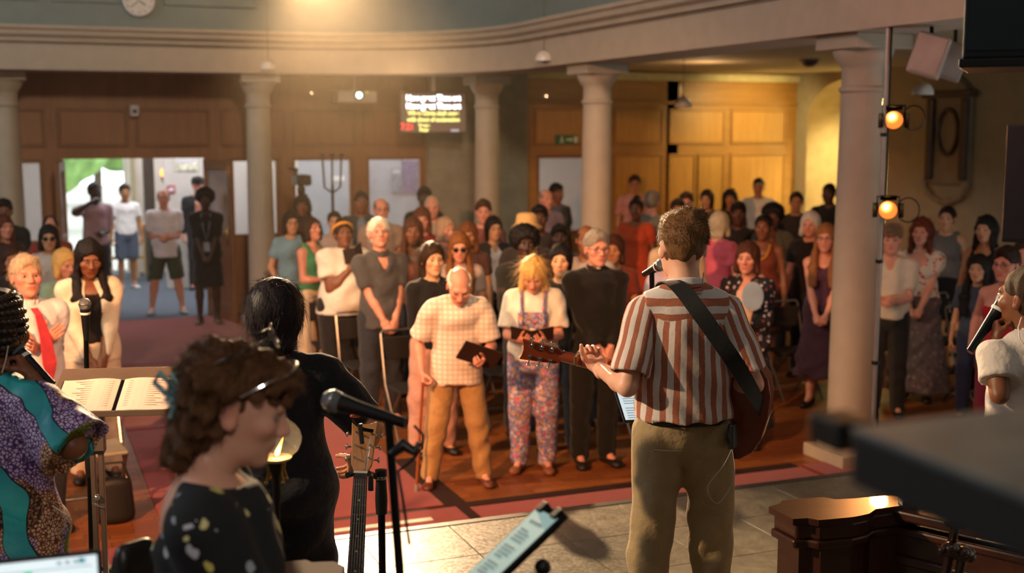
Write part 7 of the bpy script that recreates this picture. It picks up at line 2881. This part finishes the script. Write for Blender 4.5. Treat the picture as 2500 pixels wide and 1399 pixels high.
# ---- music lectern with open ring binder
c = at(292, 958, 4.9)
r = empty('music_lectern', (0, 0, 0))
lp_ = at(232, 1010, 4.9)
r.location = (lp_[0], lp_[1], STAGE_Z)
r.rotation_euler = (0, 0, -YAW + 0.12)
tag(r, 'grey metal music lectern with broad tray at left', 'lectern')
hz = c[2] - STAGE_Z
tray_m = M('lectern_grey', srgb('#6e645a'), 0.45, 0.2)
Rt = np.array(Matrix.Rotation(math.radians(20), 3, 'X'))
ctr = np.array([0.10, 0.02, hz])
MB().box(ctr, (0.52, 0.36, 0.008), Rt).build('tray', tray_m, r, bevel=0.003)
MB().box(ctr + Rt @ np.array([0, -0.18, 0.012]), (0.52, 0.006, 0.026), Rt).build('lip', M('lectern_rail', srgb('#9a8f84'), 0.3, 0.7), r, bevel=0.002)
alu = M('aluminium_post', srgb('#7d746c'), 0.4, 0.8)
for sg in (-1, 1):
    MB().bx(sg * 0.016 - 0.010, sg * 0.016 + 0.010, -0.012, 0.012, 0.02, hz - 0.22).build('post', alu, r, bevel=0.003)
MB().bx(-0.036, 0.036, -0.018, 0.018, hz - 0.24, hz - 0.02).build('post_head', alu, r, bevel=0.006)
MB().bx(-0.03, 0.03, -0.02, 0.02, hz - 0.245, hz - 0.232).build('post_collar', blackp, r)
MB().ball((0, -0.028, hz - 0.42), 0.012).build('knob', chrome, r, True)
MB().tube([(-0.02, -0.02, hz - 0.445), (0.0, -0.035, hz - 0.45), (0.03, -0.035, hz - 0.46)], 0.004, 8).build('hook', chrome, r, True)
for a in (0.4, 2.5, 4.6):
    MB().tube([(0, 0, 0.06), (0.28 * math.cos(a), 0.28 * math.sin(a), 0.012)], 0.012, 8).build('foot', alu, r, True)
bo = empty('song_binder')
tag(bo, 'open white ring binder of sheet music on the lectern tray', 'book')
Rz = np.array(Matrix.Rotation(-YAW + 0.12, 3, 'Z'))
Rb = Rz @ Rt
bc = np.array([lp_[0], lp_[1], STAGE_Z]) + Rz @ (ctr) + Rb @ np.array([0.0, -0.055, 0.006])
bo.matrix_world = frame_matrix(bc, Rb[:, 0], Rb[:, 1], Rb[:, 2])
pg = M('sheet_music_paper', srgb('#d9cfc6'), 0.8, var=0.03)
inkm = M('music_ink', srgb('#a89c94'), 0.8)
for sg in (-1, 1):
    MB().bx(min(0, sg * 0.235), max(0, sg * 0.235), -0.125, 0.125, 0.0, 0.003).build('cover', blackp, bo)
    for q in range(3):
        b = MB()
        n_ = 8
        vs = []
        for i in range(n_ + 1):
            u = i / n_
            x_ = sg * (0.008 + u * (0.212 + 0.004 * q))
            zz = 0.004 + q * 0.0025 + 0.012 * math.sin(math.pi * min(1, u * 1.25)) * (1 - u)
            vs += [(x_, -0.118 - 0.001 * q, zz), (x_, 0.118, zz), (x_, 0.118, zz + 0.002), (x_, -0.118 - 0.001 * q, zz + 0.002)]
        fs = [(0, 1, 2, 3), (n_ * 4 + 3, n_ * 4 + 2, n_ * 4 + 1, n_ * 4)]
        for i in range(n_):
            for j in range(4):
                fs.append((i * 4 + j, i * 4 + (j + 1) % 4, i * 4 + 4 + (j + 1) % 4, i * 4 + 4 + j))
        b._add(vs, fs)
        o = b.build('page', pg, bo)
    for i in range(12):
        y_ = 0.095 - i * 0.0165
        w_ = 0.15 - 0.05 * ((i * 7) % 5) / 5
        MB().bx(min(sg * 0.03, sg * (0.03 + w_)), max(sg * 0.03, sg * (0.03 + w_)), y_, y_ + 0.003, 0.0165, 0.0172).build('text_line', inkm, bo)
for i in range(14):
    MB().lathe([(0.006, -0.001), (0.0075, 0.0), (0.006, 0.001)], c=(0.226, -0.11 + i * 0.017, 0.012), n=10, axis=np.array([[1, 0, 0], [0, 0, 1], [0, -1, 0]])).build('ring', chrome, bo, True)

# ---- second guitar on its stand, headstock up
ht, hb = at(888, 1028, 4.05), at(868, 1400, 3.98)
gd2 = nrm(ht - hb)
org2 = ht - gd2 * 1.03
G2 = guitar('acoustic_guitar', 'acoustic guitar standing upright with pale wood headstock', org2, gd2, -_F * np.array([1, 1, 0.0]), spruce, mahog, maple)
cp_ = empty('guitar_capo', at(882, 1045, 4.02))
tag(cp_, 'black spring capo clipped on the upright headstock', 'capo')
MB().tube([(-0.03, 0, 0.03), (0.0, -0.02, 0.0), (0.035, -0.01, -0.01)], 0.007, 8).build('jaw', blackm, cp_, True)
MB().tube([(-0.01, -0.02, 0.02), (-0.005, -0.03, -0.045)], 0.008, 8).build('lever', blackp, cp_, True)
MB().ball((-0.02, -0.01, 0.045), (0.02, 0.006, 0.008)).build('orange_pad', M('orange_plastic', srgb('#c2502a'), 0.4), cp_, True)
gp = at(932, 1290, 4.12)
gs = empty('guitar_stand', (gp[0], gp[1], STAGE_Z))
tag(gs, 'black guitar stand with neck cradle holding the upright guitar', 'stand')
zt = at(932, 1142, 4.12)[2] - STAGE_Z
MB().tube([(0, 0, 0.02), (0, 0, zt - 0.12)], 0.0125, 12).build('post', blackm, gs, True)
MB().lathe([(0.0, zt - 0.15), (0.019, zt - 0.15), (0.021, zt - 0.10), (0.017, zt - 0.02), (0.02, zt - 0.02), (0.02, zt), (0.0, zt + 0.003)], n=18).build('clutch', blackp, gs, True)
MB().lathe([(0.021, zt - 0.03), (0.0215, zt - 0.025), (0.021, zt - 0.02)], n=18).build('ring', chrome, gs, True)
ck_ = np.array(at(905, 1158, 4.07)) - np.array(gs.location)
ck2 = np.array(at(848, 1160, 4.0)) - np.array(gs.location)
ck3 = np.array(at(905, 1168, 3.98)) - np.array(gs.location)
MB().tube([(0, 0, zt - 0.03), ck_, (ck_ + ck2) / 2 + np.array([0.02, 0.04, 0]), ck2], 0.010, 10).build('cradle', blackp, gs, True)
MB().tube([ck_, ck3, ck3 + np.array([0, 0, -0.04])], 0.009, 10).build('cradle_gate', blackp, gs, True)
for a in (0.6, 2.7, 4.8):
    MB().tube([(0, 0, 0.25), (0.3 * math.cos(a), 0.3 * math.sin(a), 0.012)], 0.010, 8).build('leg', blackm, gs, True)
for sg in (-1, 1):
    MB().tube([(0, 0, 0.12), (sg * 0.12 - 0.1, -0.12, 0.11), (sg * 0.12 - 0.1, -0.22, 0.13)], 0.010, 8).build('body_rest', blackp, gs, True)

# ---- glass oil lamp on a stand
gc = at(688, 1072, 3.45)
r = empty('glass_lamp', (gc[0], gc[1], STAGE_Z))
tag(r, 'round glass globe lamp with burning flame on dark stand', 'lamp')
zc = gc[2] - STAGE_Z
gm, t = newmat('thin_lamp_glass')
t.bs.inputs['Base Color'].default_value = (1, 1, 1, 1)
t.bs.inputs['Roughness'].default_value = 0.02
t.bs.inputs['Alpha'].default_value = 0.11
t.bs.inputs['Specular IOR Level'].default_value = 0.9
_n = t.noise(t.coords(), 6, 2)
t.l(t.ramp(_n.outputs[0], [(0.3, (0.8, 0.8, 0.8)), (0.7, (1, 1, 1))]), t.bs.inputs['Base Color'])
R0 = 0.056
MB().lathe([(R0 * 0.45, -R0 * 0.90), (R0 * 0.8, -R0 * 0.6), (R0 * 0.97, -R0 * 0.2), (R0, 0.05 * R0), (R0 * 0.92, R0 * 0.4), (R0 * 0.7, R0 * 0.72), (R0 * 0.42, R0 * 0.93), (R0 * 0.36, R0 * 1.02)], c=(0, 0, zc), n=32).build('globe', gm, r, True)
brass = M('brass', srgb('#a8813c'), 0.3, 1.0)
MB().lathe([(0.0, -0.062), (0.030, -0.062), (0.043, -0.055), (0.045, -0.050), (0.03, -0.052), (0.0, -0.052)], c=(-0.018, 0, zc), n=28).build('dish', M('lamp_dish', srgb('#c9a888'), 0.35), r, True)
fl, t = newmat('oil_flame')
t.bs.inputs['Base Color'].default_value = (1, 0.5, 0.1, 1)
sp = t.n('ShaderNodeSeparateXYZ')
t.l(t.n('ShaderNodeTexCoord').outputs['Generated'], sp.inputs[0])
t.l(t.ramp(sp.outputs[2], [(0.0, (1.0, 0.75, 0.2)), (0.5, (1.0, 0.45, 0.06)), (1.0, (1.0, 0.2, 0.02))]), t.bs.inputs['Emission Color'])
t.bs.inputs['Emission Strength'].default_value = 7
MB().lathe([(0.0, 0.0), (0.006, 0.006), (0.0075, 0.014), (0.005, 0.03), (0.002, 0.05), (0.0, 0.062)], c=(0, 0, 0), n=14).build('flame', fl, r, True)
o = [ch for ch in r.children if ch.name.startswith('flame')][0]
o.location = (-0.018, 0, zc - 0.048)
o.rotation_euler = (0, math.radians(22), -YAW)
pl = point('flame_glow', (-0.012, -0.01, zc - 0.025), 1.2, (1.0, 0.55, 0.18), 0.01)
pl.parent = r
MB().lathe([(0.024, -0.062), (0.020, -0.085), (0.010, -0.11), (0.013, -0.16), (0.008, -0.2), (0.009, -zc + 0.06)], c=(-0.018, 0, zc), n=16).build('stem', bz, r, True)
for i in range(4):
    a = i * math.pi / 2 + 0.4
    b = MB().tube([(-0.018 + 0.03 * math.cos(a), 0.03 * math.sin(a), zc - 0.06), (-0.018 + 0.026 * math.cos(a), 0.026 * math.sin(a), zc - 0.09), (-0.018 + 0.034 * math.cos(a), 0.034 * math.sin(a), zc - 0.115)], 0.004, 8)
    b.ball((-0.018 + 0.034 * math.cos(a), 0.034 * math.sin(a), zc - 0.118), 0.006, 8, 6)
    b.build('claw', brass, r, True)
MB().lathe([(0.17, 0.0), (0.17, 0.02), (0.06, 0.05), (0.02, 0.09)], c=(-0.018, 0, 0), n=24).build('foot', bz, r, True)

# ---- wooden reading desk edge at the bottom
wp = at(760, 1375, 3.02)
r = empty('wooden_desk', (wp[0], wp[1], STAGE_Z), -YAW + 0.05)
tag(r, 'reddish wooden reading desk top at bottom centre left', 'desk')
wd_ = wood('desk_redwood', srgb('#2e1409'), srgb('#472310'), 0.85, 3, 'x', 0.0)
hz = wp[2] - STAGE_Z
MB().prism([(-0.16, -0.14), (0.085, -0.14), (0.085, -0.02), (0.055, 0.015), (0.0, 0.012), (-0.015, 0.03), (-0.06, 0.02), (-0.16, 0.0)], hz - 0.03, hz).build('top', wd_, r, bevel=0.005)
MB().bx(-0.10, -0.04, -0.10, -0.04, 0.02, hz - 0.03).build('post', wd_, r, bevel=0.006)
MB().bx(-0.2, 0.06, -0.2, 0.06, 0.0, 0.04).build('foot', wd_, r, bevel=0.006)

# ---- carved choir stall at the bottom right
stall_w = wood('stall_mahogany', srgb('#28100a'), srgb('#43200f'), 0.30, 3, 'x', 0.35)
ST_Z = 1.26
outl = [(1877, 1237), (1905, 1229), (1909, 1222), (2007, 1213), (2038, 1219), (2082, 1217), (2225, 1204), (2260, 1228), (2182, 1237), (2138, 1243), (2122, 1254), (2105, 1258), (2085, 1262), (1999, 1270), (1972, 1265), (1936, 1267)]
pts = [atz(a, b_, ST_Z) for a, b_ in outl]
r = empty('choir_stall', (pts[0][0], pts[0][1], STAGE_Z))
tag(r, 'dark carved wooden choir stall with stepped desk top', 'choir stall')
loc2 = [(p[0] - pts[0][0], p[1] - pts[0][1]) for p in pts]
def area2(q):
    return sum(q[i][0] * q[(i + 1) % len(q)][1] - q[(i + 1) % len(q)][0] * q[i][1] for i in range(len(q)))
if area2(loc2) < 0:
    loc2 = loc2[::-1]
HZ = ST_Z - STAGE_Z
MB().prism(loc2, HZ - 0.022, HZ).build('desk_top', stall_w, r)
cx_, cy_ = np.mean([q[0] for q in loc2]), np.mean([q[1] for q in loc2])
sh2 = lambda f: [(cx_ + (q[0] - cx_) * f, cy_ + (q[1] - cy_) * f) for q in loc2]
MB().prism(sh2(0.93), HZ - 0.075, HZ - 0.022).build('moulding', stall_w, r, bevel=0.008)
MB().prism(sh2(0.97), HZ - 0.105, HZ - 0.075).build('moulding', stall_w, r, bevel=0.008)
MB().prism(sh2(0.86), 0.0, HZ - 0.105).build('desk_body', stall_w, r)
# finial block on the corner
fb = atz(2218, 1232, ST_Z)
fb = fb - np.array([pts[0][0], pts[0][1], STAGE_Z])
MB().box((fb[0], fb[1], HZ + 0.012), (0.06, 0.06, 0.024), np.array(Matrix.Rotation(-YAW, 3, 'Z'))).build('finial_base', stall_w, r, bevel=0.004)
for k in range(3):
    q = fb + np.array([math.cos(YAW), -math.sin(YAW), 0]) * (k - 1) * 0.017
    MB().tube([(q[0], q[1], HZ + 0.024), (q[0] + 0.006, q[1], HZ + 0.05), (q[0] + 0.012, q[1], HZ + 0.056)], [0.008, 0.007, 0.003], 8).build('finial_reed', stall_w, r, True)
# the return of the stall running to the right
def stall_rail(z, px0, py0, px1, py1, t_, dz):
    a_, b_ = atz(px0, py0, z), atz(px1, py1, z)
    o0 = np.array([pts[0][0], pts[0][1], STAGE_Z])
    d = b_ - a_
    L_ = np.linalg.norm(d)
    x = d / L_
    y = np.cross([0, 0, 1], x)
    Rm = np.stack([x, y, np.array([0, 0, 1.0])], 1)
    return a_ - o0, Rm, L_


a_, Rm, L_ = stall_rail(ST_Z - 0.03, 2195, 1248, 2560, 1330, 0.06, 0.05)
for (z_, t_, hh) in ((0.0, 0.10, 0.035), (-0.06, 0.07, 0.03), (-0.16, 0.075, 0.035), (-0.30, 0.09, 0.04)):
    MB().box(a_ + Rm @ np.array([L_ / 2, 0.0, z_]), (L_, t_, hh), Rm).build('rail', stall_w, r, bevel=0.008)
MB().box(a_ + Rm @ np.array([L_ / 2, 0.0, -(HZ - 0.03) / 2 - 0.02]), (L_, 0.045, HZ - 0.08), Rm).build('front_panel', stall_w, r)
for k in range(4):
    MB().box(a_ + Rm @ np.array([L_ * (0.15 + 0.24 * k), 0.035, -0.23]), (L_ * 0.17, 0.02, 0.09), Rm).build('panel', stall_w, r, bevel=0.008)
# carved leaf knobs on the return
for (px, py) in ((2335, 1272), (2320, 1342), (2352, 1352)):
    q = at(px, py, 3.55) - np.array([pts[0][0], pts[0][1], STAGE_Z])
    b = MB()
    b.ball(q, (0.028, 0.028, 0.022), 14, 10)
    for i in range(6):
        a = i * math.pi / 3
        b.ball(q + np.array([math.cos(a) * 0.026, math.sin(a) * 0.02, 0.010 * math.sin(a * 2)]), (0.016, 0.012, 0.014), 10, 6)
    b.tube([q, q + np.array([0.0, 0.02, -0.10]), q + np.array([0.02, 0.06, -0.22])], [0.014, 0.012, 0.016], 8)
    b.build('carved_knob', stall_w, r, True)

# ---- black table top very close to the lens at the right
TZ = 2.25
q0, q1, q2 = atz(2078, 1042, TZ), atz(2560, 985, TZ), atz(2560, 1222, TZ)
r = empty('black_table', (q1[0], q1[1], 0))
r.location = (q1[0], q1[1], STAGE_Z)
tag(r, 'blurred black board top jutting in from the right foreground', 'table')
loc3 = [(q[0] - q1[0], q[1] - q1[1]) for q in (q0, q2, q2 + (q1 - q0) * 0.5 + np.array([0.05, 0, 0]), q1 + (q1 - q0) * 0.6)]
if area2(loc3) < 0:
    loc3 = loc3[::-1]
bt = M('board_black_satin', srgb('#121110'), 0.5, var=0.15, vs=20)
MB().prism(loc3, TZ - STAGE_Z - 0.058, TZ - STAGE_Z - 0.004).build('frame', bt, r, bevel=0.004)
MB().prism(loc3, TZ - STAGE_Z - 0.004, TZ - STAGE_Z).build('top', M('board_top_sheen', srgb('#86817a'), 0.5, var=0.2, vs=20), r)  # grey colour stands for the sheen on the black top
e = np.mean([np.array(q) for q in loc3[1:]], axis=0)
MB().bx(e[0] + 0.02, e[0] + 0.16, e[1] - 0.05, e[1] + 0.08, 0.0, TZ - STAGE_Z - 0.04).build('pedestal', bt, r, bevel=0.004)
qa = at(2056, 1052, 1.36) - np.array(r.location)
MB().box(qa, (0.05, 0.06, 0.034), np.array(Matrix.Rotation(-YAW + 0.3, 3, 'Z'))).build('corner_block', blackp, r, bevel=0.004)

# ---- folding chairs of the congregation
chair_m = M('chair_fabric_dark', srgb('#211c1a'), 0.8)
chair_steel = M('chair_steel', srgb('#8f8880'), 0.3, 0.9)


def make_chair(seat_mat):
    r = empty('folding_chair')
    F = Field((-0.23, -0.05, -0.04), (0.23, 0.42, 0.03), 0.02)
    MB().bx(-0.20, 0.20, -0.20, 0.19, 0.43, 0.455).build('seat', seat_mat, r, bevel=0.012)
    MB().box((0, -0.235, 0.74), (0.40, 0.022, 0.20), np.array(Matrix.Rotation(-0.16, 3, 'X'))).build('backrest', seat_mat, r, bevel=0.01)
    for s in (1, -1):
        MB().tube([(s * 0.21, 0.20, 0.0), (s * 0.21, -0.14, 0.46), (s * 0.205, -0.255, 0.86)], 0.011, 8).build('leg', chair_steel, r, True)
        MB().tube([(s * 0.19, -0.24, 0.0), (s * 0.19, 0.16, 0.43)], 0.011, 8).build('leg', chair_steel, r, True)
    MB().tube([(-0.19, -0.18, 0.07), (0.19, -0.18, 0.07)], 0.008, 8).build('stretcher', chair_steel, r, True)
    MB().tube([(-0.205, -0.255, 0.86), (-0.19, -0.262, 0.885), (0.19, -0.262, 0.885), (0.205, -0.255, 0.86)], 0.011, 8).build('top_rail', chair_steel, r, True)
    return r


chair0 = make_chair(chair_m)
used = False
rc = random.Random(3)
spots = []
ppl = [(o.location[0], o.location[1], o['label']) for o in bpy.data.objects if o.type == 'EMPTY' and o.name.startswith('person') and o.location[2] < 0.1]
for (x, y, lab) in ppl:
    if 8.3 < y < 13.5 and not (0.7 < x < 2.7):
        p = (x, y + 0.46)
        if all((p[0] - q[0]) ** 2 + (p[1] - q[1]) ** 2 > 0.3 for q in spots) and all((p[0] - q[0]) ** 2 + (p[1] - q[1]) ** 2 > 0.15 for q in ppl):
            spots.append((p[0], p[1], lab))
for (x, y, lab) in spots[:34]:
    o = chair0 if not used else copy_tree(chair0)
    used = True
    o.location = (x, y, 0)
    o.rotation_euler = (0, 0, math.pi + rc.uniform(-.08, .08))
    ws = lab.replace(',', '').split()[:10]
    while ws[-1] in ('with', 'a', 'an', 'the', 'in', 'and', 'of', 'beside', 'behind', 'between', 'to', 'before', 'just', 'by', 'at'):
        ws = ws[:-1]
    tag(o, 'dark folding chair right behind the ' + ' '.join(ws), 'chair', 'folding chairs in the nave')
cg = make_chair(M('chair_fabric_grey', srgb('#8a8474'), 0.7))
q = atz(225, 1095, 0.45)
cg.location = (q[0], q[1], 0)
cg.rotation_euler = (0, 0, math.pi + 0.1)
tag(cg, 'grey-seated folding chair behind the music lectern', 'chair')
q = atz(282, 1240, 0.13)
r = empty('shoulder_bag', (q[0], q[1] + 0.1, 0))
tag(r, 'black shoulder bag standing beside the grey folding chair', 'bag')
F = Field((-0.16, -0.09, 0), (0.16, 0.09, 0.34), 0.014)
F.cap((0, 0, 0.05), (0, 0, 0.26), (0.13, 0.065), (0.115, 0.05), k=0)
F.plane((0, 0, -1), -0.004)
V, Q = F.net()
obj('pouch', mesh_np('pouch', V, Q), M('bag_black', srgb('#151110'), 0.6), r)
MB().tube([(-0.10, 0, 0.28), (-0.06, 0, 0.40), (0.06, 0, 0.40), (0.10, 0, 0.28)], 0.009, 8).build('handle', M('bag_black', srgb('#151110')), r, True)

# ---- video camera on a tripod at the back of the nave
q = at(735, 440, 15.6)
r = empty('video_camera', (q[0], q[1], 0))
tag(r, 'dark video camera on a tall tripod at the back of the nave', 'camera')
cz = q[2]
MB().bx(-0.09, 0.09, -0.2, 0.14, cz - 0.06, cz + 0.07).build('body', blackp, r, bevel=0.012)
MB().lathe([(0.05, 0.0), (0.055, 0.02), (0.05, 0.12), (0.06, 0.14), (0.0, 0.14)], c=(0, -0.2, cz), n=20, axis=axy).build('lens', blackp, r, True)
MB().tube([(-0.05, 0.05, cz + 0.07), (-0.05, 0.0, cz + 0.14), (-0.16, -0.05, cz + 0.15), (-0.10, -0.14, cz + 0.13)], 0.018, 8).build('top_handle', blackp, r, True)
MB().lathe([(0.03, cz - 0.2), (0.05, cz - 0.16), (0.05, cz - 0.10), (0.03, cz - 0.06)], n=16).build('tripod_head', blackp, r, True)
for a in (0.5, 2.6, 4.7):
    MB().tube([(0.03 * math.cos(a), 0.03 * math.sin(a), cz - 0.18), (0.42 * math.cos(a), 0.42 * math.sin(a), 0.0)], 0.016, 8).build('leg', blackm, r, True)

# booklet in the headband woman's raised hand
for s_ in crowd:
    pass
for o in bpy.data.objects:
    if o.type == 'EMPTY' and o.get('label', '').startswith('large woman'):
        hb_ = at(868, 622, 0.0001 + float(np.dot(np.array(o.location) + np.array([0, 0, 1.3]) - CAM, _F)) - 0.26)
        open_book('booklet', hb_, o.rotation_euler[2], 1.25, 'open pale booklet held up by the woman with yellow headband', '#3a302c', 0.11, 0.16, 0.45, '#b39a90', 0.35)

# ================================================================== stage haze hanging in the nave
hz_o = MB().bx(-8.0, 5.3, 9.4, 15.5, 0.03, 4.5).build('stage_haze', None)
hm = bpy.data.materials.new('stage_haze')
hm.use_nodes = True
nt = hm.node_tree
for n_ in list(nt.nodes):
    nt.nodes.remove(n_)
out_ = nt.nodes.new('ShaderNodeOutputMaterial')
vs_ = nt.nodes.new('ShaderNodeVolumeScatter')
vs_.inputs['Density'].default_value = 0.0115
vs_.inputs['Anisotropy'].default_value = 0.35
vs_.inputs['Color'].default_value = (1, 0.84, 0.62, 1)
nt.links.new(vs_.outputs[0], out_.inputs['Volume'])
hz_o.data.materials.append(hm)
tag(hz_o, 'thin warm stage haze hanging over the nave', 'haze', kind='stuff')
